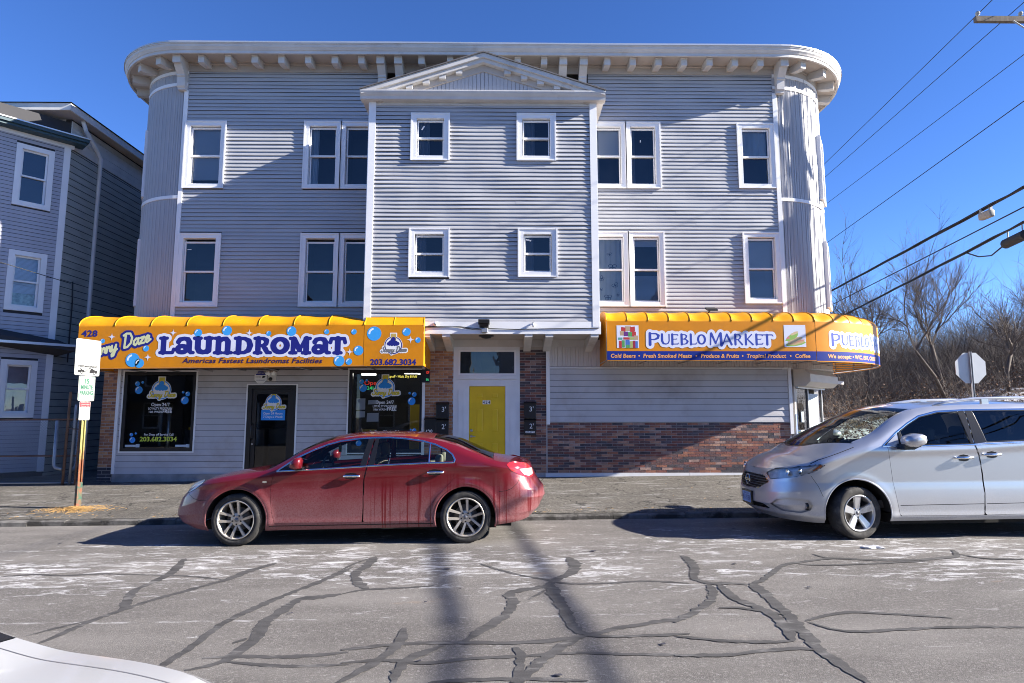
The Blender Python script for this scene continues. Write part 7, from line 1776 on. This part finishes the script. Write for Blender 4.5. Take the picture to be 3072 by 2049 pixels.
ss = thing('security_sign', 'octagonal blue and white security notice under the laundromat awning', 'sign', (-5.75, YW, 2.6)); oc = [(-5.745 + .155 * math.cos(PI / 8 + k * PI / 4), 2.60 + .155 * math.sin(PI / 8 + k * PI / 4)) for k in range(8)]
MB().prism(oc, 'y', YW - .04, YW - .03).build('plate', m_sign_w, ss); MB().prism([p for p in [(-5.87, 2.655), (-5.62, 2.655), (-5.685, 2.742), (-5.805, 2.742)]], 'y', YW - .0425, YW - .041).build('blue_top', m_navy, ss); text('lettering', 'SECURITY ALERT', -5.83, -5.66, 2.69, .025, flat(YW - .043), m_sign_w, ss); text('lettering', '24 HOUR VIDEO', -5.86, -5.74, 2.60, .022, flat(YW - .0415), m_black, ss, bold=.02); text('lettering', 'SURVEILLANCE', -5.84, -5.65, 2.52, .025, flat(YW - .0415), m_navy, ss)
MB().prism([(-5.71, 2.58), (-5.64, 2.60), (-5.63, 2.63), (-5.70, 2.64)], 'y', YW - .0425, YW - .041).build('camera_symbol', m_black, ss)
al = thing('alarm_box', 'beige alarm box with twin lamp beside the octagonal security notice', 'alarm', (-5.45, YW, 2.55)); bevel_box('box', -5.57, -5.38, YW - .07, YW - .014, 2.51, 2.73, .01, m_bead, al); MB().lathe([(0, -.09), (.04, -.08), (.045, -.05)], (-5.50, YW - .02, 2.56), 'y', 16).build('lens', m_black, al, smooth=True)
for dx in (-.06, .06): MB().lathe([(0, -.13), (.05, -.12), (.055, -.06)], (-5.49 + dx, YW - .02, 2.70), 'y', 16).build('lamp', m_sash, al, smooth=True)
lb = thing('led_box_sign', 'small black box sign with red and green lights at the awning end', 'led sign', (-1.82, 14.2, 2.65)); box('case', -1.90, -1.72, 14.2, 14.27, 2.46, 2.76, m_black, lb); text('lettering', 'OP', -1.80, -1.73, 2.66, .06, flat(14.197), m_neonr, lb, bold=.02); text('lettering', 'EN', -1.80, -1.74, 2.50, .05, flat(14.197), m_neong, lb)

# ------------------------------------------------------------------ stop sign seen from behind
st = thing('stop_sign', 'back of an octagonal stop sign on a grey post behind the minivan', 'stop sign', (12.15, 16.0, .2))
m_back = M('bare_aluminium', (.50, .52, .54), .5, metal=.3, var=.06, vscale=3)
oc = [(12.13 + .43 * math.cos(PI / 8 + k * PI / 4), 2.935 + .43 * math.sin(PI / 8 + k * PI / 4)) for k in range(8)]
MB().prism(oc, 'y', 16.0, 16.006).build('plate', m_back, st); MB().prism([(x, z) for x, z in oc], 'y', 16.0065, 16.008).build('red_face', m_sred, st)
text('lettering', 'STOP', 12.13 - .28, 12.13 + .28, 2.82, .25, lambda X, Z: np.stack([24.26 - X, np.full(X.shape, 16.0095), Z], -1), m_signface, st, bold=.02)
q = MB()
for a, b, y0, y1 in ((12.10, 12.16, 15.985, 15.999), (12.10, 12.112, 15.955, 15.985), (12.148, 12.16, 15.955, 15.985)): q.box(a + .0, b, y0, y1, .1, 3.36)
q.build('post', m_galv, st)

# ------------------------------------------------------------------ utility pole and wires
m_wood = M('weathered_pole', (.13, .105, .085), .9, var=.3, vscale=4, stretch=(4, 4, .4), bump=.5); m_cable = M('cable_sheath', (.012, .012, .014), .6); m_porc = M('porcelain', (.35, .34, .33), .3)
PY = 13.9
up = thing('utility_pole', 'wooden utility pole whose crossarm end reaches into the top right corner', 'utility pole', (13.2, PY, .1))
MB().tube([(13.2, PY, .0), (13.2, PY, 6), (13.2, PY, 12.6)], [.18, .16, .12], 14).build('shaft', m_wood, up, smooth=True)
box('crossarm', 11.37, 15.0, PY - .05, PY + .05, 11.17, 11.30, m_wood, up)
for sg in (-1, 1): MB().tube([(13.2 + sg * .95, PY - .06, 11.17), (13.2, PY - .12, 10.4)], .018, 6).build('brace', m_galv, up)
for x in (11.45, 12.5, 13.9, 14.9): MB().lathe([(.012, 0), (.012, .05), (.05, .06), (.03, .09), (.055, .10), (.03, .14), (.0, .15)], (x, PY, 11.30), 'z', 14).build('insulator', m_porc, up, smooth=True)
MB().lathe([(0, 0), (.24, 0), (.24, .95), (.2, 1.02), (0, 1.03)], (12.82, PY - .1, 8.3), 'z', 20).build('transformer', M('grey_can', (.3, .31, .32), .5), up, smooth=True)
def wire(label, pts, r=.008, sag=.15, strands=1, group='overhead wires at the pole'):
    """straight spans through pts with a little sag; several strands wind round each other"""
    q = MB()
    for s_ in range(strands):
        P = []
        for (a, b) in zip(pts[:-1], pts[1:]):
            a, b = Vector(a), Vector(b); n = 26
            for i in range(n + (1 if b == Vector(pts[-1]) else 0)):
                t = i / n; p = a.lerp(b, t); p.z -= sag * 4 * t * (1 - t) * ((b - a).length / 25)
                if strands > 1: p += Vector((math.cos(t * 19 + s_ * 2.1), 0, math.sin(t * 23 + s_ * 2.1))) * r * 1.15
                P.append(p)
        q.tube(P, r, 6 if r > .012 else 5)
    return tag(q.build('overhead_wire', m_cable, smooth=True), label, 'wire', group)
k_ = PY / 14.5
def near(X, z): return (X * k_, PY, 1.75 + (z - 1.75) * k_)
def far(X, Y, z, t=2.2): a = Vector(near(*z)); b = Vector((X * k_, Y * k_, a.z)); return tuple(a + (b - a) * t)
for lab, nx, nz, fx, fy_, r_, sg_ in (
    ('thin topmost wire passing the crossarm insulator in the top right corner', 12.349, 12.179, 13.41, 25.06, .010, 0.02),
    ('thin wire second from the top crossing behind the crossarm', 13.158, 12.126, 14.1, 26.38, .010, 0.02),
    ('thin wire third from the top in the right-hand sky', 13.022, 10.713, 13.78, 25.77, .009, .02),
    ('thin wire fourth from the top, lowest of the single sky wires', 12.903, 9.479, 14.58, 27.19, .012, .02)):
    a = Vector(near(nx, nz)); wire(lab, [far(fx, fy_, (nx, nz), 2.6), tuple(a), (a.x + .3, -25, a.z + .3)], r_, sg_)
a = Vector(near(12.689, 7.253)); wire('thickest black cable bundle carrying the pale grey box', [far(14.58, 27.08, (12.689, 7.253), 2.6), tuple(a), (13.0, 3.0, 6.55), (13.2, -25, 6.9)], .022, .03, 5)
a2 = Vector(near(12.641, 6.758)); wire('single black cable just below the thick bundle', [far(14.84, 27.06, (12.641, 6.758), 2.6), tuple(a2)], .016, .03)
a3 = Vector(near(12.604, 6.375)); wire('lowest black cable pair carrying the studded dark splice case', [far(15.66, 27.7, (12.604, 6.375), 2.6), tuple(a3), (12.75, 3.0, 5.92), (12.9, -25, 6.2)], .019, .03, 5)
bx_ = thing('cable_box', 'pale grey terminal box hanging under the thick cable bundle', 'cable box', (11.9, PY + .3, 6.3))
bc = Vector(near(12.689, 7.253)).lerp(Vector(far(14.58, 27.08, (12.689, 7.253), 1.0)), .12)
bevel_box('case', bc.x - .08, bc.x + .08, bc.y - .20, bc.y + .20, bc.z - .29, bc.z - .10, .04, M('grey_plastic', (.30, .285, .255), .6), bx_, 3)
for dy in (-.15, .15): MB().box(bc.x - .03, bc.x + .03, bc.y + dy - .03, bc.y + dy + .03, bc.z - .11, bc.z - .0).build('hanger', m_galv, bx_)
sc_ = thing('splice_case', 'dark studded splice case hanging from the lowest cable at the frame edge', 'cable box', (12.1, PY + .2, 5.6))
cc = Vector(near(12.604, 6.375)).lerp(Vector(far(15.66, 27.7, (12.604, 6.375), 1.0)), .03); dv = (Vector(far(15.66, 27.7, (12.604, 6.375), 1.0)) - Vector(near(12.604, 6.375))).normalized()
MB().tube([cc + Vector((0, 0, -.30)) - dv * .45, cc + Vector((0, 0, -.30)) - dv * .42, cc + Vector((0, 0, -.30)) + dv * .42, cc + Vector((0, 0, -.30)) + dv * .45], [.05, .12, .12, .05], 14).build('case', m_cable, sc_, smooth=False)
for s_ in (-.3, .3): MB().tube([cc + dv * s_, cc + dv * s_ + Vector((0, 0, -.18))], .015, 6).build('hanger', m_galv, sc_)
MB().tube([cc + Vector((0, 0, -.30)) + dv * .44, cc + Vector((0, 0, -.42)) + dv * 1.1, cc + Vector((0, 0, -.30)) + dv * 1.7, cc + dv * 2.4], .018, 6).build('loop', m_cable, sc_, smooth=True)
wire('thin service wire reaching the old house at far left', [(-16, 8, 6.6), (-11.24, 15.9, 5.1)], .010, .05, group='wires at the old house')

# ------------------------------------------------------------------ wooded bank behind the side street
def sst(t): t = np.clip(t, 0, 1); return t * t * (3 - 2 * t)
def hill_z(x, y):
    a = sst((y - 17.5) / 8.0) * sst((x - 8.2) / 2.0); return .12 + a * (1.35 + 1.7 * sst((x - 12) / 16) + 2.6 * sst((y - 27) / 30)) + .10 * np.sin(x * 1.3 + y * .7) * a + .06 * np.sin(x * 3.1 - y * 2.2) * a
xs = np.linspace(8.2, 75, 110); ys = np.linspace(17.4, 90, 110); XX, YY = np.meshgrid(xs, ys, indexing='ij'); ZZ = hill_z(XX, YY) + .01 * XX
m_, nt, b_ = new_mat('leaf_litter_and_snow'); N, L = nt.nodes.new, nt.links.new
tc = N('ShaderNodeTexCoord'); n1 = N('ShaderNodeTexNoise'); n1.inputs['Scale'].default_value = .55; n1.inputs['Detail'].default_value = 9; n1.inputs['Roughness'].default_value = .68
n2 = N('ShaderNodeTexNoise'); n2.inputs['Scale'].default_value = 6; n2.inputs['Detail'].default_value = 8
for n_ in (n1, n2): L(tc.outputs['Object'], n_.inputs['Vector'])
r1 = N('ShaderNodeValToRGB'); r1.color_ramp.elements[0].color = (.035, .024, .017, 1); r1.color_ramp.elements[1].color = (.16, .10, .062, 1); r1.color_ramp.elements[0].position = .3; r1.color_ramp.elements[1].position = .7
L(n2.outputs['Fac'], r1.inputs[0]); mr = N('ShaderNodeMapRange'); mr.inputs[1].default_value = .44; mr.inputs[2].default_value = .54; L(n1.outputs['Fac'], mr.inputs[0]); mr2 = N('ShaderNodeMapRange'); mr2.inputs[1].default_value = .35; mr2.inputs[2].default_value = .6; L(n2.outputs['Fac'], mr2.inputs[0])
mm = N('ShaderNodeMath'); mm.operation = 'MULTIPLY'; L(mr.outputs[0], mm.inputs[0]); L(mr2.outputs[0], mm.inputs[1]); mx = N('ShaderNodeMix'); mx.data_type = 'RGBA'; L(mm.outputs[0], mx.inputs[0]); L(r1.outputs[0], mx.inputs[6]); mx.inputs[7].default_value = (.72, .74, .78, 1); L(mx.outputs[2], b_.inputs['Base Color']); b_.inputs['Roughness'].default_value = .9
structure(mkobj('hill', np.stack([XX, YY, ZZ], -1).reshape(-1, 3), [(i * 110 + j, (i + 1) * 110 + j, (i + 1) * 110 + j + 1, i * 110 + j + 1) for i in range(109) for j in range(109)], m_, smooth=True))

def prisms(segs):
    """list of (p0,p1,r0,r1) -> 3-sided limbs as arrays"""
    S = np.array([[*a, *b, r0, r1] for a, b, r0, r1 in segs]); A, B, r0, r1 = S[:, :3], S[:, 3:6], S[:, 6], S[:, 7]
    d = B - A; d /= np.linalg.norm(d, axis=1)[:, None] + 1e-9; ref = np.where(np.abs(d[:, 2:3]) < .9, np.array([[0, 0, 1.]]), np.array([[1., 0, 0]])); u = np.cross(d, ref); u /= np.linalg.norm(u, axis=1)[:, None]; w = np.cross(u, d)
    V = []
    for P, r in ((A, r0), (B, r1)):
        for k in range(3):
            t = 2 * PI * k / 3; V.append(P + (u * math.cos(t) + w * math.sin(t)) * r[:, None])
    V = np.stack(V, 1).reshape(-1, 3); n = len(S); base = (np.arange(n) * 6)[:, None]
    F = np.concatenate([base + np.array([k, (k + 1) % 3, 3 + (k + 1) % 3, 3 + k]) for k in range(3)])
    return V, F
def grow(segs, p, d, length, r, depth, rg, spread, up=.12, kids=(2, 4)):
    n = 3 if depth > 1 else 2; p = Vector(p); d = Vector(d)
    pts = [p.copy()]
    for i in range(n):
        d = (d + Vector((rg.gauss(0, .13), rg.gauss(0, .13), rg.gauss(0, .10) + up * .35))).normalized(); q = p + d * length / n
        segs.append((tuple(p), tuple(q), r * (1 - .45 * i / n), r * (1 - .45 * (i + 1) / n))); p = q; pts.append(p.copy())
    if depth <= 0: return
    for k in range(rg.randint(*kids)):
        t = rg.uniform(.25, 1.0); b = pts[0].lerp(pts[-1], t) if n == 1 else pts[min(n, int(t * n))] ; ax = Vector((rg.gauss(0, 1), rg.gauss(0, 1), rg.gauss(0, .6))); ax = (ax - d * ax.dot(d)).normalized()
        nd = (d * rg.uniform(.55, .95) + ax * spread * rg.uniform(.6, 1.2) + Vector((0, 0, up))).normalized(); grow(segs, b, nd, length * rg.uniform(.55, .80), r * rg.uniform(.45, .62), depth - 1, rg, spread, up, kids)
    grow(segs, p, (d + Vector((rg.gauss(0, .2), rg.gauss(0, .2), .1))).normalized(), length * .78, r * .58, depth - 1, rg, spread, up, kids)
m_bark = M('grey_bark', (.085, .068, .058), .9, var=.3, vscale=5); m_twig = M('twigs', (.105, .084, .072), .9)
def tree(label, x, y, h, r, seed, forks, spread=.55, depth=5, lean=(0, 0)):
    rg = random.Random(seed); z = float(hill_z(np.array(x), np.array(y))) + .01 * x; t = thing('bare_tree', label, 'tree', (x, y, z), 'bare trees on the bank')
    tp = MB(); top = Vector((x + lean[0], y + lean[1], z + h * .36)); mid = Vector((x + lean[0] * .4 + rg.gauss(0, .06), y, z + h * .18)); tp.tube([(x, y, z - .2), mid, top], [r * 1.15, r * .9, r * .72], 9); tp.build('trunk', m_bark, t, smooth=True)
    segs = []
    for k in range(forks):
        a = 2 * PI * k / forks + rg.uniform(-.4, .4); d = Vector((math.cos(a) * spread, math.sin(a) * spread * .7, 1)).normalized(); grow(segs, top, d, h * rg.uniform(.20, .28), r * .62, depth, rg, spread, .10, (2, 3))
    V, F = prisms(segs); mkobj('crown', V, F, m_twig, t)
    return t
tree('tall bare forked tree rising behind the stop sign, tallest on the bank', 18.6, 26.0, 6.8, .105, 11, 2, .42, 6, (-.5, 0))
tree('bare tree with slender trunk just right of the market awning', 15.6, 26.5, 6.8, .085, 12, 3, .40, 5, (.1, 0))
tree('slanting bare tree leaning left between the awning and stop sign', 17.6, 24.5, 5.8, .075, 13, 2, .6, 6, (-1.2, 0))
tree('bushy low-branched bare tree right of the stop sign', 22.3, 27.0, 5.0, .07, 14, 4, .75, 5, (0, 0))
tree('bare tree at the right frame edge above the minivan roof', 25.2, 28.5, 5.4, .075, 15, 4, .7, 5, (0, 0))
tree('thin bare tree close behind the rounded corner of the building', 14.2, 27.5, 7.2, .07, 16, 3, .4, 5, (-.2, 0))
tree('spreading bare sumac in front of the far right thicket', 20.6, 25.2, 4.0, .09, 17, 4, .8, 4, (.2, 0))
tree('faint bare tree furthest back in the thicket above the stop sign', 21.5, 36.0, 6.4, .09, 18, 4, .6, 5, (0, 0))
# tangled undergrowth: too many stems to count
rg = random.Random(31); segs = []; segs2 = []
for k in range(340):
    y = rg.uniform(19.5, 42); x = y * rg.uniform(.50, .98)
    if x < 9.2 or (y < 24.5 and rg.random() < .62): continue
    z = float(hill_z(np.array(x), np.array(y))) + .01 * x; hh = rg.uniform(.6, 1.9) * (1 + .06 * (y - 20)); tgt = segs2 if rg.random() < .12 else segs
    for s_ in range(rg.randint(5, 9)):
        a = rg.uniform(0, 2 * PI); sp2 = rg.uniform(.1, .7); p = Vector((x + rg.gauss(0, .4), y + rg.gauss(0, .4), z - .05)); d = Vector((math.cos(a) * sp2 * 1.7, math.sin(a) * sp2 * 1.7, 1)).normalized(); grow(tgt, p, d, hh * rg.uniform(.4, .65), rg.uniform(.006, .016), 2, rg, 1.15, -.05, (2, 3))
for k in range(200):
    y = rg.uniform(26, 44); x = y * rg.uniform(.52, .98); z = float(hill_z(np.array(x), np.array(y))) + .01 * x; hh = rg.uniform(2.2, 4.4) * (1 + .012 * (y - 26)) * (.75 + .35 * (x / y - .52) / .4)
    for s_ in range(rg.randint(3, 5)):
        a = rg.uniform(0, 2 * PI); sp2 = rg.uniform(.1, .8); p = Vector((x + rg.gauss(0, .5), y + rg.gauss(0, .5), z - .05)); grow(segs, p, Vector((math.cos(a) * sp2, math.sin(a) * sp2, 1)).normalized(), hh * rg.uniform(.34, .5), rg.uniform(.014, .028), 3, rg, .85, .02, (2, 3))
V, F = prisms(segs); tag(mkobj('undergrowth', V, F, M('bramble_stems', (.115, .096, .085), .95, var=.3, vscale=3)), 'tangled leafless undergrowth covering the bank', 'undergrowth', kind='stuff')
V, F = prisms(segs2); tag(mkobj('rusty_undergrowth', V, F, M('rusty_stems', (.12, .065, .038), .95, var=.35, vscale=3)), 'reddish brown dead stems among the undergrowth', 'undergrowth', kind='stuff')
# dead leaves hanging on in the brush
V = []; F = []
for k in range(9000):
    y = rg.uniform(19.5, 30); x = y * rg.uniform(.52, .95); z = float(hill_z(np.array(x), np.array(y))) + .01 * x + abs(rg.gauss(0, .55)); s_ = rg.uniform(.02, .05); a = Vector((rg.gauss(0, 1), rg.gauss(0, 1), rg.gauss(0, 1))).normalized() * s_; b = Vector((rg.gauss(0, 1), rg.gauss(0, 1), rg.gauss(0, 1))).normalized() * s_; i = len(V); c0 = Vector((x, y, z)); V += [c0 - a, c0 + b, c0 + a, c0 - b]; F.append((i, i + 1, i + 2, i + 3))
tag(mkobj('dead_leaves', V, F, M('dead_leaf', (.11, .062, .036), .9, var=.4, vscale=2)), 'brown dead leaves caught in the brush on the bank', 'leaves', kind='stuff')

# ------------------------------------------------------------------ houses over the road, mirrored in the shop windows
def far_house(label, x0, x1, y, h, col, roofc):
    t = thing('frame_house', label, 'house', ((x0 + x1) / 2, y, .0), 'houses over the road'); mw = M('clapboard_paint', col, .7, var=.06); mr_ = M('asphalt_shingle', roofc, .9, var=.2, vscale=8)
    z0 = -.6; box('wall', x0, x1, y - 8, y, z0, h, mw, t); xm = (x0 + x1) / 2
    MB().prism([(x0 - .4, h), (x1 + .4, h), (xm, h + 2.6)], 'y', y - 8.4, y + .4).build('roof', mr_, t)
    MB().prism([(y + .01, 2.7), (y + 1.8, 2.45), (y + 1.8, 2.6), (y + .01, 3.0)], 'x', x0 + .3, x1 - .3).build('porch_roof', mr_, t)
    for x in (x0 + .45, x1 - .45, xm): box('porch_post', x - .06, x + .06, y + 1.6, y + 1.72, z0, 2.45, m_trim, t)
    for fz in (.9, 3.6, 6.2):
        if fz + 1.5 > h: continue
        for x in (x0 + (x1 - x0) * .25, x0 + (x1 - x0) * .75):
            w = MB().box(x - .55, x - .45, y + .001, y + .06, fz - .1, fz + 1.6).box(x + .45, x + .55, y + .001, y + .06, fz - .1, fz + 1.6).box(x - .45, x + .45, y + .001, y + .058, fz + 1.5, fz + 1.6).box(x - .45, x + .45, y + .001, y + .058, fz - .1, fz).box(x - .45, x + .45, y + .002, y + .05, fz + .72, fz + .78).build('window', m_trim, t)
            mkobj('pane', [(x - .45, y + .02, fz), (x + .45, y + .02, fz), (x + .45, y + .02, fz + 1.5), (x - .45, y + .02, fz + 1.5)], [(3, 2, 1, 0)], m_black, w)
    box('door', xm - .45, xm + .45, y + .001, y + .05, z0 + .2, 2.2, m_dash, t)
far_house('brown frame house over the road, far left beyond the grey one', -29, -21, -11.5, 8.4, (.22, .17, .14), (.05, .05, .05))
far_house('cream frame house over the road, farthest left of all', -39, -31, -11, 8.0, (.4, .37, .3), (.06, .055, .05))
far_house('pale grey frame house over the road, third from the left end of the row', -19, -11.5, -11, 8.2, (.33, .33, .34), (.06, .06, .065))
far_house('tan frame house over the road facing the laundromat', -9.5, -2.5, -11.5, 8.6, (.34, .29, .22), (.05, .045, .045))
far_house('white frame house over the road facing the yellow door', -.5, 6.5, -11, 8.0, (.48, .48, .47), (.055, .055, .06))
far_house('blue grey frame house over the road facing the market', 8.5, 15.5, -12, 8.4, (.22, .26, .31), (.05, .05, .05))
